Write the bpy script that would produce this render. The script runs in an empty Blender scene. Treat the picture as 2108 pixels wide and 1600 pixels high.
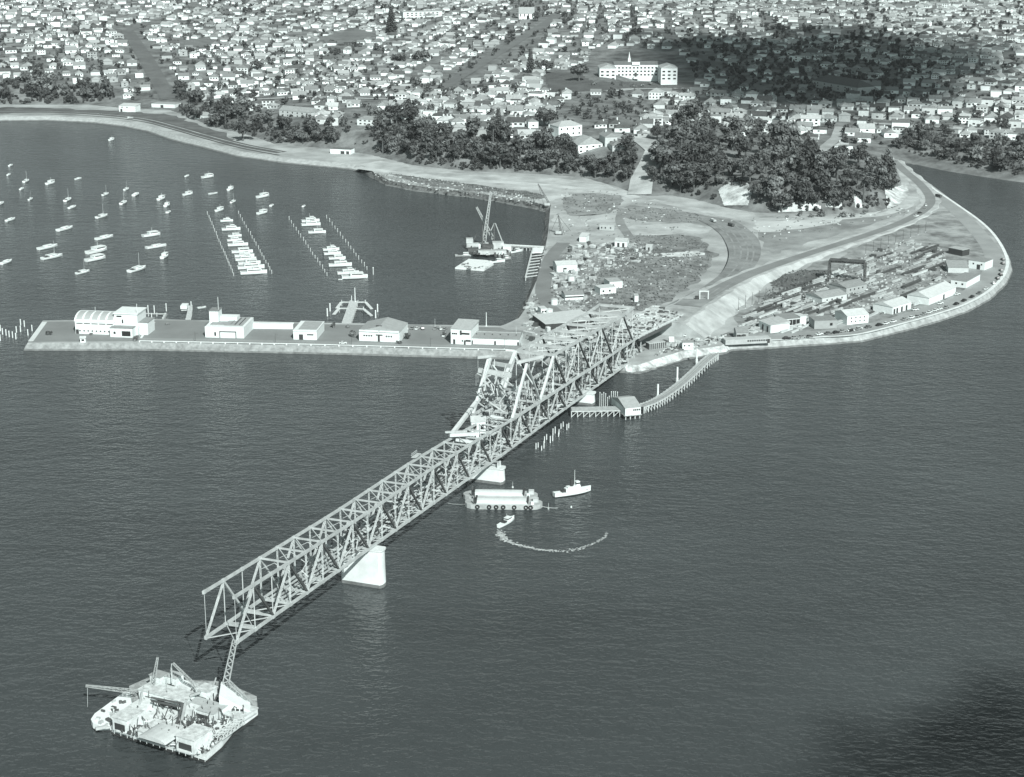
import bpy, bmesh, math, random
import numpy as np
from mathutils import Vector, noise as mnoise

# ------------------------------------------------------------------ camera, sky, sun, exposure
SC = bpy.context.scene
COL = SC.collection
R = math.radians
RW, RH = 2108.0, 1600.0
FPX, YH, KS = 3700.0, -300.0, 285.0
TH = math.atan2(800 - YH, FPX)
CH = KS * math.cos(TH)
CT, ST = math.cos(TH), math.sin(TH)
cam = bpy.data.cameras.new('camera')
cam.sensor_width = 36.0
cam.lens = FPX * 36.0 / RW
cam.clip_start = 1.0
cam.clip_end = 20000.0
camo = bpy.data.objects.new('camera', cam)
COL.objects.link(camo)
camo.location = (0, 0, CH)
camo.rotation_euler = (math.pi / 2 - TH, 0, 0)
SC.camera = camo
SUN_EL, SUN_AZ = R(37), R(19)          # azimuth to the right of straight behind the camera
sdir = Vector((math.sin(SUN_AZ) * math.cos(SUN_EL), -math.cos(SUN_AZ) * math.cos(SUN_EL), math.sin(SUN_EL)))
sl = bpy.data.lights.new('sun', 'SUN')
sl.energy = 4.6
sl.angle = R(0.5)
sl.color = (1.0, 1.0, 0.975)
so = bpy.data.objects.new('sun', sl)
COL.objects.link(so)
so.location = (0, 0, 600)
so.rotation_euler = (-sdir).to_track_quat('-Z', 'Y').to_euler()
W = bpy.data.worlds.new('World')
SC.world = W
W.use_nodes = True
wn = W.node_tree.nodes
wl = W.node_tree.links
wn.clear()
sky = wn.new('ShaderNodeTexSky')
sky.sky_type = 'NISHITA'
sky.sun_disc = False
sky.sun_elevation = SUN_EL
sky.sun_rotation = math.pi - SUN_AZ
bwn = wn.new('ShaderNodeRGBToBW')      # the photograph is a toned black and white print
tnt = wn.new('ShaderNodeMix')
tnt.data_type = 'RGBA'
tnt.blend_type = 'MULTIPLY'
tnt.inputs[0].default_value = 1.0
tnt.inputs[7].default_value = (0.86, 1.0, 1.0, 1)
bg = wn.new('ShaderNodeBackground')
bg.inputs[1].default_value = 0.075
wo = wn.new('ShaderNodeOutputWorld')
wl.new(sky.outputs[0], bwn.inputs[0])
wl.new(bwn.outputs[0], tnt.inputs[6])
wl.new(tnt.outputs[2], bg.inputs[0])
wl.new(bg.outputs[0], wo.inputs[0])
SC.view_settings.view_transform = 'Standard'
SC.view_settings.look = 'None'
SC.view_settings.exposure = 0.4
SC.view_settings.gamma = 1.0

# ------------------------------------------------------------------ photograph pixel -> place on the ground
def ray(px, py):
    u = px - 1054.0
    v = py - 800.0
    return (u, FPX * CT - v * ST, -FPX * ST - v * CT)
def G(px, py, z=0.0):
    d = ray(px, py)
    t = (z - CH) / d[2]
    return Vector((d[0] * t, d[1] * t, z))
def VY(px, py, Y):
    d = ray(px, py)
    t = Y / d[1]
    return Vector((d[0] * t, Y, CH + d[2] * t))
def proj(p):
    rx, ry, rz = p[0], p[1], p[2] - CH
    f = ry * CT - rz * ST
    up = ry * ST + rz * CT
    return 1054 + FPX * rx / f, 800 - FPX * up / f
def lerp(a, b, t):
    return a + (b - a) * t
rnd = random.Random(7)
ORD = ['first', 'second', 'third', 'fourth', 'fifth', 'sixth', 'seventh', 'eighth', 'ninth', 'tenth', 'eleventh', 'twelfth',
       'thirteenth', 'fourteenth', 'fifteenth', 'sixteenth', 'seventeenth', 'eighteenth', 'nineteenth']
def ordw(i):
    n = i + 1
    if n < 20:
        return ORD[i]
    tens = {2: 'twent', 3: 'thirt', 4: 'fort', 5: 'fift', 6: 'sixt', 7: 'sevent', 8: 'eight', 9: 'ninet'}[n // 10]
    return tens + 'ieth' if n % 10 == 0 else tens + 'y-' + ORD[n % 10 - 1]

# ------------------------------------------------------------------ materials (greys with the print's faint green)
TINT = (0.905, 1.0, 0.99)
MATS = {}
def mat(name, v, var=0.0, scale=0.3, rough=0.85, rnd_obj=0.0, detail=6.0, spec=0.3, bump=0.0, stretch=None, v2=None, lo=0.35, hi=0.65, metal=0.0):
    if name in MATS:
        return MATS[name]
    m = bpy.data.materials.new(name)
    m.use_nodes = True
    n, l = m.node_tree.nodes, m.node_tree.links
    b = n['Principled BSDF']
    b.inputs['Roughness'].default_value = rough
    b.inputs['Specular IOR Level'].default_value = spec
    b.inputs['Metallic'].default_value = metal
    c0 = tuple(v * t for t in TINT) + (1,)
    b.inputs['Base Color'].default_value = c0
    src = None
    if var > 0 or v2 is not None:
        tc = n.new('ShaderNodeTexCoord')
        nz = n.new('ShaderNodeTexNoise')
        nz.inputs['Scale'].default_value = scale
        nz.inputs['Detail'].default_value = detail
        nz.inputs['Roughness'].default_value = 0.65
        if stretch:
            mp = n.new('ShaderNodeMapping')
            mp.inputs['Scale'].default_value = stretch
            l.new(tc.outputs['Object'], mp.inputs[0])
            l.new(mp.outputs[0], nz.inputs['Vector'])
        else:
            l.new(tc.outputs['Object'], nz.inputs['Vector'])
        rp = n.new('ShaderNodeValToRGB')
        rp.color_ramp.elements[0].position = lo
        rp.color_ramp.elements[1].position = hi
        a = v * (1 - var)
        c = v2 if v2 is not None else v * (1 + var)
        rp.color_ramp.elements[0].color = tuple(a * t for t in TINT) + (1,)
        rp.color_ramp.elements[1].color = tuple(c * t for t in TINT) + (1,)
        l.new(nz.outputs['Fac'], rp.inputs[0])
        src = rp.outputs[0]
        if bump > 0:
            bp = n.new('ShaderNodeBump')
            bp.inputs['Strength'].default_value = bump
            bp.inputs['Distance'].default_value = 0.5
            l.new(nz.outputs['Fac'], bp.inputs['Height'])
            l.new(bp.outputs[0], b.inputs['Normal'])
    if rnd_obj > 0:
        oi = n.new('ShaderNodeObjectInfo')
        mr = n.new('ShaderNodeMapRange')
        mr.inputs[3].default_value = 1 - rnd_obj
        mr.inputs[4].default_value = 1 + rnd_obj
        l.new(oi.outputs['Random'], mr.inputs[0])
        mx = n.new('ShaderNodeMix')
        mx.data_type = 'RGBA'
        mx.blend_type = 'MULTIPLY'
        mx.inputs[0].default_value = 1.0
        if src is not None:
            l.new(src, mx.inputs[6])
        else:
            mx.inputs[6].default_value = c0
        l.new(mr.outputs[0], mx.inputs[7])
        src = mx.outputs[2]
    if src is not None:
        l.new(src, b.inputs['Base Color'])
    MATS[name] = m
    return m
M_white = mat('white_paint', 0.7, 0.06, 0.5)
M_wallw = mat('weatherboard_white', 0.7, 0.1, 0.4, rnd_obj=0.3)
M_wallg = mat('weatherboard_grey', 0.45, 0.1, 0.4, rnd_obj=0.3)
M_roof = mat('roof_grey', 0.24, 0.15, 0.6, rnd_obj=0.45)
M_roofl = mat('roof_pale', 0.34, 0.12, 0.6, rnd_obj=0.35)
M_roofd = mat('roof_dark', 0.09, 0.15, 0.6, rnd_obj=0.3)
M_roofw = mat('roof_white', 0.52, 0.08, 0.4)
M_glass = mat('window_glass', 0.025, rough=0.25, spec=0.5)
M_dark = mat('dark_paint', 0.05, rough=0.6)
M_conc = mat('concrete', 0.62, 0.08, 0.15)
M_concw = mat('pale_concrete', 0.7, 0.12, 0.15, detail=8)
M_conct = mat('tide_stained_concrete', 0.16, 0.3, 0.3)
M_steel = mat('primed_steel', 0.45, 0.18, 0.25, rough=0.6)
M_steell = mat('pale_steel', 0.56, 0.1, 0.3, rough=0.6)
M_steeld = mat('dark_steel', 0.09, 0.2, 0.4, rough=0.6)
M_timber = mat('timber', 0.3, 0.3, 0.8)
M_timberl = mat('pale_timber', 0.5, 0.2, 0.8)
M_pile = mat('timber_pile', 0.5, 0.25, 0.6)
M_asph = mat('asphalt', 0.2, 0.14, 0.05, stretch=(1, 1, 1))
M_track = mat('dirt_track', 0.24, 0.25, 0.06)
M_dirt = mat('pale_dirt', 0.42, 0.28, 0.045, detail=10)
M_dirtm = mat('yard_dirt', 0.26, 0.45, 0.09, detail=12)
M_grass = mat('grass', 0.115, 0.35, 0.06, detail=10)
M_grassm = mat('rough_grass', 0.16, 0.45, 0.08, detail=12)
M_hill = mat('hillside', 0.16, 0.55, 0.05, detail=14)
M_rock = mat('sandstone', 0.55, 0.35, 0.15, detail=10, bump=0.6)
M_stone = mat('sea_wall_stone', 0.27, 0.3, 0.35, detail=10, bump=0.5)
M_rub = mat('dark_rubble', 0.12, 0.6, 0.4, detail=10, bump=0.6)
M_leafd = mat('foliage_dark', 0.07, 0.5, 0.35, rough=0.8, rnd_obj=0.35, spec=0.15)
M_leafm = mat('foliage_mid', 0.115, 0.45, 0.35, rough=0.8, rnd_obj=0.35, spec=0.15)
M_leafl = mat('foliage_pale', 0.19, 0.4, 0.35, rough=0.8, rnd_obj=0.3, spec=0.15)
M_bark = mat('bark', 0.1, 0.3, 1.0)
M_foam = mat('foam', 0.42, 0.5, 0.8)
M_hull = mat('hull_white', 0.8, 0.03, 0.5, rough=0.4)
M_deck = mat('boat_deck', 0.5, 0.15, 0.8)
M_barge = mat('barge_grey', 0.38, 0.2, 0.3)
M_rubber = mat('rubber', 0.03)
M_cars = [mat('car_white', 0.7, rough=0.35), mat('car_grey', 0.3, rough=0.35), mat('car_black', 0.03, rough=0.3), mat('car_mid', 0.14, rough=0.35)]

# ------------------------------------------------------------------ mesh builder
class MB:
    def __init__(self):
        self.v, self.f, self.m = [], [], []
    def add(self, vs, fs, mi=0):
        o = len(self.v)
        self.v += [tuple(p) for p in vs]
        self.f += [tuple(i + o for i in f) for f in fs]
        self.m += [mi] * len(fs)
        return self
    def box(self, c, s, rz=0.0, mi=0):
        hx, hy, hz = s[0] / 2, s[1] / 2, s[2] / 2
        co, si = math.cos(rz), math.sin(rz)
        vs = []
        for z in (-hz, hz):
            for x, y in ((-hx, -hy), (hx, -hy), (hx, hy), (-hx, hy)):
                vs.append((c[0] + x * co - y * si, c[1] + x * si + y * co, c[2] + z))
        return self.add(vs, [(3, 2, 1, 0), (4, 5, 6, 7), (0, 1, 5, 4), (1, 2, 6, 5), (2, 3, 7, 6), (3, 0, 4, 7)], mi)
    def beam(self, p, q, w, h=None, mi=0, w2=None):
        p, q = Vector(p), Vector(q)
        d = q - p
        if d.length < 1e-6:
            return self
        d.normalize()
        up = Vector((0, 0, 1)) if abs(d.z) < 0.95 else Vector((0, 1, 0))
        a = d.cross(up).normalized()
        b = a.cross(d).normalized()
        h = h or w
        k = (w2 / w) if w2 else 1.0
        vs = []
        for c, g in ((p, 1.0), (q, k)):
            for x, y in ((-1, -1), (1, -1), (1, 1), (-1, 1)):
                vs.append(c + a * (x * w * g / 2) + b * (y * h * g / 2))
        return self.add(vs, [(0, 1, 2, 3), (7, 6, 5, 4), (4, 5, 1, 0), (5, 6, 2, 1), (6, 7, 3, 2), (7, 4, 0, 3)], mi)
    def lattice(self, p, q, w, w2=None, n=10, r=0.18, mi=0):
        p, q = Vector(p), Vector(q)
        d = (q - p).normalized()
        up = Vector((0, 0, 1)) if abs(d.z) < 0.95 else Vector((0, 1, 0))
        a = d.cross(up).normalized()
        b = a.cross(d).normalized()
        w2 = w2 or w
        cs = ((-1, -1), (1, -1), (1, 1), (-1, 1))
        def pt(t, c):
            k = (w + (w2 - w) * t) / 2
            return p + (q - p) * t + a * (c[0] * k) + b * (c[1] * k)
        for c in cs:
            self.beam(pt(0, c), pt(1, c), r, mi=mi)
        for i in range(n):
            for j in range(4):
                c0, c1 = cs[j], cs[(j + 1) % 4]
                if i % 2:
                    c0, c1 = c1, c0
                self.beam(pt(i / n, c0), pt((i + 1) / n, c1), r * 0.7, mi=mi)
        return self
    def tube(self, p, q, r, r2=None, n=7, mi=0):
        p, q = Vector(p), Vector(q)
        r2 = r if r2 is None else r2
        d = (q - p).normalized()
        up = Vector((0, 0, 1)) if abs(d.z) < 0.95 else Vector((0, 1, 0))
        a = d.cross(up).normalized()
        b = a.cross(d).normalized()
        vs = []
        for c, rr in ((p, r), (q, r2)):
            for i in range(n):
                t = 2 * math.pi * i / n
                vs.append(c + a * (math.cos(t) * rr) + b * (math.sin(t) * rr))
        fs = [(i, (i + 1) % n, n + (i + 1) % n, n + i) for i in range(n)]
        return self.add(vs, fs + [tuple(range(n - 1, -1, -1)), tuple(range(n, 2 * n))], mi)
    def prism(self, poly, z0, z1, mi=0, mside=None, inset=0.0):
        n = len(poly)
        c = sum((Vector((p[0], p[1], 0)) for p in poly), Vector()) / n
        vs = [(p[0], p[1], z0) for p in poly]
        for p in poly:
            q = Vector((p[0], p[1], 0))
            q = q + (c - q) * inset
            vs.append((q.x, q.y, z1))
        self.add(vs, [tuple(range(n, 2 * n))], mi)
        self.add(vs, [(i, (i + 1) % n, n + (i + 1) % n, n + i) for i in range(n)] + [tuple(range(n - 1, -1, -1))], mi if mside is None else mside)
        return self
    def build(self, name, mats, parent=None, off=None, smooth=False):
        me = bpy.data.meshes.new(name)
        v = self.v
        if off is not None:
            v = [(a - off[0], b - off[1], c - off[2]) for a, b, c in v]
        me.from_pydata(v, [], self.f)
        if not isinstance(mats, (list, tuple)):
            mats = [mats]
        for m in mats:
            me.materials.append(m)
        if len(mats) > 1:
            me.polygons.foreach_set('material_index', self.m)
        if smooth:
            me.polygons.foreach_set('use_smooth', [True] * len(me.polygons))
        me.update()
        o = bpy.data.objects.new(name, me)
        COL.objects.link(o)
        if parent is not None:
            o.parent = parent
        return o
def fixn(o):
    bm = bmesh.new()
    bm.from_mesh(o.data)
    bmesh.ops.recalc_face_normals(bm, faces=bm.faces)
    bm.to_mesh(o.data)
    bm.free()
    return o
def tag(o, label=None, cat=None, group=None, kind=None):
    if label:
        o['label'] = label
    if cat:
        o['category'] = cat
    if group:
        o['group'] = group
    if kind:
        o['kind'] = kind
    return o
def thing(name, label, cat, loc=(0, 0, 0), rz=0.0, group=None):
    o = bpy.data.objects.new(name, None)
    o.empty_display_size = 1
    COL.objects.link(o)
    o.location = loc
    o.rotation_euler = (0, 0, rz)
    return tag(o, label, cat, group)
def inst(name, me, parent=None, loc=(0, 0, 0), rz=0.0, sc=None):
    o = bpy.data.objects.new(name, me)
    COL.objects.link(o)
    o.parent = parent
    o.location = loc
    o.rotation_euler = (0, 0, rz)
    if sc:
        o.scale = sc
    return o
def kids(o):
    return [c for c in ALLCH.get(o.name, [])]
ALLCH = {}
def copy_thing(src, loc, rz=0.0, sc=None, label=None):
    r = src.copy()
    COL.objects.link(r)
    r.location = loc
    r.rotation_euler = (0, 0, rz)
    if sc:
        r.scale = sc
    if label:
        r['label'] = label
    for ch in src.children:
        c = ch.copy()
        COL.objects.link(c)
        c.parent = r
        for g in ch.children:
            d = g.copy()
            COL.objects.link(d)
            d.parent = c
    return r
def struct(name, mb, mats, smooth=False):
    return tag(mb.build(name, mats, smooth=smooth), kind='structure')
def rowlabels(objs, nrow, fmt):
    # objs in rows from near to far; each label gives rank from the left and the row
    it = sorted(objs, key=lambda o: -proj(o.location)[1])
    n = len(it)
    per = math.ceil(n / nrow)
    for r_ in range(nrow):
        row = sorted(it[r_ * per:(r_ + 1) * per], key=lambda o: proj(o.location)[0])
        for i, o in enumerate(row):
            o['label'] = fmt(o, ordw(i), ordw(r_))

# ------------------------------------------------------------------ the land
ZL = 4.0
FOOT = [(-700, 226, 10, 80), (0, 216, 12, 90), (100, 216, 12, 90), (180, 216, 10, 90), (250, 224, 5, 120), (345, 228, 5, 120), (385, 240, 11, 60),
        (440, 262, 15, 50), (520, 280, 17, 50), (570, 298, 18, 55), (680, 306, 18, 55), (760, 318, 20, 60), (850, 340, 22, 60),
        (960, 352, 22, 60), (1100, 358, 22, 60), (1200, 365, 21, 60), (1270, 385, 16, 70), (1305, 402, 8, 140), (1345, 405, 9, 120),
        (1375, 402, 14, 50), (1430, 410, 16, 40), (1500, 428, 17, 34), (1560, 438, 17, 34), (1700, 441, 16, 34), (1800, 438, 15, 34),
        (1845, 420, 13, 34), (1862, 395, 12, 36), (1848, 352, 10, 40), (1838, 322, 8, 50), (1885, 324, 7, 60), (1960, 340, 7, 60),
        (2050, 354, 7, 60), (2108, 362, 7, 60), (2700, 430, 7, 60)]
FP = np.array([[G(a, b, ZL).x, G(a, b, ZL).y, c, d] for a, b, c, d in FOOT])
HX0, HX1, HY0, HY1, HS = -1420.0, 1420.0, 1340.0, 4200.0, 8.0
gx = np.arange(HX0, HX1 + 0.1, HS)
gy = np.arange(HY0, HY1 + 0.1, HS)
XX, YY = np.meshgrid(gx, gy)
def foot_dist(X, Y):
    best = np.full(X.shape, 1e9)
    A = np.zeros(X.shape)
    Wd = np.ones(X.shape)
    for i in range(len(FP) - 1):
        p, q = FP[i], FP[i + 1]
        dx, dy = q[0] - p[0], q[1] - p[1]
        t = np.clip(((X - p[0]) * dx + (Y - p[1]) * dy) / (dx * dx + dy * dy), 0, 1)
        d = np.hypot(X - p[0] - t * dx, Y - p[1] - t * dy)
        k = d < best
        best = np.where(k, d, best)
        A = np.where(k, p[2] + t * (q[2] - p[2]), A)
        Wd = np.where(k, p[3] + t * (q[3] - p[3]), Wd)
    poly = [(p[0], p[1]) for p in FP] + [(9000, 9000), (-9000, 9000)]
    ins = np.zeros(X.shape, bool)
    n = len(poly)
    j = n - 1
    for i in range(n):
        xi, yi = poly[i]
        xj, yj = poly[j]
        c = ((yi > Y) != (yj > Y)) & (X < (xj - xi) * (Y - yi) / (yj - yi + 1e-12) + xi)
        ins ^= c
        j = i
    return np.where(ins, best, -best), A, Wd
DD, AA, WW = foot_dist(XX, YY)
for _ in range(6):
    P = np.pad(AA, 1, mode='edge')
    AA = (P[:-2, 1:-1] + P[2:, 1:-1] + P[1:-1, :-2] + P[1:-1, 2:] + AA) / 5
    P = np.pad(WW, 1, mode='edge')
    WW = (P[:-2, 1:-1] + P[2:, 1:-1] + P[1:-1, :-2] + P[1:-1, 2:] + WW) / 5
tt = np.clip(DD / WW, 0, 1)
HH = ZL - 0.3 + AA * (1 - (1 - tt) ** 2)
HH = HH + 0.028 * np.clip(DD - 40, 0, 900) + 0.01 * np.clip(DD - 940, 0, 3000)
fade = np.clip((DD - 20) / 200, 0, 1)
HH = HH + fade * (5 * np.sin(XX / 150 + 1.0) * np.sin(YY / 190 + 0.4) + 2.2 * np.sin(XX / 61 + YY / 83))
lft = np.clip((-XX - 250) / 350, 0, 1) * np.clip((DD - 40) / 220, 0, 1)
HH = HH + lft * 14
HH = np.where(DD < 0, ZL - 0.3 + 0.35 * DD, HH)
HH = np.maximum(HH, -6)
def hz(x, y):
    fx = (x - HX0) / HS
    fy = (y - HY0) / HS
    i = int(min(max(fx, 0), len(gx) - 2))
    j = int(min(max(fy, 0), len(gy) - 2))
    a, b = min(max(fx - i, 0), 1), min(max(fy - j, 0), 1)
    return float((HH[j, i] * (1 - a) + HH[j, i + 1] * a) * (1 - b) + (HH[j + 1, i] * (1 - a) + HH[j + 1, i + 1] * a) * b)
def GH(px, py, dz=0.0):
    # first point where the sight line through a photo pixel meets the hillside (or the flat at 4 m)
    d = ray(px, py)
    t = 1300.0 / d[1]
    dt = 5.0 / d[1]
    prev = None
    while t * d[1] < 4150:
        x, y, z = d[0] * t, d[1] * t, CH + d[2] * t
        g = max(hz(x, y), ZL) + dz
        if z <= g:
            if prev is not None:
                t2 = t - dt * (g - z) / max(1e-6, (g - z) + prev)
                x, y = d[0] * t2, d[1] * t2
            return Vector((x, y, max(hz(x, y), ZL) + dz))
        prev = z - g
        t += dt
    x, y = d[0] * t, d[1] * t
    return Vector((x, y, hz(x, y) + dz))
# ------------------------------------------------------------------ setting: water, flat land, sea walls, hillside, roads
def water_mat():
    m = bpy.data.materials.new('harbour_water')
    m.use_nodes = True
    n, l = m.node_tree.nodes, m.node_tree.links
    b = n['Principled BSDF']
    b.inputs['Roughness'].default_value = 0.16
    b.inputs['IOR'].default_value = 1.33
    b.inputs['Specular IOR Level'].default_value = 0.5
    tc = n.new('ShaderNodeTexCoord')
    def nz(scale, st, det, rough=0.6):
        mp = n.new('ShaderNodeMapping')
        mp.inputs['Scale'].default_value = st
        mp.inputs['Rotation'].default_value = (0, 0, R(12))
        z = n.new('ShaderNodeTexNoise')
        z.inputs['Scale'].default_value = scale
        z.inputs['Detail'].default_value = det
        z.inputs['Roughness'].default_value = rough
        l.new(tc.outputs['Object'], mp.inputs[0])
        l.new(mp.outputs[0], z.inputs['Vector'])
        return z
    a1 = nz(0.48, (0.7, 1.0, 1), 2.0, 0.5)
    a2 = nz(0.14, (0.6, 1.0, 1), 1.5, 0.5)
    a = n.new('ShaderNodeMath')
    a.operation = 'MULTIPLY_ADD'
    a.inputs[1].default_value = 1.3
    l.new(a2.outputs['Fac'], a.inputs[0])
    l.new(a1.outputs['Fac'], a.inputs[2])
    c = nz(0.012, (0.5, 1.0, 1), 4)
    rp = n.new('ShaderNodeValToRGB')
    rp.color_ramp.elements[0].position = 0.3
    rp.color_ramp.elements[1].position = 0.72
    rp.color_ramp.elements[0].color = (0.037, 0.0445, 0.0455, 1)
    rp.color_ramp.elements[1].color = (0.053, 0.0635, 0.065, 1)
    l.new(c.outputs['Fac'], rp.inputs[0])
    l.new(rp.outputs[0], b.inputs['Base Color'])
    bp = n.new('ShaderNodeBump')
    bp.inputs['Strength'].default_value = 1.0
    bp.inputs['Distance'].default_value = 0.65
    l.new(a.outputs[0], bp.inputs['Height'])
    l.new(bp.outputs[0], b.inputs['Normal'])
    return m
M_water = water_mat()
mb = MB()
mb.add([(-4000, -600, 0), (4000, -600, 0), (4000, 7000, 0), (-4000, 7000, 0)], [(0, 1, 2, 3)])
struct('harbour_water', mb, M_water)

OB = [(57, 706), (287, 705), (640, 712), (1042, 723), (1080, 726)]
SP = [(1180, 736), (1290, 750), (1312, 752), (1345, 741), (1400, 724), (1484, 712)]
PT = [(1495, 706), (1550, 703), (1615, 699), (1690, 694), (1769, 688), (1870, 663), (1930, 646), (1984, 628), (2030, 603), (2062, 573),
      (2074, 546), (2071, 526), (2058, 500), (2038, 474), (2012, 451), (1984, 431), (1955, 411), (1924, 390), (1890, 363), (1865, 345), (1842, 328)]
BK = [(1836, 318), (1700, 312), (1450, 320), (1250, 330), (1000, 318), (760, 290), (560, 270), (420, 225), (300, 205), (0, 196), (-400, 200)]
CW = [(-400, 238), (0, 240), (100, 239), (199, 244), (266, 252), (315, 262), (365, 279), (432, 295), (498, 312), (598, 326), (700, 335), (735, 339)]
BE = [(750, 343), (775, 357), (800, 371), (860, 383), (921, 390), (981, 397), (1042, 407), (1112, 420), (1133, 427)]
IW = [(1128, 480), (1124, 503), (1116, 530), (1108, 570), (1092, 606), (1080, 638), (1068, 655), (1040, 668)]
BB = [(1030, 671), (860, 668), (640, 664), (400, 659), (300, 656), (88, 660)]
OUT = OB + SP + PT + BK + CW + BE + IW + BB
OUTW = [G(a, b, ZL) for a, b in OUT]
def fillpoly(pts):
    from mathutils.geometry import tessellate_polygon
    tr = tessellate_polygon([[Vector((p[0], p[1], 0)) for p in pts]])
    fs = []
    for t in tr:
        a, b, c = (pts[i] for i in t)
        cr = (b[0] - a[0]) * (c[1] - a[1]) - (b[1] - a[1]) * (c[0] - a[0])
        fs.append(tuple(t) if cr > 0 else (t[0], t[2], t[1]))
    return fs
mb = MB()
mb.add(OUTW, fillpoly(OUTW))
struct('reclaimed_ground', mb, mat('reclaimed_ground_dirt', 0.36, 0.35, 0.03, detail=12))
NO = len(OUTW)
def onorm(i):
    p, c, n = OUTW[i - 1], OUTW[i], OUTW[(i + 1) % NO]
    a = Vector((c.y - p.y, p.x - c.x, 0)).normalized()
    b = Vector((n.y - c.y, c.x - n.x, 0)).normalized()
    v = (a + b)
    v.normalize()
    return v
_area = sum(OUTW[i].x * OUTW[(i + 1) % NO].y - OUTW[(i + 1) % NO].x * OUTW[i].y for i in range(NO))
OS = 1.0 if _area > 0 else -1.0
def skirt(i0, i1, outw, sub=6, jit=0.0, cop=0.0):
    mb = MB()
    pts = []
    rr = random.Random(i0)
    idx = list(range(i0, i1 + 1))
    seq = []
    for k in range(len(idx) - 1):
        a, b = idx[k] % NO, idx[k + 1] % NO
        for j in range(sub):
            t = j / sub
            seq.append((OUTW[a].lerp(OUTW[b], t), onorm(a).lerp(onorm(b), t)))
    seq.append((OUTW[idx[-1] % NO], onorm(idx[-1] % NO)))
    rows = [(0.0, 0.0), (0.33, 0.28), (0.66, 0.6), (1.0, 1.0)]
    for p, n in seq:
        for r_, (o, z) in enumerate(rows):
            w = o * outw + (rr.uniform(-jit, jit) if r_ else 0)
            q = p + n * (OS * w)
            pts.append((q.x, q.y, ZL + (-1.2 - ZL) * z + (rr.uniform(-jit, jit) * 0.5 if r_ in (1, 2) else 0) + (0.0 if r_ else cop)))
    fs = []
    for k in range(len(seq) - 1):
        for r_ in range(3):
            a = k * 4 + r_
            fs.append((a, a + 1, a + 5, a + 4) if OS > 0 else (a, a + 4, a + 5, a + 1))
    mb.add(pts, fs)
    mb.m = [1 if i % 3 == 2 else 0 for i in range(len(fs))]
    return mb
i_ob, i_sp, i_pt = 0, len(OB), len(OB) + len(SP)
i_bk = i_pt + len(PT)
i_cw = i_bk + len(BK)
i_be = i_cw + len(CW)
i_iw = i_be + len(BE)
i_bb = i_iw + len(IW)
tag(skirt(i_ob, i_sp, 4.0, jit=0.25).build('sea_wall', [M_stone, M_conct]), 'straight grey stone sea wall along the front of the breakwater lawn', 'sea wall')
tag(skirt(i_sp, i_pt, 5.0, jit=0.8).build('rock_bank', [mat('white_rock', 0.42, 0.5, 0.2, detail=10, bump=0.6), M_conct]), 'rough bank of pale rocks on the shore under the bridge', 'rock bank')
tag(skirt(i_pt, i_bk - 1, 4.6, jit=0.3).build('sea_wall', [mat('curved_wall_stone', 0.34, 0.3, 0.3, detail=10, bump=0.5), M_conct]), 'long curved pale sea wall round the point with parked cars above it', 'sea wall')
tag(skirt(i_cw, i_be, 9.0, jit=0.25).build('sea_wall', [mat('causeway_wall_stone', 0.36, 0.22, 0.3, detail=10, bump=0.3), M_conct]), 'pale sloping sea wall curving along the shore road behind the moored boats', 'sea wall')
struct('rubble_shore', skirt(i_be, i_bb, 5.0, jit=1.0), [M_rub, M_conct])
tag(skirt(i_bb, NO, 2.5, jit=0.1).build('quay_wall', [M_conc, M_conct]), 'low concrete quay wall along the harbour side of the breakwater lawn', 'quay wall')

# hillside
mb = MB()
ny, nx = XX.shape
keep = DD > -60
vid = -np.ones(XX.shape, int)
vs = []
hvis = keep & (np.abs(XX) < 0.36 * YY + 150)
for j in range(ny):
    for i in range(nx):
        if hvis[j, i]:
            vid[j, i] = len(vs)
            vs.append((float(XX[j, i]), float(YY[j, i]), float(HH[j, i])))
fs = []
for j in range(ny - 1):
    for i in range(nx - 1):
        q = (vid[j, i], vid[j, i + 1], vid[j + 1, i + 1], vid[j + 1, i])
        if min(q) >= 0:
            fs.append(tuple(int(k) for k in q))
mb.add(vs, fs)
struct('hillside', mb, M_hill, smooth=True)

def densify(px, k):
    out = []
    for a, b in zip(px[:-1], px[1:]):
        for j in range(k):
            t = j / k
            out.append(tuple(lerp(x, y, t) for x, y in zip(a, b)))
    out.append(tuple(px[-1]))
    return out
def smoothpts(pts, k=6):
    # Catmull-Rom through world points
    out = []
    n = len(pts)
    for i in range(n - 1):
        p0, p1, p2, p3 = pts[max(i - 1, 0)], pts[i], pts[i + 1], pts[min(i + 2, n - 1)]
        for j in range(k):
            t = j / k
            out.append(0.5 * ((2 * p1) + (p2 - p0) * t + (2 * p0 - 5 * p1 + 4 * p2 - p3) * t * t + (3 * p1 - p0 - 3 * p2 + p3) * t ** 3))
    out.append(pts[-1])
    return out
def ribbon(pts, width, lift=0.0, mb=None, side=None, hill=False, mi=0, nc=4):
    mb = mb or MB()
    vs = []
    n = len(pts)
    for i, p in enumerate(pts):
        d = (pts[min(i + 1, n - 1)] - pts[max(i - 1, 0)])
        nr = Vector((d.y, -d.x, 0)).normalized()
        w = width(i / (n - 1)) if callable(width) else width
        for c in range(nc + 1):
            q = p + nr * (w * (c / nc - 0.5))
            z = (max(hz(q.x, q.y), ZL) if hill else p.z) + lift
            vs.append((q.x, q.y, z))
    k = nc + 1
    fs = []
    for i in range(n - 1):
        for c in range(nc):
            a = i * k + c
            fs.append((a, a + 1, a + k + 1, a + k))
    mb.add(vs, fs, mi)
    return mb
def flatroad(name, px, width, m, lift=0.06, k=6, z=ZL):
    return struct(name, ribbon(smoothpts([G(a, b, z) for a, b in px], k), width, lift, nc=1), m)
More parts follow.
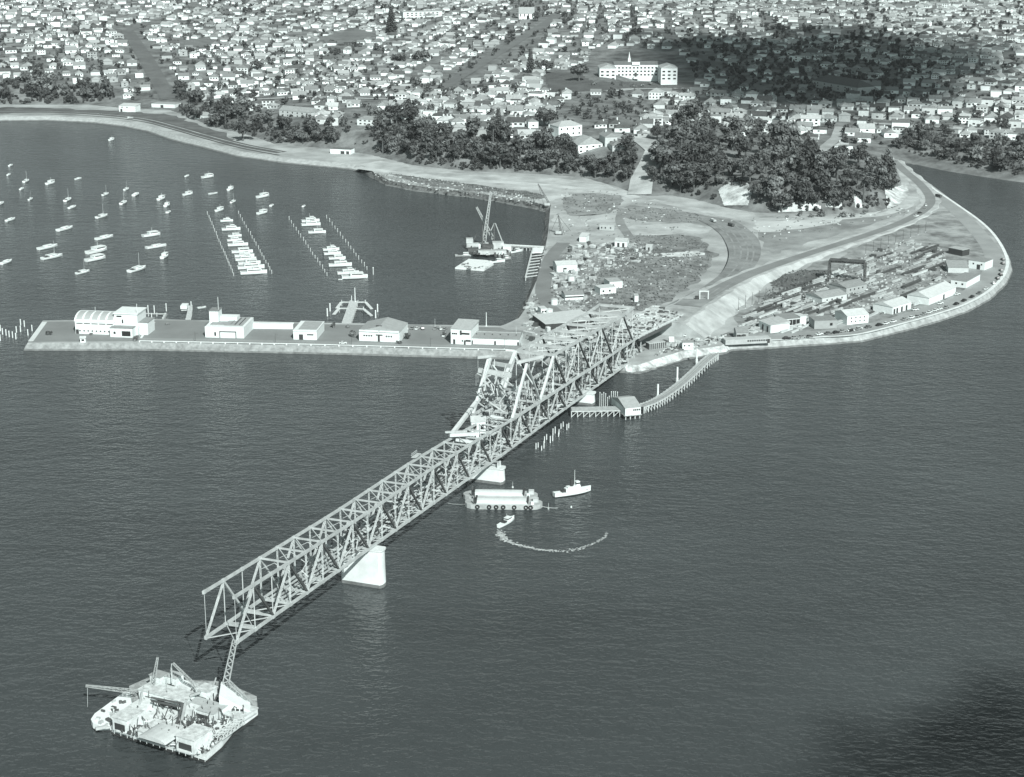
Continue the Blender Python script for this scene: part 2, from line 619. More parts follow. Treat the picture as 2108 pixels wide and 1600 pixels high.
def patch(name, px, m, lift=0.03, z=ZL):
    pts = smoothpts([G(a, b, z + lift) for a, b in px + [px[0]]], 9)[:-1]
    out = []
    for p in pts:
        k = Vector((mnoise.noise(p * .06), mnoise.noise(p * .06 + Vector((7, 3, 1))), 0)) * 7 + Vector((mnoise.noise(p * .3), mnoise.noise(p * .3 + Vector((2, 9, 1))), 0)) * 3
        out.append(p + k)
    pts = out
    mb = MB()
    mb.add(pts, fillpoly(pts))
    return struct(name, mb, m)
M_lawn = mat('lawn', 0.22, 0.1, 0.05, detail=8)
mb = MB()
lw = [G(a, b, ZL + 0.03) for a, b in [(64, 704), (93, 663), (300, 659), (640, 667), (1030, 674), (1068, 690), (1075, 722), (640, 709), (287, 702)]]
mb.add(lw, fillpoly(lw))
struct('lawn', mb, M_lawn)
flatroad('breakwater_road', [(290, 698.5), (640, 705), (1042, 716.5), (1070, 717)], 5.5, mat('pale_asphalt', 0.27, 0.1, 0.05))
flatroad('footpath', [(63, 703), (92, 663)], 3.0, M_conc, 0.09)
flatroad('footpath', [(290, 697), (301, 680), (318, 664)], 1.4, M_conc, 0.09)
patch('shore_grass', [(0, 233), (120, 231), (230, 237), (300, 246), (380, 268), (460, 290), (470, 280), (400, 252), (350, 236), (250, 230), (100, 222), (0, 222)], M_grass, 0.02)
cwpts = [G(a, b, ZL) for a, b in [(-300, 230), (0, 231), (120, 231), (220, 236.5), (300, 246), (360, 261), (420, 278), (500, 299), (580, 314)]]
struct('shore_road', ribbon(smoothpts(cwpts), 13, 0.07, nc=1), mat('shore_asphalt', 0.1, 0.15, 0.03))
struct('shore_verge', ribbon(smoothpts([p + Vector((0, -17, 0)) for p in cwpts]), 3, 0.08, nc=1), mat('verge_dark', 0.07, 0.2, 0.05))
struct('shore_verge', ribbon(smoothpts([p + Vector((0, 2, 0)) for p in cwpts]), 1.6, 0.1, nc=1), M_dirt)
patch('beach_dirt', [(745, 338), (800, 362), (900, 385), (1050, 402), (1120, 415), (1200, 400), (1270, 392), (1200, 372), (1050, 362), (900, 352), (800, 332)], M_dirt, 0.03)
patch('scrub_ground', [(800, 357), (860, 378), (1000, 396), (1100, 409), (1110, 400), (1000, 384), (880, 368)], M_grassm, 0.05)
patch('scrub_ground', [(1160, 430), (1180, 400), (1270, 402), (1280, 415), (1250, 440), (1180, 444)], mat('thin_grass', 0.24, 0.3, 0.08, detail=12), 0.05)
patch('pale_fill', [(1150, 445), (1270, 440), (1275, 455), (1150, 458)], M_dirt, 0.05)
patch('scrub_ground', [(1290, 430), (1310, 425), (1430, 440), (1450, 460), (1300, 452)], mat('thin_grass', 0.24, 0.3, 0.08, detail=12), 0.05)
patch('pale_fill', [(1290, 462), (1440, 462), (1450, 480), (1300, 483)], M_dirt, 0.06)
patch('rough_field', [(1240, 540), (1300, 486), (1400, 484), (1452, 500), (1468, 535), (1440, 572), (1390, 612), (1330, 640), (1235, 636), (1200, 620), (1210, 575)], mat('rough_field_grass', 0.2, 0.45, 0.1, detail=14), 0.05)
patch('pale_fill', [(1365, 520), (1430, 517), (1440, 524), (1380, 529)], M_rock, 0.09)
patch('yard_dirt', [(1130, 508), (1230, 500), (1300, 500), (1250, 540), (1212, 575), (1200, 620), (1240, 640), (1200, 660), (1140, 640), (1130, 580)], M_dirtm, 0.04)
flatroad('yard_road', [(1160, 500), (1135, 530), (1122, 570), (1118, 605), (1130, 632), (1160, 652), (1190, 668)], 10, mat('yard_asphalt', 0.2, 0.12, 0.06), 0.09)
flatroad('yard_road', [(1282, 430), (1276, 455), (1290, 480), (1312, 508)], 7, M_track, 0.1)
flatroad('yard_road', [(1236, 520), (1228, 560), (1215, 590), (1213, 615)], 5, M_track, 0.1)
patch('works_yard', [(1492, 698), (1600, 692), (1760, 678), (1900, 640), (1990, 606), (2030, 560), (2010, 490), (1960, 440), (1915, 440), (1840, 476), (1700, 535), (1580, 600), (1530, 640)],
      mat('works_yard_dirt', 0.25, 0.5, 0.08, detail=14), 0.03)
patch('rough_field', [(1600, 590), (1590, 575), (1640, 560), (1700, 556), (1730, 566), (1700, 580), (1640, 592)], M_grass, 0.05)
patch('rough_field', [(1560, 640), (1600, 600), (1700, 588), (1760, 590), (1650, 630)], M_grassm, 0.05)
patch('open_field', [(1560, 470), (1700, 455), (1850, 440), (1700, 490), (1590, 520)], mat('field_grass', 0.25, 0.3, 0.05, detail=10), 0.05)
patch('pale_fill', [(1555, 460), (1700, 447), (1850, 430), (1880, 418), (1700, 462), (1570, 478)], mat('sand_fill', 0.5, 0.15, 0.04), 0.07)
seapx = [(1500, 701), (1600, 693.5), (1700, 686), (1790, 673), (1880, 650), (1960, 622), (2010, 595), (2038, 565), (2046, 540), (2038, 512), (2012, 477), (1975, 440), (1935, 405), (1895, 375), (1860, 350), (1836, 328)]
struct('waterfront_road', ribbon(smoothpts([G(a, b, ZL) for a, b in seapx]), 12, 0.09, nc=1), mat('waterfront_asphalt', 0.3, 0.12, 0.05))
seap2 = [(a, b) for a, b in PT[1:-1]]
struct('footpath', ribbon(smoothpts([G(a, b, ZL) + Vector((0, 0, 0)) for a, b in seap2]), 2.2, 0.12, nc=1), M_concw)
# raised approach embankment behind the bridge end
EMB = [(1368, 662, 12), (1420, 628, 11.5), (1470, 600, 10), (1540, 566, 8), (1620, 537, 6.4), (1700, 511, 5.4), (1790, 482, 4.8), (1860, 456, 4.5), (1905, 430, 4.3), (1915, 408, 4.2), (1895, 380, 4.2), (1862, 352, 4.2), (1838, 330, 4.2)]
ep = smoothpts([G(a, b, z) for a, b, z in EMB], 6)
mb = MB()
vs = []
n = len(ep)
for i, p in enumerate(ep):
    d = ep[min(i + 1, n - 1)] - ep[max(i - 1, 0)]
    nr = Vector((d.y, -d.x, 0)).normalized()
    w = lerp(12.5, 7.5, min(1, i / 20)) + 1.2 * math.sin(i * 1.7)
    hgt = p.z - ZL
    for o, z in ((-w - hgt * 1.6 - 1, ZL - 0.3), (-w, p.z), (w, p.z), (w + hgt * 1.6 + 1, ZL - 0.3)):
        q = p + nr * o
        vs.append((q.x, q.y, z))
fs = []
for i in range(n - 1):
    for c in range(3):
        a = i * 4 + c
        fs.append((a, a + 1, a + 5, a + 4))
fs.append((0, 1, 2, 3))
mb.add(vs, fs)
struct('road_embankment', mb, mat('pale_embankment', 0.42, 0.25, 0.07, detail=12))
struct('approach_road', ribbon(ep[10:], lambda t: lerp(11, 8, min(1, t * 3)), 0.08, nc=1), mat('approach_asphalt', 0.22, 0.12, 0.05))
struct('approach_road', ribbon(ep[:14], 20, 0.05, nc=1), mat('approach_gravel', 0.36, 0.3, 0.1, detail=12))
hp = [(1415, 630, 11.6), (1470, 596, 9.6), (1515, 560, 7.2), (1533, 525, 5.2), (1525, 492, 4.3), (1500, 468, 4.15), (1470, 452, 4.1)]
hpp = smoothpts([G(a, b, z + 0.1) for a, b, z in hp], 6)
struct('haul_road', ribbon(hpp, lambda t: 17 if t < 0.3 else lerp(17, 25, min(1, (t - 0.3) * 3)), 0.1, nc=1), mat('haul_road_dirt', 0.23, 0.3, 0.06, detail=12))
for off in (-8, -3, 2.5, 7):
    struct('wheel_track', ribbon([p + Vector((off * 0.9, off * 0.2, 0)) for p in hpp[4:]], 1.3, 0.16, nc=1), mat('wheel_track_dirt', 0.255, 0.2, 0.1))
flatroad('dirt_track', [(1340, 412), (1420, 428), (1500, 446), (1600, 452), (1700, 448), (1800, 444), (1850, 430), (1880, 405)], 9, M_dirt, 0.08)
flatroad('dirt_track', [(735, 345), (900, 366), (1100, 380), (1260, 396), (1310, 408)], 12, mat('pale_track', 0.5, 0.2, 0.05, detail=10), 0.1)
flatroad('dirt_track', [(1290, 425), (1340, 430), (1440, 446), (1500, 456)], 12, M_track, 0.11)
# roads, cuttings and lawns on the hillside
def hroad(name, px, width, m, lift=0.5, k=8):
    pts = [GH(a, b) for a, b in densify(px, k)]
    return struct(name, ribbon(pts, width, lift, hill=True), m)
M_street = mat('street_asphalt', 0.15, 0.12, 0.05)
hroad('street', [(1150, 30), (1132, 44), (1020, 112), (905, 186)], 17, M_street)
hroad('grass_reserve', [(262, 64), (300, 120), (348, 205)], 19, mat('reserve_grass', 0.13, 0.2, 0.05), k=14)
hroad('street', [(262, 64), (300, 50), (420, 40)], 10, M_street)
hroad('street', [(1170, 192), (1230, 190), (1300, 184), (1420, 182), (1560, 196), (1700, 226)], 6, mat('pale_street', 0.36, 0.1, 0.05))
hroad('street', [(1340, 60), (1430, 110), (1560, 180), (1640, 225)], 10, M_street)
hroad('dirt_cutting', [(1243, 278), (1280, 282), (1330, 292), (1352, 310), (1338, 338), (1322, 365), (1316, 402)], 20, M_dirt, 0.6, 10)
hroad('park_drive', [(1730, 262), (1722, 285), (1690, 312), (1640, 318)], 11, mat('park_drive_gravel', 0.34, 0.2, 0.06), 0.6, 10)
hroad('street', [(520, 30), (760, 22), (1000, 18)], 9, M_street)
hroad('street', [(900, 190), (800, 205), (640, 200), (420, 210)], 9, mat('pale_street', 0.36))
hroad('street', [(1700, 226), (1800, 255), (1980, 265), (2108, 270)], 8, mat('pale_street', 0.36))
def drape(name, poly, m, step=2.0, lift=0.5):
    xs = [p[0] for p in poly]
    ys = [p[1] for p in poly]
    def ins(x, y):
        r = False
        j = len(poly) - 1
        for i in range(len(poly)):
            (xi, yi), (xj, yj) = poly[i], poly[j]
            if (yi > y) != (yj > y) and x < (xj - xi) * (y - yi) / (yj - yi) + xi:
                r = not r
            j = i
        return r
    mb = MB()
    idx = {}
    vs, fs = [], []
    def vert(a, b):
        if (a, b) not in idx:
            idx[(a, b)] = len(vs)
            p = GH(min(xs) + a * step, min(ys) + b * step)
            vs.append((p.x, p.y, p.z + lift))
        return idx[(a, b)]
    for a in range(int((max(xs) - min(xs)) / step) + 1):
        for b in range(int((max(ys) - min(ys)) / step) + 1):
            if ins(min(xs) + (a + .5) * step, min(ys) + (b + .5) * step):
                fs.append((vert(a, b), vert(a, b + 1), vert(a + 1, b + 1), vert(a + 1, b)))
    mb.add(vs, fs)
    return struct(name, mb, m)
M_cliff = mat('white_cliff', 0.48, 0.55, 0.12, detail=10, bump=0.5)
drape('cliff_face', [(1478, 392), (1500, 376), (1540, 378), (1548, 400), (1540, 424), (1490, 424)], M_cliff)
drape('cliff_face', [(1695, 415), (1710, 410), (1735, 412), (1732, 430), (1700, 428)], M_cliff)
drape('cliff_face', [(1758, 405), (1772, 403), (1776, 430), (1760, 430)], M_cliff)
drape('cliff_face', [(1610, 420), (1660, 415), (1690, 425), (1690, 434), (1600, 438)], M_rock)
drape('cliff_face', [(1822, 392), (1866, 380), (1872, 400), (1850, 424), (1826, 432)], M_cliff)
drape('school_lawn', [(1120, 152), (1190, 150), (1225, 172), (1430, 172), (1430, 184), (1190, 190), (1130, 186)], mat('school_grass', 0.1, 0.2, 0.05), 4)
drape('park_lawn', [(1560, 318), (1640, 322), (1680, 312), (1760, 330), (1790, 350), (1740, 345), (1600, 335)], mat('park_grass', 0.16, 0.2, 0.05), 4)
drape('open_lawn', [(640, 80), (740, 60), (780, 75), (700, 92)], mat('park_grass', 0.16), 4)
drape('open_lawn', [(350, 90), (430, 78), (470, 92), (400, 104)], mat('park_grass', 0.16), 4)
# ------------------------------------------------------------------ the bridge under construction
BP0 = G(770, 1204)
BD = (G(1205, 835) - BP0)
BD.z = 0
BD.normalize()
BN = Vector((-BD.y, BD.x, 0))
BANG = math.atan2(BD.y, BD.x)
def BPT(t, off, z):
    p = BP0 + BD * t + BN * off
    return Vector((p.x, p.y, z))
def onp(px, py, off):
    d = Vector(ray(px, py))
    q = BP0 + BN * off
    t = (q.x * BN.x + q.y * BN.y) / (d.x * BN.x + d.y * BN.y)
    X = Vector((0, 0, CH)) + d * t
    return Vector((X.x, X.y, X.z))
def interp(tab, t):
    if t <= tab[0][0]:
        return tab[0][1]
    for (a, x), (b, y) in zip(tab[:-1], tab[1:]):
        if t <= b:
            return x + (y - x) * (t - a) / (b - a)
    return tab[-1][1]
ZB = [(-106, 20.8), (-67, 19.2), (-27, 17.4), (3, 16.2), (86, 12.6), (135, 10.4), (205, 8.2), (283, 5.3), (362, 2.2)]
ZT = [(-106, 37.2), (-49, 33.9), (-10, 31.7), (63, 29.2), (109, 26.4), (150, 23.4), (205, 20.6), (283, 17.0), (362, 13.3)]
zb = lambda t: interp(ZB, t)
zt = lambda t: interp(ZT, t)
PAN = 12.7
bridge = thing('truss_bridge', 'long half built steel truss bridge reaching out from the point over the harbour', 'bridge', BPT(0, 6, 0))
BO = tuple(bridge.location)
def bp(name, p, q, w, m, h=None, lat=False, n=6):
    mb = MB()
    if lat:
        mb.lattice(p, q, w, n=n, r=w * 0.28)
    else:
        mb.beam(p, q, w, h)
    return mb.build(name, m, bridge, BO)
NN = 20
tn = [-106 + PAN * i for i in range(NN + 1)]          # narrow truss -106 .. 148
wt = [148 + PAN * i for i in range(0, 17)]            # wide truss 148 .. 351
def chordline(name, ts, off, zf, w, m, h=None):
    mb = MB()
    for a, b in zip(ts[:-1], ts[1:]):
        mb.beam(BPT(a, off, zf(a)), BPT(b, off, zf(b)), w, h)
    for a in ts:
        mb.box(BPT(a, off, zf(a)), (w * 1.8, w * 1.1, w * 1.45), BANG)
    return mb.build(name, m, bridge, BO)
chordline('top_chord', tn, 0, zt, 0.8, M_steel, 0.95)
chordline('top_chord', tn, 11.5, zt, 0.8, M_steel, 0.95)
chordline('bottom_chord', tn, 0, zb, 0.85, M_steel, 0.95)
chordline('bottom_chord', tn[:6] + tn[6:], 11.5, zb, 0.85, M_steel, 0.95)
chordline('top_chord', wt, 0, zt, 0.95, M_steel, 1.15)
chordline('top_chord', wt, 19.5, zt, 0.95, M_steel, 1.15)
chordline('bottom_chord', wt, 0, zb, 0.85, M_steel, 0.95)
chordline('bottom_chord', wt, 19.5, zb, 0.85, M_steel, 0.95)
for (ts, offL) in ((tn, 11.5), (wt, 19.5)):
    for off in (0, offL):
        for i, t in enumerate(ts):
            if i > 0 and not (ts is wt and i == 0):
                if ts is tn and i < 3:
                    bp('vertical_hanger', BPT(t, off, zb(t)), BPT(t, off, zt(t)), 0.3, M_steel)
                else:
                    bp('vertical_post', BPT(t, off, zb(t) + .5), BPT(t, off, zt(t) - .5), 0.42, M_steell, lat=True, n=7)
            elif ts is tn:
                bp('vertical_hanger', BPT(t, off, zb(t)), BPT(t, off, zt(t)), 0.16, M_steel)
            if i + 1 < len(ts):
                u = ts[i + 1]
                if i % 2 == 0:
                    bp('diagonal', BPT(t, off, zb(t) + .4), BPT(u, off, zt(u) - .4), 0.5, M_steel, lat=True, n=8)
                else:
                    bp('diagonal', BPT(t, off, zt(t) - .4), BPT(u, off, zb(u) + .4), 0.7, M_steeld if off == 0 else M_steel, 0.75)  # right truss: falling diagonals coloured dark for their side turned from the sun
for i, t in enumerate(tn):
    if i >= 3:
        bp('cross_strut', BPT(t, 0.4, zt(t)), BPT(t, 11.1, zt(t)), 0.6, M_steel, 0.6)
        if i > 3:
            bp('lateral_brace', BPT(t, 11.0, zt(t)), BPT(t - PAN * 0.95, 0.5, zt(t - PAN * .95)), 0.34, M_steell)
        bp('sway_brace', BPT(t, 0.4, zt(t) - 4), BPT(t, 5.7, zt(t) - 1), 0.22, M_steel)
        bp('sway_brace', BPT(t, 11.1, zt(t) - 4), BPT(t, 5.8, zt(t) - 1), 0.22, M_steel)
    if i >= 1:
        mb = MB()
        for dy in (-0.7, 0.7):
            mb.beam(BPT(t + dy, 0.4, zb(t) + 0.5), BPT(t + dy, 11.1, zb(t) + 0.5), 0.4, 0.8)
        mb.build('floor_beam', M_steel, bridge, BO)
        bp('bottom_lateral', BPT(t, 0.4, zb(t) - .2), BPT(t - PAN, 11.1, zb(t - PAN) - .2), 0.3, M_steel)
        bp('bottom_lateral', BPT(t, 11.1, zb(t) - .3), BPT(t - PAN, 0.4, zb(t - PAN) - .3), 0.3, M_steel)
for i, t in enumerate(wt):
    if i:
        bp('floor_beam', BPT(t, 0.4, zb(t) + 1), BPT(t, 19.1, zb(t) + 1), 0.8, M_steel, 1.2)
        bp('cross_strut', BPT(t, 0.4, zt(t) - .3), BPT(t, 19.1, zt(t) - .3), 0.7, M_steel, 0.8)
        bp('bottom_lateral', BPT(t, 0.4, zb(t) - .2), BPT(t - PAN, 19.1, zb(t - PAN) - .2), 0.4, M_steel)
# stringers, the partly laid deck and its litter of planks, rails and tackle
mb = MB()
for k in range(5):
    o = 1.8 + k * 2.0
    for a, b in zip(tn[3:-1], tn[4:]):
        mb.beam(BPT(a, o, zb(a) + 1.3), BPT(b, o, zb(b) + 1.3), 0.35, 0.6)
mb.build('stringers', M_steel, bridge, BO)
mb = MB()
for k in range(8):
    o = 1.8 + k * 2.3
    for a, b in zip(wt[:-1], wt[1:]):
        mb.beam(BPT(a, o, zb(a) + 1.8), BPT(b, o, zb(b) + 1.8), 0.4, 0.6)
mb.build('stringers', M_steel, bridge, BO)
r = random.Random(3)
mbl, mbd = MB(), MB()
for k in range(330):
    t = r.uniform(-20, 148)
    o = r.uniform(1.2, 10.4)
    z = zb(t) + r.choice([1.9, 2.1, 2.6, 5.0])
    a = BANG + r.choice([0, math.pi / 2, r.uniform(-0.6, 0.6)])
    (mbl if r.random() < .5 else mbd).box(BPT(t, o, z), (r.uniform(1.5, 6), r.uniform(.25, .9), r.uniform(.15, .5)), a)
for k in range(900):
    t = r.uniform(148, 345)
    o = r.uniform(1.0, 18.5)
    z = zb(t) + r.choice([2.3, 2.6, 3.0, 6.0, 9.5])
    a = BANG + r.choice([0, math.pi / 2, r.uniform(-0.8, 0.8)])
    (mbl if r.random() < .42 else mbd).box(BPT(t, o, z), (r.uniform(1.5, 7), r.uniform(.25, .9), r.uniform(.2, .8)), a)
for k in range(620):
    t = r.uniform(150, 340)
    o = r.uniform(1.0, 18.5)
    z0 = zb(t) + 2
    (mbl if r.random() < .5 else mbd).beam(BPT(t, o, z0), BPT(t + r.uniform(-3, 3), o + r.uniform(-2, 2), z0 + r.uniform(3, 15)), r.uniform(.14, .34))
for k in range(110):
    t = r.uniform(-70, 148)
    o = r.uniform(1.0, 10.5)
    z0 = zb(t) + 1.5
    (mbl if r.random() < .6 else mbd).beam(BPT(t, o, z0), BPT(t + r.uniform(-4, 4), o + r.uniform(-3, 3), z0 + r.uniform(2, 6)), r.uniform(.12, .28))
tag(mbl.build('planks_and_tackle', M_steell, bridge, BO), kind='stuff')
tag(mbd.build('scaffold_clutter', M_steeld, bridge, BO), kind='stuff')
mb = MB()
for a, b in zip(wt[:-1], wt[1:]):
    for o in (5.2, 8.0, 10.8, 13.6):
        if r.random() < .6:
            mb.box(BPT((a + b) / 2, o, (zb(a) + zb(b)) / 2 + 2.2), (r.uniform(7, 12), 2.4, .15), BANG)
mb.build('deck_boarding', M_timber, bridge, BO)
# the tall upper truss over the wide part
UT = [(169, 45.3), (206, 39.7), (243, 37.6), (280, 35.8), (316, 33.4), (336, 33.4)]
ut = lambda t: interp(UT, t)
for off in (0, 19.5):
    mb = MB()
    tu = [206 + 10 * i for i in range(14)]
    for a, b in zip(tu[:-1], tu[1:]):
        mb.beam(BPT(a, off, ut(a)), BPT(b, off, ut(b)), 1.2, 1.0)
        mb.box(BPT(a, off, ut(a)), (1.6, 1.4, 1.2), BANG)
    mb.build('upper_chord', M_steel, bridge, BO)
    for k in range(5):
        B = 150 + 37 * k
        U = 169 + 37 * k
        bp('upper_diagonal', BPT(B, off, zt(B) + .5), BPT(U, off, ut(U) - .3), 1.15 if k < 2 else 0.5, M_steell if k < 2 else M_steel, 1.15 if k < 2 else .5)  # first two rising diagonals coloured paler for their sunlit look
        if B + 37 < 345:
            bp('upper_diagonal', BPT(U, off, ut(U) - .3), BPT(B + 37, off, zt(B + 37) + .5), 0.75, M_steel if k == 0 else M_steeld, 0.7)  # later falling diagonals coloured dark, shade put into the steel tone
        if k > 0:
            bp('upper_hanger', BPT(U, off, ut(U)), BPT(U, off, zt(U)), 0.3, M_steell)
        V = B + 37
        if V < 336 and k > 0:
            bp('upper_hanger', BPT(V, off, ut(V)), BPT(V, off, zt(V)), 0.26, M_steell)
for i in range(8):
    t = 206 + 18.4 * i
    bp('upper_cross_beam', BPT(t, 0.8, ut(t)), BPT(t, 18.7, ut(t)), 2.3, M_steel, 1.0)
    if i < 7:
        bp('upper_lateral', BPT(t, 18.5, ut(t) - .5), BPT(t + 9, 9.8, ut(t + 9) - .5), .35, M_steell)
        bp('upper_lateral', BPT(t + 9, 9.8, ut(t + 9) - .5), BPT(t + 18, 1, ut(t + 18) - .5), .35, M_steell)
    bp('upper_sway', BPT(t, 1, ut(t) - 7), BPT(t, 9.7, ut(t) - .8), .3, M_steel)
    bp('upper_sway', BPT(t, 18.5, ut(t) - 7), BPT(t, 9.8, ut(t) - .8), .3, M_steel)
# approach deck slab at the shore
e0, e1 = BPT(345, -1.0, zt(345) + 0.2), G(1406, 650, 11.6)
e2, e3 = BPT(345, 20.5, zt(345) + 0.2), G(1345, 628, 11.6)
mb = MB()
for a, b in ((0, 1),):
    vs = [e0, e1, e3, e2]
    mb.add([tuple(p) for p in vs] + [(p.x, p.y, p.z - 1.0) for p in vs], [(0, 1, 2, 3), (7, 6, 5, 4), (0, 4, 5, 1), (1, 5, 6, 2), (2, 6, 7, 3), (3, 7, 4, 0)])
mb.build('approach_deck', mat('deck_form', 0.5, 0.5, 0.5, detail=10), bridge, BO)
mb = MB()
mb.beam(e0 + Vector((0, 0, -1.4)), e1 + Vector((0, 0, -1.4)), 1.0, 1.8)
mb.beam(e2 + Vector((0, 0, -1.4)), e3 + Vector((0, 0, -1.4)), 1.0, 1.8)
mb.build('approach_girder', M_steeld, bridge, BO)
mb = MB()
mb.beam(e0 + Vector((0, 0, .6)), e1 + Vector((0, 0, .6)), .35, 1.1)
mb.build('deck_kerb', M_steell, bridge, BO)
mb = MB()
for k in range(150):
    a, b = r.random(), r.random()
    p = e0.lerp(e1, a).lerp(e2.lerp(e3, a), b)
    mb.box((p.x, p.y, p.z + .5), (r.uniform(.8, 4), r.uniform(.3, 1.2), r.uniform(.3, .9)), BANG + r.choice([0, 1.57, r.uniform(0, 3)]), mi=r.randrange(2))
tag(mb.build('formwork_litter', [M_steell, M_steeld], bridge, BO), kind='stuff')
# piers
def pier(t, o0, o1, thick, ztop, label, zsteel=None, lab=None):
    c = BPT(t, (o0 + o1) / 2, 0)
    th = thing('bridge_pier', label, 'bridge pier', c)
    mb = MB()
    n = 8
    poly = []
    L = (o1 - o0) / 2
    R_ = thick / 2
    for k in range(n + 1):
        a = -math.pi / 2 + math.pi * k / n
        poly.append((0 + math.sin(a) * R_ * -1, L - 1.2 + math.cos(a) * 1.2))
    for k in range(n + 1):
        a = -math.pi / 2 + math.pi * k / n
        poly.append((math.sin(a) * R_, -L + 1.2 - math.cos(a) * 1.2))
    pw = []
    for x, y in poly:
        q = BD * x + BN * y
        pw.append((q.x, q.y))
    mb.prism(pw[::-1], 1.3, ztop, inset=0.03)
    o = mb.build('shaft', M_concw, th)
    fixn(o)
    mb = MB()
    mb.prism([(a * 1.01, b * 1.01) for a, b in pw[::-1]], -3, 1.3)
    fixn(mb.build('tide_band', M_conct, th))
    mb = MB()
    mb.prism([(a * 1.03, b * 1.03) for a, b in pw[::-1]], ztop, ztop + 0.5)
    fixn(mb.build('pier_cap', M_conc, th))
    if zsteel:
        for o in (o0 + 2.6, o1 - 2.6):
            for dt in (-1, 1):
                mb = MB()
                p = BPT(t + dt * 1.3, o, 0) - c
                mb.beam((p.x, p.y, ztop + .4), (p.x, p.y, zsteel), .8)
                mb.build('bearing_post', M_steel, th)
        mb = MB()
        p, q = BPT(t, o0 + 2.6, 0) - c, BPT(t, o1 - 2.6, 0) - c
        mb.beam((p.x, p.y, ztop + 1), (q.x, q.y, zsteel), .35)
        mb.beam((q.x, q.y, ztop + 1), (p.x, p.y, zsteel), .35)
        mb.build('bearing_brace', M_steel, th)
    return th
pier(0, -4.6, 13.5, 5.5, 15.0, 'tall white concrete bridge pier nearest the camera, standing in open water')
pier(128, -4.6, 16.5, 5.5, 7.0, 'low white concrete pier with steel posts beside the twin barges', 10.0)
pier(258, -4.0, 23.0, 5.5, 6.0, 'squat white concrete pier at the end of the curved jetty')
# derrick traveller and hut on the bridge, drawn on the left truss plane
tr = thing('derrick_traveller', 'tall pale derrick frame with cantilevered beams standing on the left truss of the bridge', 'derrick', onp(984, 850, 19.5))
TO = tuple(tr.location)
def tp(name, a, b, w, m, offa=19.5, offb=19.5, h=None):
    mb = MB()
    mb.beam(onp(a[0], a[1], offa), onp(b[0], b[1], offb), w, h)
    return mb.build(name, m, tr, TO)
tp('mast', (1009, 737), (994, 787), 1.6, M_steell)
tp('mast', (994, 790), (995, 850), 1.3, M_steeld)
tp('back_leg', (990, 816), (929, 895), 1.6, M_steell)
tp('mast', (1062, 724), (1030, 800), 1.6, M_steell)
tp('crane_beam', (982, 736), (1016, 732), 1.3, M_steel, 24, 18)
tp('crane_beam', (1016, 748), (1052, 754), 1.6, M_steel, 20, 10)
tp('crane_beam', (985, 762), (1053, 773), 2.0, M_steel, 24, 8)
tp('crane_beam', (984, 809), (1018, 813), 0.7, M_steel, 24, 16)
tp('crane_beam', (1062, 747), (1118, 733), 1.4, M_steel, 12, 2)
tp('brace', (985, 768), (1018, 810), .6, M_steell, 24, 16)
tp('brace', (1014, 752), (1034, 778), .6, M_steell, 19, 12)
tp('brace', (1030, 775), (1062, 800), .6, M_steell, 19, 8)
tp('brace', (1060, 735), (1096, 790), .6, M_steell, 19, 4)
tp('crane_beam', (1030, 800), (1085, 806), 1.0, M_steel, 18, 2)
tp('brace', (985, 812), (1040, 850), .7, M_steel, 19, 8)
tp('brace', (1018, 740), (1018, 804), .3, M_steell, 18, 18)
tp('hoist_rope', (984, 738), (984, 812), .14, M_steel, 24, 24)
tp('hoist_rope', (980, 770), (980, 794), .14, M_steel, 24, 24)
mb = MB()
mb.box(onp(995, 798, 19.5), (2, 2, 2.6), BANG)
mb.build('winch_house', M_white, tr, TO)
for k in range(34):
    a = onp(r.uniform(985, 1050), r.uniform(770, 850), r.uniform(3, 18))
    b = a + Vector((r.uniform(-4, 4), r.uniform(-4, 4), r.uniform(-5, 5)))
    MB().beam(a, b, r.uniform(.25, .6)).build('falsework_bar', M_steel, tr, TO)
pt = thing('erection_frame', 'white triangular frame lying on the top chord where the tall truss begins', 'frame', onp(930, 897, 11.5))
for a, b, o1, o2, w in (((925, 896), (984, 893), 11.5, 2, 1.4), ((984, 893), (982, 912), 2, 1, 1.2), ((938, 905), (984, 912), 10, 1, 1.2), ((918, 890), (960, 888), 12, 9, 0.8)):
    MB().beam(onp(a[0], a[1], o1), onp(b[0], b[1], o2), w).build('frame_bar', M_steell, pt, tuple(pt.location))
def small_house(name, label, cat, loc, rz, L, Wd, h, rh, mw, mr, wins=2, door=True, group=None):
    th = thing(name, label, cat, loc, rz, group)
    MB().box((0, 0, h / 2), (L, Wd, h)).build('wall', mw, th)
    mb = MB()
    e = 0.35
    vs = [(-L / 2 - e, -Wd / 2 - e, h), (L / 2 + e, -Wd / 2 - e, h), (L / 2 + e, Wd / 2 + e, h), (-L / 2 - e, Wd / 2 + e, h), (-L / 2 - e, 0, h + rh), (L / 2 + e, 0, h + rh)]
    mb.add(vs, [(0, 1, 5, 4), (2, 3, 4, 5), (0, 4, 3), (1, 2, 5), (3, 2, 1, 0)])
    mb.build('roof', mr, th)
    for k in range(wins):
        MB().box((-L / 2 + L * (k + .5) / wins, -Wd / 2 - .02, h * .55), (min(1.5, L / wins * .5), .1, h * .4)).build('window', M_glass, th)
    if door:
        MB().box((L / 2 + .02, 0, h * .4), (.1, 1.0, h * .75)).build('door', M_dark, th)
    return th
hp_ = onp(984, 888, 12)
small_house('site_hut', 'white gabled hut with two dark windows on the bridge deck under the derrick', 'hut', hp_, 0.1, 6.5, 7.0, 5.6, 2.0, M_white, M_roofl, 2)
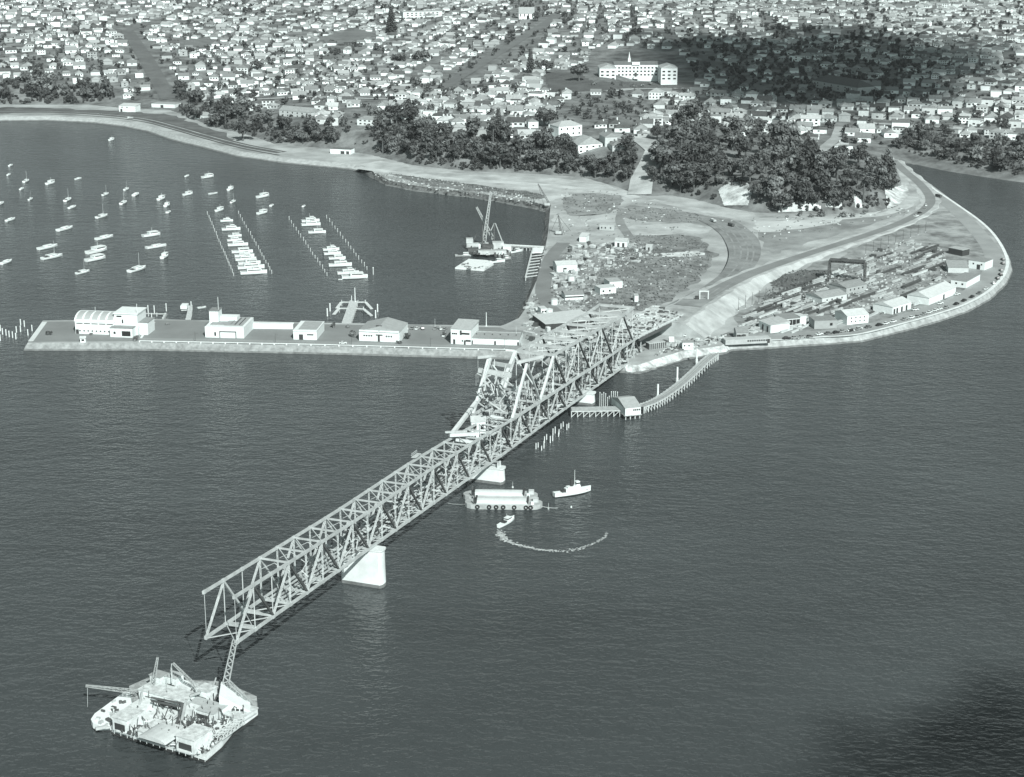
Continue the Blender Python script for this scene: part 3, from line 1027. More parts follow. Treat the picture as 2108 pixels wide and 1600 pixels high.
for k, (a, b) in enumerate((((1010, 856), (1037, 862)), ((1012, 866), (1037, 871)), ((1012, 876), (1050, 884)))):
    o = thing('steel_girder', 'pale steel girder lying across the bridge deck beside the hut, %s from the back' % ordw(k), 'girder', onp(a[0], a[1], 10), group='girders on the deck by the hut')
    MB().beam(onp(a[0], a[1], 10), onp(b[0], b[1], 4), 1.1, 1.0).build('web', M_steell, o, tuple(o.location))
MB
wp = onp(845 + 12, 938, 11.5)
o = thing('work_platform', 'small railed work platform hanging on the outside of the left top chord', 'platform', wp)
MB().box((0, 0, 0), (6, 2.0, .3), BANG).build('platform_floor', M_steel, o)
for dz in (.7, 1.4):
    MB().beam(BD * -3 + BN * 1 + Vector((0, 0, dz)), BD * 3 + BN * 1 + Vector((0, 0, dz)), .15).build('guard_rail', M_steell, o)
# ------------------------------------------------------------------ buildings on the breakwater
def frame2(a, b):
    d = b - a
    return (a + b) / 2, math.atan2(d.y, d.x), d.length
def roof_mb(L, D, h, rh, kind, e=0.3):
    mb = MB()
    x0, x1, y0, y1 = -L / 2 - e, L / 2 + e, -e, D + e
    if kind == 'flat':
        mb.box((0, D / 2, h + .15), (L + .1, D + .1, .3))
        return mb
    if kind == 'gablex':
        ym = (y0 + y1) / 2
        vs = [(x0, y0, h), (x1, y0, h), (x1, y1, h), (x0, y1, h), (x0, ym, h + rh), (x1, ym, h + rh)]
        return mb.add(vs, [(0, 1, 5, 4), (2, 3, 4, 5), (0, 4, 3), (1, 2, 5), (3, 2, 1, 0)])
    if kind == 'gabley':
        vs = [(x0, y0, h), (x1, y0, h), (x1, y1, h), (x0, y1, h), (0, y0, h + rh), (0, y1, h + rh)]
        return mb.add(vs, [(0, 4, 5, 3), (1, 2, 5, 4), (0, 1, 4), (2, 3, 5), (3, 2, 1, 0)])
    if kind == 'hip':
        ym = (y0 + y1) / 2
        k = min(L, D) / 2
        if L >= D:
            r0, r1 = (x0 + k, ym, h + rh), (x1 - k, ym, h + rh)
            vs = [(x0, y0, h), (x1, y0, h), (x1, y1, h), (x0, y1, h), r0, r1]
            return mb.add(vs, [(0, 1, 5, 4), (2, 3, 4, 5), (0, 4, 3), (1, 2, 5), (3, 2, 1, 0)])
        r0, r1 = (0, y0 + k, h + rh), (0, y1 - k, h + rh)
        vs = [(x0, y0, h), (x1, y0, h), (x1, y1, h), (x0, y1, h), r0, r1]
        return mb.add(vs, [(0, 4, 5, 3), (1, 2, 5, 4), (0, 1, 4), (2, 3, 5), (3, 2, 1, 0)])
    if kind == 'mono':
        vs = [(x0, y0, h), (x1, y0, h), (x1, y1, h + rh), (x0, y1, h + rh), (x0, y1, h), (x1, y1, h)]
        return mb.add(vs, [(0, 1, 2, 3), (0, 3, 4), (1, 5, 2), (4, 3, 2, 5), (0, 4, 5, 1)])
    if kind == 'vault':
        n = 10
        vs = []
        for x in (x0, x1):
            for i in range(n + 1):
                a = math.pi * i / n
                vs.append((x, (y0 + y1) / 2 - math.cos(a) * (y1 - y0) / 2, h + math.sin(a) * rh))
        k = n + 1
        fs = [(i, k + i, k + i + 1, i + 1) for i in range(n)]
        fs += [tuple(range(0, k)), tuple(range(2 * k - 1, k - 1, -1))]
        return mb.add(vs, fs)
def bldg(name, label, cat, a, b, depth, h, kind='flat', rh=2.0, mw=None, mr=None, wins=(), doors=(), sidewins=0, group=None, extra=None):
    c, rz, L = frame2(a, b)
    th = thing(name, label, cat, c, rz, group)
    MB().box((0, depth / 2, h / 2), (L, depth, h)).build('wall', mw or M_white, th)
    o = roof_mb(L, depth, h + .004, rh, kind).build('roof', mr or M_roof, th)
    if kind in ('vault', 'mono'):
        fixn(o)
    for (fx, fz, w, hh) in wins:
        MB().box((-L / 2 + fx * L, -.03, fz), (w, .12, hh)).build('window', M_glass, th)
    for (fx, w, hh) in doors:
        MB().box((-L / 2 + fx * L, -.03, hh / 2), (w, .14, hh)).build('door', M_dark, th)
    for k in range(sidewins):
        MB().box((L / 2 + .02, depth * (k + .5) / sidewins, h * .55), (.1, 1.6, 1.2)).build('window', M_glass, th)
    th['_L'] = L
    del th['_L']
    return th, L
def ga(x, y, s=3.294, ox=0, oy=580, z=ZL):
    return G(ox + x / s, oy + y / s, z)
# boat hall with the barrel roof and its tower block
t1, L = bldg('boat_hall', 'white barrel roofed hall with a stepped tower block at the seaward breakwater end', 'hall', ga(513, 352), ga(775, 362), 17, 7.4, 'vault', 4.2, M_white, M_white,
             [(.02 + .98 * (k + .5) / 5, 6.3, 3.8, .45) for k in range(5)] + [(.12 + .85 * k / 8, 1.9, .8, .8) for k in range(8)], [(.05, 1.8, 2.6)])
for k in range(5):
    mb = MB()
    n = 6
    x0 = -L / 2 + L * (k + .12) / 5 + .2
    x1 = -L / 2 + L * (k + .88) / 5 + .2
    vs = []
    for i in range(n + 1):
        a = math.pi * (.10 + .42 * i / n)
        for x in (x0, x1):
            vs.append((x, 8.5 - math.cos(a) * 8.86, 7.4 + math.sin(a) * 4.28))
    mb.add(vs, [(2 * i, 2 * i + 1, 2 * i + 3, 2 * i + 2) for i in range(n)])
    mb.build('roof_panel', mat('roof_panel_grey', 0.36, 0.05, 0.5), t1)
c = L / 2
MB().box((c + 7, 9, 6.2), (14, 15, 12.4)).build('tower_block', M_white, t1)
MB().box((c + 7, 9, 12.7), (15, 16, .6)).build('tower_roof', M_white, t1)
MB().box((c + 15.5, 9, 3.6), (8, 12, 7.2)).build('side_wing', M_white, t1)
MB().box((c + 15.5, 9, 7.3), (8.4, 12.4, .3)).build('wing_roof', M_roof, t1)
MB().box((c + 6, -1, 2.7), (13.5, 7, 5.4)).build('front_annex', M_white, t1)
MB().box((c + 6, -1, 5.5), (13.9, 7.4, .3)).build('annex_roof', M_roof, t1)
MB().box((c + 2, -4.53, 2.6), (1.2, .1, 1.4)).build('window', M_glass, t1)
MB().box((c + 9, -4.53, 2.3), (5.2, .12, 3.0)).build('window', M_glass, t1)
MB().box((c + 5, 1.45, 8), (.8, .12, 2.2)).build('window', M_glass, t1)
MB().box((c + 3, 1.45, 11), (3, .12, .8)).build('window', M_glass, t1)
MB().tube((c + 13.6, 3, 12), (c + 13.6, 3, 18.5), .14).build('flagpole', M_white, t1)
MB().tube((-2, 8, 11), (-2, 8, 14.5), .1).build('flagpole', M_white, t1)
# club house with a corner tower and a pit roof
t2, L = bldg('club_house', 'white club house with a tall corner tower and grey panelled roof on the breakwater', 'club house', ga(1392, 378), ga(1655, 385), 24, 6.2, 'flat', .3, M_white, M_white)
MB().box((-L / 2 + 6.0, -.04, 2.2), (1, .1, 2.2)).build('window', M_glass, t2)
MB().box((2, -.04, 2.0), (10, .12, 4.0)).build('doorway', M_dark, t2)
MB().box((2, -.14, 1.7), (9, .14, 3.4)).build('doorway_panel', M_white, t2)
MB().box((L / 2 - 7, 13, 6.65), (11, 20, .2)).build('roof_panel', mat('roof_panel_mid', 0.33, 0.08, 0.5), t2)
for k in range(3):
    MB().box((L / 2 - 9 + k * 2.6, 13, 6.85), (.5, 16, .2)).build('roof_rib', M_dark if k else M_roof, t2)
MB().box((-2.5, 8, 6.7), (14, 8, .3)).build('roof_well', M_roof, t2)
MB().box((-2, 18, 7.6), (12, 7, 2.2)).build('roof_room', M_white, t2)
MB().box((-L / 2 + 2.9, 14, 6.6), (5.4, 8, 13.2)).build('tower', M_white, t2)
MB().box((-L / 2 + 2.9, 14, 13.4), (5.8, 8.4, .4)).build('tower_cap', M_roof, t2)
MB().tube((-L / 2 + 5, 13, 13), (-L / 2 + 5, 13, 21), .14).build('flagpole', M_white, t2)
o = thing('garden_wall', 'long low white wall running between two buildings on the breakwater', 'wall', *frame2(ga(1712, 318), ga(1988, 322))[:2])
L = frame2(ga(1712, 318), ga(1988, 322))[2]
MB().box((0, 0, 1.5), (L, .5, 3.0)).build('panel', M_white, o)
MB().box((0, 1.5, 3.1), (L + .4, 3.6, .2)).build('coping', M_concw, o)
z2 = lambda x, y: ga(x, y, 3.904, 560, 560)
t3, L = bldg('boat_shed', 'small flat roofed white building beside the long low wall on the breakwater', 'shed', z2(172, 543), z2(360, 548), 22, 4.8, 'flat', .3, M_white, M_roofl,
             [(.62 + .07 * k, 3.1, .9, .7) for k in range(4)], [(.33, 2.4, 3.2)])
MB().box((0, 11, 5.3), (L + .3, 22.3, .5)).build('parapet', M_white, t3)
MB().box((1, 11.5, 5.57), (L - 3, 19, .2)).build('roof_deck', mat('roof_felt', 0.34, 0.12, 0.4), t3)
MB().box((-L / 2 + .05, 4, 3), (.3, 2, 1)).build('window', M_glass, t3)
t4, L = bldg('club_house', 'wide white club house with a low ridged grey roof on the breakwater', 'club house', z2(700, 553), z2(1025, 567), 22, 6.0, 'gabley', 3.0, M_white, mat('roof_slate', 0.33, 0.1, 0.4),
             [(.13 + .06 * k, 3.3, .9, .8) for k in range(4)] + [(.68, 3.3, .8, .9), (.74, 3.3, .8, .9), (.8, 3.3, .8, .9)], [(.49, 1.2, 3.6)])
MB().box((0, -.06, 3.9), (4, .1, .7)).build('sign_board', M_dark, t4)
MB().box((-.5, 2, 7.8), (3.4, 1.2, 2.4)).build('dormer', M_dark, t4)
MB().box((-L / 4, -.2, 6.2), (L / 2 - .5, .8, .9)).build('parapet', M_white, t4)
MB().box((L / 4, -.2, 6.2), (L / 2 - .5, .8, .9)).build('parapet', M_white, t4)
t5, L = bldg('club_house', 'two storey white block with a grey roof at the landward breakwater end', 'club house', z2(1437, 578), z2(1598, 588), 18, 9.0, 'mono', 1.4, M_white, M_roofl,
             [(.1 + .09 * k, 6.2, .9, .8) for k in range(3)] + [(.55 + .07 * k, 6.5, .8, 1.0) for k in range(6)] + [(.58, 2.2, .7, .9)] + [(.78 + .06 * k, 2.4, .8, 1.0) for k in range(4)], [(.17, 1.2, 2.8), (.7, 1, 2.6)])
MB().box((-L / 2 + 6, -.1, 7.0), (1, .2, 2.6)).build('drainpipe', M_dark, t5)
t6, L = bldg('long_shed', 'long low white shed with a grey ridged roof joined to the two storey club house', 'shed', z2(1601, 580), z2(1985, 592), 20, 3.6, 'gablex', 1.3, M_white, mat('roof_iron', 0.27, 0.1, 0.4),
             [], [(.02, .9, 2.2), (.5, 1, 2.2), (.98, 1, 2.0)])
MB().box((0, 10, 5.0), (L, .3, .25)).build('ridge_cap', M_roofl, t6)
for k in range(6):
    MB().box((-L / 2 + (k + .5) * L / 6, 6, 4.6), (.6, .6, .5)).build('roof_vent', M_dark, t6)
def pole(name, label, cat, p, h, r=.16, m=None, group=None, arm=0):
    th = thing(name, label, cat, p, 0, group)
    MB().tube((0, 0, 0), (0, 0, h), r, r * .6).build('shaft', m or M_white, th)
    if arm:
        MB().beam((0, 0, h * .85), (arm, 0, h * .85), .12).build('arm', m or M_white, th)
    MB().box((0, 0, .15), (r * 4, r * 4, .3)).build('base', M_conc, th)
    return th
pole('mast', 'thick white mast standing behind the long low shed', 'mast', z2(1722, 436), 8.5, .3)
pole('flagpole', 'thin flagpole at the right end of the long low shed', 'flagpole', z2(1962, 560), 9, .1)
pole('flagpole', 'thin grey flagpole left of the two storey club house', 'flagpole', z2(1310, 440), 5, .08)
lamps = []
for x, y in ((287, 692), (402, 704), (567, 707), (724, 711), (886, 716), (1038, 718)):
    lamps.append(pole('street_lamp', '', 'street lamp', G(x, y, ZL), 6, .12, M_steeld, 'street lamps along the breakwater road', 1.6))
for i, o in enumerate(lamps):
    o['label'] = 'thin dark street lamp on the breakwater road, %s from the left' % ordw(i)
# railing along the breakwater sea wall
rl = thing('railing', 'low white post and rail fence along the top of the breakwater sea wall', 'railing', G(600, 711, ZL))
mb = MB()
rp_ = []
for (a, b), (c, d) in zip(OB[1:-1], OB[2:]):
    for j in range(14):
        rp_.append(G(lerp(a, c, j / 14), lerp(b, d, j / 14), ZL) + Vector((0, .5, 0)))
for a, b in zip(rp_[:-1], rp_[1:]):
    mb.beam(a + Vector((0, 0, .85)), b + Vector((0, 0, .85)), .25, .35)
mb.build('rail', M_white, rl, tuple(rl.location))
for p in rp_:
    MB().box((p.x, p.y, p.z + .5), (.7, .5, 1.0)).build('post', M_white, rl, tuple(rl.location))
# little white kiosk on the lawn
small_house('kiosk', 'tiny white kiosk on the lawn in front of the barrel roofed hall', 'kiosk', G(171.5, 704, ZL), .1, 3, 3, 2.6, .9, M_white, M_roofw, 1, False)
# jetties behind the breakwater
def jetty(name, label, pts, width, z=2.6, m=None, every=5, arms=()):
    p0 = pts[0]
    th = thing(name, label, 'jetty', (p0.x, p0.y, 0))
    O = (p0.x, p0.y, 0)
    mb = MB()
    for a, b in zip(pts[:-1], pts[1:]):
        a2, b2 = Vector((a.x, a.y, z)), Vector((b.x, b.y, z))
        mb.beam(a2, b2, width, .35)
    mb.build('deck', m or M_timberl, th, O)
    tot = 0
    for a, b in zip(pts[:-1], pts[1:]):
        L = (b - a).length
        d = (b - a).normalized()
        nr = Vector((d.y, -d.x, 0))
        k = max(1, int(L / every))
        for j in range(k + 1):
            for s in (-1, 1):
                q = a + d * (L * j / k) + nr * (s * width * .45)
                MB().tube((q.x, q.y, -2), (q.x, q.y, z + .6), .2, n=6).build('pile', M_pile, th, O)
    return th
gj = lambda x, y: ga(x, y, 3.904, 560, 560, 2.0)
j1 = jetty('jetty', 'pale timber jetty with bent side arms and a tall mast at its outer end', [gj(590, 435), gj(660, 240)], 5.5)
for s, (x0, y0, x1, y1, x2, y2) in enumerate(((610, 300, 540, 300, 495, 325), (660, 300, 735, 305, 800, 335), (630, 250, 560, 250, 520, 275), (670, 250, 750, 250, 800, 280))):
    mb = MB()
    ps = [gj(x0, y0), gj(x1, y1), gj(x2, y2)]
    for a, b in zip(ps[:-1], ps[1:]):
        mb.beam((a.x, a.y, 2.6), (b.x, b.y, 2.6 if b is not ps[2] else .6), 2.0, .4)
    mb.build('side_arm', M_timberl, j1, (gj(590, 435).x, gj(590, 435).y, 0))
    for p in ps[1:2]:
        MB().tube((p.x, p.y, -2), (p.x, p.y, 4), .3).build('pile', M_pile, j1, (gj(590, 435).x, gj(590, 435).y, 0))
p = gj(668, 250)
O1 = (gj(590, 435).x, gj(590, 435).y, 0)
MB().tube((p.x, p.y, 0), (p.x, p.y, 12), .35, .25).build('mast', M_white, j1, O1)
p = gj(640, 240)
MB().tube((p.x, p.y, 0), (p.x, p.y, 6), .25, .2).build('mast', M_white, j1, O1)
fenders = []
for x, y in ((466, 290), (444, 330), (848, 295), (832, 345)):
    p = gj(x, y)
    th = thing('mooring_pile', '', 'mooring pile', (p.x, p.y, 0), 0, 'mooring piles around the jetty with side arms')
    MB().tube((0, 0, -2), (0, 0, 4.6), .45, .4).build('shaft', M_white, th)
    MB().tube((0, 0, 4.6), (0, 0, 5.0), .5, .3).build('cap', M_white, th)
    fenders.append(th)
for o, w in zip(fenders, ('outer left', 'inner left', 'outer right', 'inner right')):
    o['label'] = 'white mooring pile beside the jetty with bent arms, the %s one' % w
j2 = jetty('jetty', 'small pale jetty with a short crossed end behind the breakwater lawn', [ga(1270, 275, z=2), ga(1285, 215, z=2), ga(1290, 170, z=2)], 2.6)
p, q = ga(1228, 195, z=2.4), ga(1268, 192, z=2.4)
O2 = (ga(1270, 275, z=2).x, ga(1270, 275, z=2).y, 0)
MB().beam(p, q, 1.2, .4).build('side_arm', M_timberl, j2, O2)
p = ga(1296, 165, z=2)
MB().tube((p.x, p.y, -1), (p.x, p.y, 5), .3).build('mast', M_white, j2, O2)
MB().box((p.x - 3, p.y - 6, 3.4), (4, 7, 2)).build('landing_hut', M_white, j2, O2)
j3 = jetty('jetty', 'thin L shaped walkway on piles behind the barrel roofed hall', [ga(950, 217, z=1.5), ga(1120, 220, z=1.5), ga(1100, 262, z=1.5)], 1.0, 1.6)
for k, (x, y) in enumerate(((1005, 212), (1047, 214), (1128, 200), (1030, 268))):
    p = ga(x, y, z=0)
    MB().tube((p.x, p.y, -1), (p.x, p.y, 5), .3).build('pile', M_white, j3, (ga(950, 217, z=1.5).x, ga(950, 217, z=1.5).y, 0))
pl = []
for k, (x, y) in enumerate(((2, 400), (3, 335), (18, 358), (42, 365), (63, 375), (86, 380), (108, 390), (140, 295), (166, 305), (112, 345), (140, 340), (190, 365), (218, 335))):
    p = ga(x, y, z=0)
    th = thing('mooring_pile', 'pile', 'mooring pile', (p.x, p.y, 0), 0, 'mooring piles off the seaward end of the breakwater')
    MB().tube((0, 0, -2), (0, 0, 3.4), .35, .3).build('shaft', M_white, th)
    MB().tube((0, 0, 3.4), (0, 0, 3.8), .4, .2).build('cap', M_white, th)
    pl.append(th)
for i, o in enumerate(sorted(pl, key=lambda o: o.location.x)):
    o['label'] = 'pale pile standing off the seaward breakwater end, %s from the left' % ordw(i)

# ------------------------------------------------------------------ boats
def hull_mb(L, B, H, mb=None, mi=0, draft=.35, sheer=.25, transom=.75, bow=2.2):
    mb = mb or MB()
    n = 10
    rows = []
    for i in range(n + 1):
        t = i / n
        x = -L / 2 + L * t
        w = B / 2 * (transom + (1 - transom) * math.sin(min(1, t * 2) * math.pi / 2)) if t < .5 else B / 2 * max(.02, (1 - ((t - .5) * 2) ** bow))
        s = H * (1 + sheer * (2 * t - .8) ** 2)
        rows.append([(x, -w, s), (x, -w * .86, .25 * H), (x, -w * .45, -draft), (x, w * .45, -draft), (x, w * .86, .25 * H), (x, w, s)])
    vs = [p for r_ in rows for p in r_]
    fs = []
    for i in range(n):
        for j in range(5):
            a = i * 6 + j
            fs.append((a, a + 1, a + 7, a + 6))
        a = i * 6
        fs.append((a + 5, a, a + 6, a + 11))
    fs.append((5, 4, 3, 2, 1, 0))
    mb.add(vs, fs, mi)
    return mb
def boat_proto(kind):
    th = thing('moored_boat', 'proto', 'boat')
    if kind == 'yacht' or kind == 'sloop':
        o = fixn(hull_mb(10, 2.7, .95).build('hull', M_hull, th))
        MB().box((.2, 0, 1.25), (4.2, 1.5, .75)).build('cabin', M_white, th)
        MB().box((-2.8, 0, 1.12), (2.3, 1.3, .12)).build('cockpit', M_dark if kind == 'sloop' else M_deck, th)
        MB().box((.6, 0, 1.32), (3.0, 1.56, .22)).build('window', M_glass, th)
        if kind == 'sloop':
            MB().tube((1.1, 0, 1.0), (1.1, 0, 8.5), .045, .03, n=5).build('mast', M_white, th)
            MB().tube((1.1, 0, 2.2), (-3.4, 0, 2.1), .12, n=5).build('boom', M_white, th)
    elif kind == 'launch':
        fixn(hull_mb(12, 3.6, 1.35, sheer=.3).build('hull', M_hull, th))
        MB().box((.8, 0, 2.2), (5.8, 2.6, 1.5)).build('cabin', M_white, th)
        MB().box((.8, 0, 3.0), (6.3, 2.8, .16)).build('cabin_roof', M_white, th)
        MB().box((1.0, 0, 2.4), (5.0, 2.66, .5)).build('window', M_glass, th)
        MB().box((-4.1, 0, 1.55), (2.8, 2.4, .16)).build('cockpit', M_deck, th)
        MB().tube((.4, 0, 3), (.4, 0, 5.6), .07, .05, n=5).build('mast', M_white, th)
    elif kind == 'cruiser':
        fixn(hull_mb(14, 4.0, 1.5, sheer=.3).build('hull', M_hull, th))
        MB().box((.2, 0, 2.3), (7.6, 3.0, 1.7)).build('cabin', M_white, th)
        MB().box((1.2, 0, 3.6), (3.0, 2.3, 1.2)).build('wheelhouse', M_white, th)
        MB().box((.2, 0, 2.5), (6.8, 3.06, .5)).build('window', M_glass, th)
        MB().box((1.3, 0, 3.8), (2.6, 2.36, .45)).build('window', M_glass, th)
        MB().box((-5.3, 0, 1.7), (2.6, 2.8, .16)).build('cockpit', M_deck, th)
        MB().tube((-.6, 0, 4), (-.6, 0, 6.8), .08, .05, n=5).build('mast', M_white, th)
    else:
        fixn(hull_mb(5, 1.9, .6, sheer=.2).build('hull', M_hull, th))
        MB().box((-.3, 0, .72), (2.6, 1.2, .1)).build('well', M_deck, th)
        MB().box((-.2, 0, .78), (.35, 1.4, .1)).build('thwart', M_timber, th)
    return th
NOM = dict(yacht=10, sloop=10, launch=12, cruiser=14, dinghy=5)
PROTO = {}
USED = {}
def put_boat(kind, p, L, rz, group):
    if kind not in PROTO:
        PROTO[kind] = boat_proto(kind)
        o = PROTO[kind]
        s = L / NOM[kind]
        o.location, o.rotation_euler, o.scale = p, (0, 0, rz), (s, s * rnd.uniform(1.2, 1.45), s ** .6)
    else:
        s = L / NOM[kind]
        o = copy_thing(PROTO[kind], p, rz, (s, s * rnd.uniform(1.2, 1.45), s ** .6))
    o['group'] = group
    o['category'] = 'boat'
    return o
BOATS = [(58, 55, 70, 8, 'y'), (48, 105, 60, 7, 'y'), (142, 140, 62, 11, 's'), (118, 182, 55, 8, 'y'), (275, 152, 38, 12, 'l'), (425, 127, 30, 8, 'y'), (166, 238, 55, 8, 's'), (4, 262, 80, 11, 'y'),
         (58, 350, 40, 12, 'y'), (368, 242, 62, 13, 's'), (393, 282, 42, 11, 'y'), (573, 212, 42, 10, 's'), (686, 184, 48, 9, 's'), (737, 213, 68, 12, 'y'), (670, 258, 64, 13, 's'), (876, 236, 45, 12, 'l'),
         (906, 272, 62, 10, 'l'), (914, 307, 75, 7, 'd'), (1021, 212, 25, 11, 'l'), (1015, 112, 40, 7, 'y'), (1129, 118, 18, 13, 'l'), (1157, 207, 15, 9, 'd'), (1251, 184, 45, 10, 'l'), (1265, 252, 45, 9, 's'),
         (1193, 298, 35, 11, 'l'), (1428, 224, 22, 14, 'l'), (1474, 271, 60, 7, 'd'), (1425, 313, 28, 12, 'l'), (1648, 275, 60, 6, 'd'), (554, 332, 35, 14, 's'), (354, 400, 32, 17, 'y'), (568, 448, 25, 17, 'y'),
         (822, 435, 10, 15, 'l'), (848, 497, 12, 17, 'y'), (893, 550, 68, 12, 'l'), (260, 500, 25, 18, 'y'), (284, 553, 22, 18, 's'), (527, 522, 25, 19, 'l'), (520, 565, 20, 17, 'l'), (450, 635, 25, 12, 's'),
         (746, 620, 32, 18, 's'), (36, 580, 42, 13, 'y'), (606, -84, 40, 9, 'l'), (1095, 825, 5, 6, 'd')]
KN = dict(y='yacht', s='sloop', l='launch', d='dinghy')
KW = dict(y='low cabined white yacht', s='bare masted white yacht', l='white motor launch', d='small white dinghy')
bl = []
for x, y, h, L, k in BOATS:
    p = G(x / 2.635, 320 + y / 2.635, 0.3)
    o = put_boat(KN[k], (p.x, p.y, 0), L * .98, R(min(h + 30, 82)), 'boats on swing moorings in the harbour')
    o['_k'] = k
    bl.append(o)
rowlabels(bl, 6, lambda o, a, b: '%s moored %s from left in the %s boat row from the breakwater' % (KW[o['_k']], a, b))
for o in bl:
    del o['_k']
def mz(x, y, z=0):
    return G(410 + x / 5.547, 420 + y / 5.547, z)
C1 = [(312, 205, 155), (362, 303, 225), (405, 378, 160), (400, 428, 170), (440, 482, 235), (490, 562, 240), (515, 608, 220), (530, 648, 235), (570, 692, 250), (590, 742, 295), (620, 802, 290)]
C2 = [(1270, 208, 225), (1275, 250, 235), (1345, 337, 210), (1505, 535, 190), (1520, 582, 195), (1575, 635, 190), (1610, 714, 255), (1700, 805, 235), (1775, 852, 280), (1610, 870, 45)]
for nm, CC, wd in (('left', C1, 'left'), ('right', C2, 'right')):
    for i, (x, y, w) in enumerate(CC):
        p = mz(x, y, 0)
        L = w / 5.547 * .29 * 1.2
        k = 'dinghy' if w < 60 else ('cruiser' if i % 3 != 2 else 'launch')
        o = put_boat(k, (p.x, p.y + 1.2, 0), L, R(14 + rnd.uniform(-3, 3)), 'launches berthed between the %s pair of pile rows' % wd)
        kw = {'dinghy': 'tiny white dinghy', 'cruiser': 'white wheelhouse cruiser', 'launch': 'long cabined white launch'}[k]
        o['label'] = '%s berthed in the %s marina row, %s from the far end' % (kw, wd, ordw(i))
PR = [((95, 122), (395, 822), 19), ((450, 112), (832, 797), 18), ((1025, 182), (1462, 822), 17), ((1458, 165), (1915, 752), 16)]
PN = ['leftmost', 'second', 'third', 'rightmost']
pp = thing('mooring_pile', 'proto', 'mooring pile')
MB().tube((0, 0, -2), (0, 0, 2.3), .28, .24, n=6).build('shaft', M_pile, pp)
MB().tube((0, 0, 2.3), (0, 0, 2.6), .34, .2, n=6).build('cap', M_white, pp)
first = True
for r_, (a, b, n) in enumerate(PR):
    for k in range(n):
        t = k / (n - 1)
        p = mz(lerp(a[0], b[0], t) + rnd.uniform(-3, 3), lerp(a[1], b[1], t), 0)
        if first:
            pp.location = (p.x, p.y, 0)
            o = pp
            first = False
        else:
            o = copy_thing(pp, (p.x, p.y, 0), 0, (1, 1, rnd.uniform(.85, 1.15)))
        o['group'] = 'berth piles in the %s row' % PN[r_]
        o['label'] = 'slim pale berth pile in the %s marina pile row, %s from the far end' % (PN[r_], ordw(k))
p = mz(1988, 805, 0)
copy_thing(pp, (p.x, p.y, 0), 0, (1.5, 1.5, 1.9), 'tall thick white pile standing alone right of the rightmost marina row')['group'] = 'berth piles in the rightmost row'
# ------------------------------------------------------------------ curved trestle jetty, its shed and the piles by the bridge
jz = 3.4
jp = [G(a, b, jz) for a, b in [(1470, 728), (1452, 742), (1425, 768), (1400, 790), (1370, 812), (1345, 826), (1318, 836)]]
jpts = smoothpts(jp, 5)
jw = 5.0
JO = (jpts[0].x, jpts[0].y, 0)
jt = thing('trestle_jetty', 'long curved timber trestle jetty from the point sea wall to the gabled shed', 'jetty', JO)
ribbon(jpts, jw, 0.0, nc=1).build('deck', mat('jetty_planks', 0.4, 0.2, 0.6), jt, JO)
mbr = MB()
for s in (-1, 1):
    pr = None
    for i, p in enumerate(jpts):
        d = jpts[min(i + 1, len(jpts) - 1)] - jpts[max(i - 1, 0)]
        nr = Vector((d.y, -d.x, 0)).normalized()
        q = p + nr * (s * jw / 2)
        MB().tube((q.x, q.y, -2), (q.x, q.y, jz + .2), .32, n=6).build('pile', M_pile, jt, JO)
        if pr is not None:
            MB().beam((pr.x, pr.y, 0.2), (q.x, q.y, jz - .3), .35).build('brace', M_timberl, jt, JO)
            if s < 0:
                MB().beam((pr.x, pr.y, jz + 1.1), (q.x, q.y, jz + 1.1), .14).build('handrail', M_timber, jt, JO)
            MB().beam((pr.x, pr.y, jz - .3), (q.x, q.y, jz - .3), .4, .5).build('edge_beam', M_timberl, jt, JO)
        if s < 0:
            MB().beam((q.x, q.y, jz), (q.x, q.y, jz + 1.2), .14).build('rail_post', M_timber, jt, JO)
        pr = q
for off in (-1.2, 1.2):
    o = ribbon([p + Vector((off * .8, off * .5, 0)) for p in jpts], .22, .12, nc=1).build('track_rail', M_steeld, jt, JO)
w0, w1 = G(1176, 842, jz), G(1300, 840, jz)
wst = thing('work_platform', 'straight timber staging on braced piles between the squat pier and the gabled shed', 'platform', (w0.x, w0.y, 0))
WO = (w0.x, w0.y, 0)
ribbon([w0, w0.lerp(w1, .5), w1], 7, 0, nc=1).build('deck', mat('jetty_planks', 0.4), wst, WO)
for k in range(11):
    p = w0.lerp(w1, k / 10)
    q = w0.lerp(w1, min(1, (k + 1) / 10))
    for dy in (-3.4, 3.4):
        MB().tube((p.x, p.y + dy, -2), (p.x, p.y + dy, jz), .3, n=6).build('pile', M_pile, wst, WO)
        MB().beam((p.x, p.y + dy, .2), (q.x, q.y + dy, jz - .3), .3).build('brace', M_timberl, wst, WO)
    MB().beam((p.x, p.y - 3.5, jz - .3), (q.x, q.y - 3.5, jz - .3), .4, .5).build('edge_beam', M_timberl, wst, WO)
c0, c1 = G(1287, 856, 2.2), G(1319, 853, 2.2)
sh, L = bldg('jetty_shed', 'gabled shed with a broad grey roof on piles at the curved jetty end', 'shed', c0, c1, 20, 4.0, 'gablex', 2.6, M_white, mat('shed_roof', 0.36, 0.1, 0.5), [(.55 + .12 * k, 2.6, .7, .9) for k in range(4)])
for k in range(4):
    for y in (0.3, 19.7):
        MB().tube((-L / 2 + .4 + (L - .8) * k / 3, y, -4), (-L / 2 + .4 + (L - .8) * k / 3, y, 0.1), .3, n=6).build('pile', M_pile, sh)
MB().box((0, 10, -.15), (L + 1, 21, .3)).build('floor', M_timber, sh)
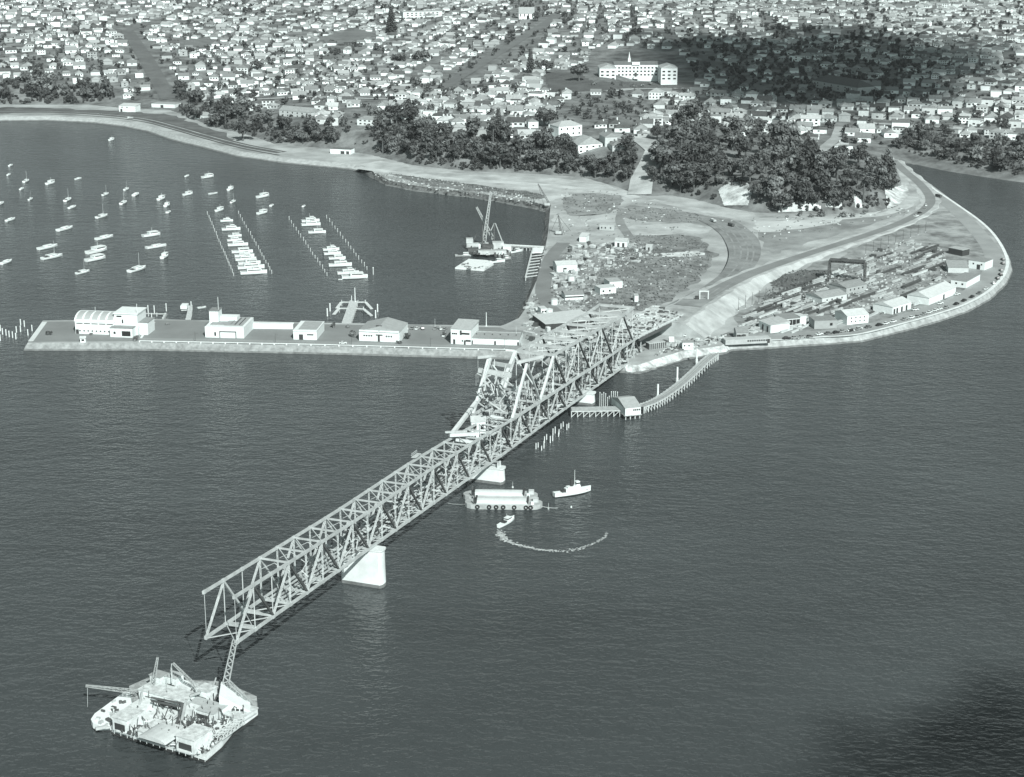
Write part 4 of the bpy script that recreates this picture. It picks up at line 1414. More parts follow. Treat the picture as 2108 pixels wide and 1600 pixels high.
for k, (x, y0, y1, wd) in enumerate(((1354, 817, 791, 'nearest the shed'), (1394, 782, 756, 'half way along'), (1434, 743, 718, 'nearest the shore'))):
    p = G(x, y0, 2)
    h = (VY(x, y1, p.y).z - 0)
    th = thing('marker_pile', 'thick white pole standing beside the curved jetty, the one %s' % wd, 'pole', (p.x, p.y, 0), 0, 'white poles along the curved jetty')
    MB().tube((0, 0, -2), (0, 0, h), .55, .5).build('shaft', M_white, th)
    MB().tube((0, 0, 1.0), (0, 0, 3.0), .75, .7).build('collar', M_concw, th)
q = lambda x, y: (1160 + x / 5.856, 680 + y / 5.856)
tall = []
for x, yb, yt in ((437, 900, 755), (460, 905, 775), (483, 900, 755), (506, 900, 770), (530, 910, 815), (550, 905, 800), (575, 912, 745), (600, 908, 745), (622, 908, 745), (648, 908, 750)):
    a = q(x, yb)
    p = G(a[0], a[1], 1)
    h = VY(*q(x, yt), p.y).z
    th = thing('steel_pile', '', 'pile', (p.x, p.y, 0), 0, 'tall thin piles behind the staging')
    MB().tube((0, 0, -2), (0, 0, h), .2, .17, n=6).build('shaft', M_steell, th)
    MB().tube((0, 0, h), (0, 0, h + .4), .26, .2, n=6).build('cap', M_white, th)
    tall.append(th)
for i, o in enumerate(sorted(tall, key=lambda o: o.location.x)):
    o['label'] = 'tall thin pale pile standing in the water behind the staging, %s from the left' % ordw(i)
q = lambda x, y: (900 + x / 7.271, 710 + y / 7.271)
cl = []
for x, y in ((1478, 1560), (1510, 1535), (1562, 1580), (1597, 1550), (1605, 1465), (1637, 1425), (1692, 1470), (1728, 1440), (1732, 1355), (1765, 1325), (1816, 1375), (1822, 1340), (1852, 1255), (1885, 1225), (1940, 1275), (1968, 1245)):
    a = q(x, y)
    p = G(a[0], a[1], 0)
    th = thing('pile_stump', '', 'pile', (p.x, p.y, 0), 0, 'short piles in the water under the bridge')
    h = rnd.uniform(2.0, 3.4)
    MB().tube((0, 0, -2), (0, 0, h), .27, .24, n=6).build('shaft', M_white, th)
    MB().tube((0, 0, h), (0, 0, h + .3), .32, .25, n=6).build('cap', M_pile, th)
    cl.append(th)
for i, o in enumerate(sorted(cl, key=lambda o: o.location.y)):
    o['label'] = 'short white pile in the clusters right of the bridge, %s from the near end' % ordw(i)

# ------------------------------------------------------------------ twin barges, tug, launch and its wake
a0, a1 = G(962, 1044, 0), G(1108, 1046, 0)
c, rz, L = frame2(a0, a1)
def barge(loc, rz, label, L, fend):
    th = thing('cargo_barge', label, 'barge', loc, rz, 'twin barges moored beside the low pier')
    B, H = 8.6, 2.0
    mb = MB()
    pl = []
    n = 7
    for s, xe in ((1, L / 2), (-1, -L / 2)):
        for k in range(n + 1):
            a = -math.pi / 2 + math.pi * k / n
            pl.append((s * (L / 2 - 5 + math.cos(a) * 5), s * math.sin(a) * B / 2))
    mb.prism(pl, -.8, H)
    fixn(mb.build('hull', M_barge, th))
    hb = L * .66
    MB().box((-L * .02, 0, H + .25), (hb, B * .86, .5)).build('hatch_coaming', mat('hatch_grey', 0.45, 0.1, .3), th)
    mb = MB()
    vs = []
    for x in (-hb / 2 - L * .02, hb / 2 - L * .02):
        for i in range(7):
            aa = math.pi * i / 6
            vs.append((x, -math.cos(aa) * B * .40, H + .5 + math.sin(aa) * .95))
    mb.add(vs, [(i, 7 + i, 8 + i, i + 1) for i in range(6)] + [tuple(range(7)), tuple(range(13, 6, -1))])
    fixn(mb.build('hatch_cover', mat('hatch_pale', 0.62, 0.08, .3), th))
    for s in (-1, 1):
        MB().box((s * hb / 2 - L * .02, 0, H + 1.2), (.7, B * .8, 1.3)).build('coaming_end', M_dark, th)
    MB().box((L * .41, 1, H + .8), (2.4, 2.4, 1.6)).build('winch', M_steel, th)
    MB().box((L * .37, -2, H + .5), (1.4, 2.0, 1.0)).build('hatch', M_white, th)
    MB().beam((-hb / 2 - L * .02 - 1.0, -3, H), (-hb / 2 - L * .02 - 1.0, -3, H + 2.6), .5).build('bollard', M_steeld, th)
    MB().beam((-hb / 2 - L * .02 - 1.0, 3, H), (-hb / 2 - L * .02 - 1.0, 3, H + 2.6), .5).build('bollard', M_steeld, th)
    if fend:
        for fx in (-.33, -.18, -.09, 0, .14, .29, .35):
            mb = MB()
            n = 10
            vs, fs = [], []
            for i in range(n):
                aa = 2 * math.pi * i / n
                for j in range(6):
                    b = 2 * math.pi * j / 6
                    rr = .75 + .3 * math.cos(b)
                    vs.append((fx * L + rr * math.cos(aa), -B / 2 - .3 + .3 * math.sin(b), 1.2 + rr * math.sin(aa)))
            for i in range(n):
                for j in range(6):
                    fs.append((i * 6 + j, ((i + 1) % n) * 6 + j, ((i + 1) % n) * 6 + (j + 1) % 6, i * 6 + (j + 1) % 6))
            mb.add(vs, fs)
            mb.build('tyre_fender', M_rubber, th)
    return th
nb = Vector((-math.sin(rz), math.cos(rz), 0))
barge(G(1036, 1050, 0) + nb * 4.7, rz, 'pale covered barge hung with tyre fenders, the nearer of the moored pair', L * 1.1, True)
barge(G(1033, 1050, 0) + nb * 15.0 + Vector((-1.2, 0, 0)), rz, 'pale covered barge lashed behind the tyre hung one', L * 1.07, False)
def tug(label, loc, rz, L, kind):
    th = thing('tugboat' if kind else 'work_launch', label, 'tugboat' if kind else 'launch', loc, rz)
    fixn(hull_mb(L, L * .25, 1.7 if kind else 1.1, sheer=.45, transom=.6).build('hull', M_hull, th))
    h = 1.75 if kind else 1.15
    MB().box((-L * .02, 0, h - .05), (L * .82, L * .17, .1)).build('deck', M_deck, th)
    if kind:
        MB().box((L * .02, 0, h + 1.1), (L * .34, L * .13, 2.2)).build('deckhouse', M_white, th)
        w = MB().box((L * .13, 0, h + 3.1), (L * .10, L * .11, 2.0)).build('wheelhouse', M_white, th)
        MB().box((L * .13, 0, h + 3.3), (L * .104, L * .114, .6)).build('window', M_glass, w)
        MB().tube((-L * .02, 0, h + 2), (-L * .03, 0, h + 5.2), .8, .7).build('funnel', M_dark, th)
        MB().tube((L * .06, 0, h + 2), (L * .06, 0, h + 9.5), .14, .08).build('mast', M_white, th)
        MB().box((-L * .24, 0, h + .5), (2.2, 2.0, 1.0)).build('towing_winch', M_dark, th)
        MB().box((-L * .14, 0, h + .8), (2.2, 2.4, 1.5)).build('hatch', M_white, th)
        mb = MB()
        hull_mb(L * 1.012, L * .256, .3, mb, sheer=0, transom=.6)
        fixn(mb.build('waterline_band', M_dark, th))
    else:
        w = MB().box((L * .08, 0, h + .75), (L * .24, L * .17, 1.5)).build('wheelhouse', M_white, th)
        MB().box((L * .08, 0, h + 1.0), (L * .246, L * .176, .4)).build('window', M_glass, w)
        MB().box((-L * .16, 0, h + .3), (L * .14, L * .16, .7)).build('cargo', M_dark, th)
        MB().box((L * .30, 0, h + .3), (L * .18, L * .12, .6)).build('foredeck', M_white, th)
        MB().tube((L * .02, 0, h + 1.4), (L * .02, 0, h + 3.2), .08, .05).build('mast', M_white, th)
    return th
p, q_ = G(1146, 1027, 0), G(1210, 1008, 0)
d = q_ - p
tug('white tugboat with a dark funnel and a tall mast right of the twin barges', (p + q_) / 2, math.atan2(d.y, d.x) - .25, 18.5, True)
p, q_ = G(1029, 1092, 0), G(1056, 1064, 0)
d = q_ - p
tug('small white work launch turning at the head of a curved wake', (p + q_) / 2, R(58), 12.5, False)
wk = [G(a, b, .05) for a, b in [(1028, 1096), (1036, 1106), (1050, 1116), (1075, 1124), (1105, 1130), (1140, 1134), (1175, 1133), (1205, 1126), (1230, 1115), (1245, 1105), (1249, 1097)]]
wp_ = smoothpts(wk, 8)
mb = MB()
rr = random.Random(5)
for i, p in enumerate(wp_[:-1]):
    t = i / len(wp_)
    nn = 18 if t < .12 else 8
    for k in range(nn):
        if rr.random() < .1 + t * .55:
            continue
        w = lerp(2.0, .7, min(1, t * 4))
        qq = p.lerp(wp_[i + 1], rr.random()) + Vector((rr.gauss(0, w * .45), rr.gauss(0, w * .9), rr.uniform(.0, .04)))
        s = rr.uniform(.2, .6) * lerp(1.3, .7, t)
        an = rr.uniform(0, 3)
        pts = []
        m = 6
        for j in range(m):
            aa = an + 2 * math.pi * j / m
            pts.append((qq.x + math.cos(aa) * s * rr.uniform(.5, 1.3), qq.y + math.sin(aa) * s * rr.uniform(.5, 1.3), qq.z))
        mb.add(pts, [tuple(range(m))])
tag(mb.build('wake_foam', M_foam), 'thin curved trail of white foam behind the small work launch', 'foam', kind='stuff')
for k, (x, y, wd) in enumerate(((1055.5, 1004, 'beside the low pier'), (1129, 1048, 'off the right end of the twin barges'), (1176, 1045, 'below the tugboat'))):
    p = G(x, y, 0)
    th = thing('mooring_buoy', 'small white mooring buoy floating %s' % wd, 'buoy', p, 0, 'white mooring buoys near the barges')
    MB().tube((0, 0, -.4), (0, 0, .5), .45, .4).build('float', M_white, th)
    MB().tube((0, 0, .5), (0, 0, 2.8 if k < 2 else 1.0), .07, .05).build('staff', M_white, th)
def rope(label, a, b, sag=.3, cat='rope'):
    a, b = Vector(a), Vector(b)
    mb = MB()
    pr = None
    for k in range(9):
        t = k / 8
        p = a.lerp(b, t) - Vector((0, 0, sag * 4 * t * (1 - t)))
        if pr is not None:
            mb.beam(pr, p, .16)
        pr = p
    return tag(mb.build('mooring_rope', M_timberl), label, cat)
rope('slack mooring rope from the right end of the twin barges into the water', G(1114, 1042, 2.5), G(1148, 1046, .1))
rope('slack mooring rope from the left end of the twin barges towards the bridge', G(957, 1038, 2.5), G(922, 1036, .1))

# ------------------------------------------------------------------ the big white derrick barge at the near end
def bz(x, y, z=0.0):
    return G(150 + x / 5.141, 1300 + y / 5.141, z)
def bv(x, y, ref):
    return VY(150 + x / 5.141, 1300 + y / 5.141, ref.y)
bc = bz(1050, 1000)
DB = thing('crane_barge', 'big white floating crane barge crowded with sheds and booms under the bridge end', 'crane barge', bc)
DO = tuple(bc)
HZ = 3.2
M_bwhite = mat('barge_white', 0.66, 0.2, 0.35, detail=10)
M_bdeck = mat('barge_deck_white', 0.55, 0.3, 0.5, detail=12)
mb = MB()
main_px = [(415, 1110), (1415, 1415), (1580, 1270), (1700, 1120), (1960, 930), (1950, 800), (1600, 640), (800, 600), (600, 690), (640, 900)]
mp = [bz(x, y - 20, 0) for x, y in main_px]
mb.prism([(p.x, p.y) for p in mp], .9, HZ, 0, 1)
fixn(mb.build('hull', [mat('barge_deck', 0.3, 0.5, 0.5, detail=12), M_bwhite], DB, DO))
mb = MB()
cx_ = sum(p.x for p in mp) / len(mp)
cy_ = sum(p.y for p in mp) / len(mp)
mb.prism([(cx_ + (p.x - cx_) * 1.004, cy_ + (p.y - cy_) * 1.004) for p in mp], -1, .9)
fixn(mb.build('boot_stripe', M_dark, DB, DO))
TBp = [(195, 1010), (235, 950), (560, 710), (640, 720), (700, 820), (640, 940), (420, 1070), (280, 1075), (215, 1050)]
tb = thing('tender_barge', 'pointed white barge lashed against the left side of the crane barge', 'barge', bz(400, 950))
mb = MB()
t_ = [bz(x, y - 14, 0) for x, y in TBp]
mb.prism([(p.x, p.y) for p in t_], .4, 2.3)
fixn(mb.build('hull', M_hull, tb, tuple(tb.location)))
mb = MB()
mb.prism([(p.x, p.y) for p in t_], -1, .4)
fixn(mb.build('boot_stripe', M_dark, tb, tuple(tb.location)))
rr = random.Random(11)
for k in range(40):
    x, y = rr.uniform(260, 600), rr.uniform(740, 1040)
    if x + y * .9 < 1080 or x + .95 * y > 1420:
        continue
    p = bz(x, y, 2.3)
    MB().box((p.x, p.y, 2.3 + .4), (rr.uniform(.5, 2.2), rr.uniform(.4, 1.4), rr.uniform(.4, 1.2)), rr.uniform(0, 3)).build('deck_gear', rr.choice([M_steel, M_steeld, M_white]), tb, tuple(tb.location))
def dbox(name, x, y, sx, sy, sz, rz=0.0, z0=HZ, m=None, roof=None):
    p = bz(x, y, z0)
    o = MB().box((p.x, p.y, z0 + sz / 2), (sx, sy, sz), rz).build(name, m or M_bwhite, DB, DO)
    if roof:
        f = MB().box((p.x, p.y, z0 + sz + .12), (sx + .5, sy + .5, .24), rz).build('roof', roof, o, (0, 0, 0))
        f.data.transform(__import__('mathutils').Matrix.Translation((-DO[0], -DO[1], -DO[2])))
    if name in ('deckhouse', 'long_deckhouse', 'engine_house', 'boiler_house', 'cabin'):
        fx, fy = math.sin(rz), -math.cos(rz)
        MB().box((p.x + fx * (sy / 2 + .05), p.y + fy * (sy / 2 + .05), z0 + sz * .36), (sx * .7, .2, sz * .5), rz).build('doorway', M_dark, DB, DO)
    return p
BR = math.atan2((bz(1415, 1415) - bz(415, 1110)).y, (bz(1415, 1415) - bz(415, 1110)).x)
dbox('deckhouse', 590, 1010, 6.0, 8, 4.6, BR, roof=M_bdeck)
dbox('deckhouse', 1290, 1215, 7.2, 9, 4.8, BR, roof=M_bdeck)
dbox('engine_house', 930, 1110, 11, 9, 2.6, BR, roof=M_bdeck)
# arched roof of the engine house
p = bz(930, 1108, HZ + 2.6)
mb = MB()
vs = []
for s in (-1, 1):
    for i in range(9):
        a = math.pi * i / 8
        lx, ly = -math.cos(a) * 5.6, s * 4.5
        vs.append((p.x + lx * math.cos(BR) - ly * math.sin(BR), p.y + lx * math.sin(BR) + ly * math.cos(BR), p.z + .3 + math.sin(a) * 1.5))
mb.add(vs, [(i, i + 1, i + 10, i + 9) for i in range(8)] + [tuple(range(9)), tuple(range(17, 8, -1))])
fixn(mb.build('arched_roof', M_roofw, DB, DO))
dbox('long_deckhouse', 1010, 760, 19, 7, 4.2, BR, roof=M_bdeck)
dbox('cabin', 920, 640, 4.5, 4, 6.5, BR, roof=M_roofl)
dbox('cabin', 1085, 650, 4.5, 4, 6.5, BR, roof=M_roofl)
dbox('cabin', 1220, 680, 6, 4, 4.2, BR)
dbox('cabin', 1420, 760, 5, 5, 5.5, BR, roof=M_bdeck)
dbox('boiler_house', 1400, 880, 13, 7, 3.2, BR, roof=M_roofl)
dbox('deck_tank', 1265, 900, 4, 4, 3.5, BR)
dbox('deckhouse', 700, 860, 6, 12, 2.6, BR)
dbox('hatch_cover', 940, 930, 13, 11, 1.2, BR)
dbox('walkway', 1450, 1110, 5, 26, .8, BR)
dbox('foredeck_cabin', 1750, 880, 9, 9, 1.4, BR, roof=M_bdeck)
dbox('deck_well', 1575, 1085, 3, 9, .15, BR, HZ + .02, M_dark)
# sloping ramp shed on the right
pa, pb, pc_ = bz(1560, 800, HZ), bz(1900, 830, HZ), bz(1580, 640, HZ)
mb = MB()
h = 6.5
A_, B_, C_, D_ = bz(1555, 870, HZ), bz(1880, 900, HZ), bz(1880, 780, HZ), bz(1580, 720, HZ)
vs = [A_, B_, C_, D_, A_ + Vector((0, 0, h)), B_ + Vector((0, 0, 1.8)), C_ + Vector((0, 0, 1.8)), D_ + Vector((0, 0, h))]
mb.add([tuple(v) for v in vs], [(0, 1, 5, 4), (1, 2, 6, 5), (2, 3, 7, 6), (3, 0, 4, 7), (4, 5, 6, 7)])
fixn(mb.build('ramp_shed', M_white, DB, DO))
for k in range(3):
    p = A_.lerp(B_, .45 + k * .14)
    MB().box((p.x, p.y - .1, p.z + 1.4), (1.0, .3, 1.8)).build('window', M_glass, DB, DO)
# booms and masts
def boom(name, b, t, w, w2, z0=HZ + 3, n=12, solid=False, m=mat('boom_grey', 0.34, 0.15, 0.4), par=None):
    p = bz(b[0], b[1], z0)
    q_ = bv(t[0], t[1], p)
    mb = MB()
    if solid:
        mb.beam(p, q_, w, w2=w2)
    else:
        mb.lattice(p, q_, w, w2, n, w * .15)
    mb.build(name, m or M_steell, par or DB, DO)
    return p, q_
boom('main_derrick', (1600, 640), (1715, 95), 2.1, 1.4, HZ + 3, 16)
boom('derrick_stay', (1900, 770), (1640, 515), .9, .7, HZ + 1, 10)
boom('derrick_leg', (1470, 640), (1515, 490), .5, .4, HZ + 4, solid=True)
boom('luffing_jib', (840, 610), (898, 275), 1.3, .5, HZ + 3, 12)
boom('luffing_jib', (1360, 640), (1060, 335), 1.0, .5, HZ + 4, 14)
boom('jib_mast', (1050, 540), (1045, 340), .4, .25, HZ + 6, solid=True, m=M_steel)
boom('outrigger_jib', (680, 640), (135, 575), 1.2, .5, HZ + 3, 12)
boom('sheer_leg', (690, 850), (748, 575), .9, .3, HZ, solid=True)
boom('sheer_leg', (1090, 1010), (1165, 760), .8, .7, HZ, solid=True, m=M_steeld)
boom('sheer_leg', (1140, 1010), (1200, 720), .9, .8, HZ, solid=True)
boom('sheer_leg', (990, 990), (1130, 870), .5, .5, HZ, solid=True, m=M_steel)
boom('hoist_rope', (155, 800), (155, 580), .1, .1, 0.5, solid=True, m=M_steel)
boom('hoist_rope', (1045, 345), (1000, 600), .1, .1, HZ + 16, solid=True, m=M_steel)
p, q_ = boom('gantry_beam', (1240, 680), (1350, 640), .8, .8, HZ + 5, solid=True)
p, q_ = bz(1500, 1180, HZ), bz(1740, 1000, HZ)
for s in (0, 1.6):
    MB().lattice(p + Vector((s, s, 1.2)), q_ + Vector((s, s, 1.2)), 1.6, 1.6, 12, .25).build('truss_walkway', M_steell, DB, DO)
MB().beam(bz(830, 700, HZ + 4.6), bz(1190, 770, HZ + 4.6), .5).build('roof_rail', M_steeld, DB, DO)
MB().beam(bz(830, 735, HZ + 4.6), bz(1190, 805, HZ + 4.6), .5).build('roof_rail', M_steeld, DB, DO)
for k in range(15):
    t = k / 14
    p = bz(lerp(440, 1400, t), lerp(1085, 1380, t), HZ)
    MB().beam((p.x, p.y, HZ), (p.x, p.y, HZ + 1.2), .16).build('rail_post', M_steell, DB, DO)
MB().beam(bz(440, 1085, HZ) + Vector((0, 0, 1.1)), bz(1400, 1380, HZ) + Vector((0, 0, 1.1)), .13).build('guard_rail', M_steell, DB, DO)
gm, gd = MB(), MB()
polym = [(470, 1060), (1380, 1330), (1640, 1080), (1860, 900), (1850, 810), (1600, 680), (850, 660), (690, 740), (690, 900)]
def inpoly(x, y, poly):
    r_ = False
    j = len(poly) - 1
    for i in range(len(poly)):
        (xi, yi), (xj, yj) = poly[i], poly[j]
        if (yi > y) != (yj > y) and x < (xj - xi) * (y - yi) / (yj - yi) + xi:
            r_ = not r_
        j = i
    return r_
k = 0
while k < 1100:
    x, y = rr.uniform(400, 1930), rr.uniform(620, 1400)
    if not inpoly(x, y, polym):
        continue
    k += 1
    p = bz(x, y, HZ)
    (gm if rr.random() < .42 else gd).box((p.x, p.y, HZ + rr.uniform(.2, 1.0)), (rr.uniform(.2, 1.5), rr.uniform(.15, .7), rr.uniform(.2, 1.1)), BR + rr.choice([0, 1.57, rr.uniform(0, 3)]))
    if k % 5 == 0:
        gd.beam((p.x, p.y, HZ), (p.x + rr.uniform(-2, 2), p.y + rr.uniform(-2, 2), HZ + rr.uniform(2, 5)), rr.uniform(.12, .3))
tag(gm.build('pale_deck_gear', M_white, DB, DO), kind='stuff')
tag(gd.build('dark_deck_gear', M_steeld, DB, DO), kind='stuff')

# ------------------------------------------------------------------ the derrick pontoons in the boat harbour
def hv(x, y, z=0.0):
    return G(920 + x / 6.668, 380 + y / 6.668, z)
def hvv(x, y, ref):
    return VY(920 + x / 6.668, 380 + y / 6.668, ref.y)
def pontoon(name, label, px, h, m, cat='pontoon', deckm=None):
    ps = [hv(x, y, 0) for x, y in px]
    c = sum(ps, Vector()) / len(ps)
    th = thing(name, label, cat, c)
    fixn(MB().prism([(p.x - c.x, p.y - c.y) for p in ps], -.6, h).build('hull', m, th))
    return th, c
fp, c = pontoon('flat_pontoon', 'flat white deck pontoon floating in front of the harbour derricks', [(112, 1160), (505, 1190), (640, 1105), (560, 1060), (300, 1040)], 1.1, M_white)
for k in range(24):
    p = hv(rr.uniform(220, 560), rr.uniform(1080, 1160), 1.1)
    MB().box((p.x - c.x, p.y - c.y, 1.3), (rr.uniform(1, 4), rr.uniform(.3, 1), .5), rr.uniform(0, 3)).build('deck_timber', rr.choice([M_steel, M_timber, M_steeld]), fp)
dp, c = pontoon('derrick_pontoon', 'grey pontoon carrying two tall crossed lattice derricks in the boat harbour', [(300, 960), (860, 1000), (900, 900), (800, 840), (300, 830)], 1.8, mat('derrick_pontoon_grey', 0.2, 0.4, 0.5), 'crane barge')
def hb(name, b, t, w, w2, par, c, z0=2.0, n=12, solid=False, m=None):
    p = hv(b[0], b[1], z0)
    q_ = hvv(t[0], t[1], p)
    mb = MB()
    if solid:
        mb.beam(p, q_, w, w2=w2)
    else:
        mb.lattice(p, q_, w, w2, n, w * .24)
    return mb.build(name, m or mat('boom_grey', 0.34), par, tuple(c))
hb('derrick_boom', (500, 860), (605, 100), 2.6, .9, dp, c, 2, 20)
hb('derrick_boom', (640, 750), (408, 310), 2.0, .9, dp, c, 6, 16)
hb('back_stay', (600, 640), (650, 530), .7, .6, dp, c, 8, solid=True)
hb('back_stay', (790, 860), (665, 530), .8, .6, dp, c, 2, solid=True)
hb('derrick_post', (645, 860), (652, 540), .9, .8, dp, c, 2, solid=True, m=M_steeld)
hb('derrick_post', (490, 880), (490, 560), .7, .7, dp, c, 2, solid=True, m=M_steeld)
hb('sheer_leg', (340, 840), (405, 680), .5, .4, dp, c, 2, solid=True, m=M_steeld)
hb('white_stack', (445, 930), (450, 820), 1.4, 1.4, dp, c, 2, solid=True, m=M_white)
for x, y, sx, sy, sz, m in ((310, 850, 5, 5, 6, M_steel), (420, 860, 16, 4, 3, M_steel), (560, 900, 8, 6, 4, M_steeld), (700, 880, 8, 6, 5, M_steel), (620, 950, 20, 5, 2.5, M_steel), (820, 900, 6, 8, 3, M_white), (420, 930, 14, 6, 3, M_steeld)):
    p = hv(x, y, 1.8)
    MB().box((p.x - c.x, p.y - c.y, 1.8 + sz / 2), (sx, sy, sz), .1).build('deckhouse', m, dp)
for k in range(90):
    p = hv(rr.uniform(310, 860), rr.uniform(850, 980), 1.8)
    MB().box((p.x - c.x, p.y - c.y, 2.6), (rr.uniform(.6, 4), rr.uniform(.4, 1.5), rr.uniform(.5, 2.4)), rr.uniform(0, 3)).build('deck_gear', rr.choice([M_steel, M_steeld, M_steeld, M_white]), dp)
for k, (x, y, L, h_, lab) in enumerate(((235, 985, 13, 10, 'grey work boat moored at the left side of the harbour derricks'), (690, 1070, 12, 25, 'white work boat moored at the near side of the harbour derricks'), (800, 1030, 9, 30, 'small grey work boat between the derricks and the open water'),
                             (950, 930, 12, 40, 'white work boat moored right of the derrick pontoon by the wharf'))):
    p = hv(x, y, 0)
    th = thing('work_boat', lab, 'boat', p, R(h_), 'work boats around the harbour derricks')
    fixn(hull_mb(L, 3.6, 1.3).build('hull', M_hull if 'white' in lab else M_barge, th))
    MB().box((L * .1, 0, 2.0), (L * .3, 2.2, 1.6)).build('cabin', M_white, th)
    MB().box((L * .1, 0, 2.3), (L * .31, 2.26, .45)).build('window', M_glass, th)
    MB().box((-L * .22, 0, 1.35), (L * .25, 2.2, .3)).build('cockpit', M_dark, th)
wa, wb = hv(760, 825, 3), hv(1330, 855, 3)
wh = thing('timber_wharf', 'straight pale timber wharf from the works yard out to the harbour derricks', 'wharf', (wb.x, wb.y, 0))
ribbon([wa, (wa + wb) / 2, wb], 5, 0, nc=1).build('deck', M_concw, wh, (wb.x, wb.y, 0))
for k in range(13):
    p = wa.lerp(wb, k / 12)
    for dy in (-2.2, 2.2):
        MB().tube((p.x, p.y + dy, -2), (p.x, p.y + dy, 3), .28, n=6).build('pile', M_pile, wh, (wb.x, wb.y, 0))
MB().beam(wa + Vector((0, -2.5, -.5)), wb + Vector((0, -2.5, -.5)), .4, .8).build('edge_beam', M_timber, wh, (wb.x, wb.y, 0))
sa, sb = hv(1180, 870, 2.6), hv(1080, 1270, 2.6)
sp = thing('slipway_frame', 'open ribbed timber slipway frame along the harbour edge of the yard', 'slipway', (sa.x, sa.y, 0))
SO_ = (sa.x, sa.y, 0)
MB().beam(sa, sb, .9, .7).build('outer_beam', M_timberl, sp, SO_)
for k in range(11):
    p = sa.lerp(sb, k / 10)
    q_ = p + Vector((lerp(13, 11, k / 10), 3, .8))
    MB().beam(p, q_, .7, .5).build('rib', M_timberl, sp, SO_)
    MB().tube((p.x, p.y, -2), (p.x, p.y, 2.6), .3, n=6).build('pile', M_pile, sp, SO_)
ps = [hv(1180, 865, 3.6), hv(1340, 860, 3.6), hv(1330, 930, 3.6), hv(1170, 925, 3.6)]
fixn(MB().prism([(p.x, p.y) for p in ps][::-1], 2.8, 3.4).build('loading_deck', M_concw, sp, SO_))
# shore cranes by the wharf
def shorecrane(label, b, tip, extra):
    p = hv(b[0], b[1], ZL)
    th = thing('crawler_crane', label, 'crane', p)
    c = tuple(p)
    for s in (-1.3, 1.3):
        MB().box((0, s, .5), (5, .9, 1.0)).build('crawler_track', M_steeld, th)
    MB().box((-.5, 0, 2.0), (4.4, 2.8, 2.0)).build('cab', M_steel, th)
    MB().lattice(p + Vector((1.4, 0, 1.6)), hvv(tip[0], tip[1], p), 1.3, .6, 18, .22).build('jib', M_steeld, th, c)
    for e in extra:
        MB().beam(hvv(e[0], e[1], p), hvv(e[2], e[3], p), .22).build('hoist_rope', M_steeld, th, c)
    return th
shorecrane('dark crane with a very long leaning jib on the harbour edge beyond the wharf', (1385, 300), (1250, -10), ((1255, 5, 1330, 280),))
shorecrane('dark pile driving crane with an upright leader beside the wharf', (1540, 690), (1528, 420), ((1528, 425, 1440, 620), (1528, 425, 1700, 640), (1528, 425, 1620, 690)))
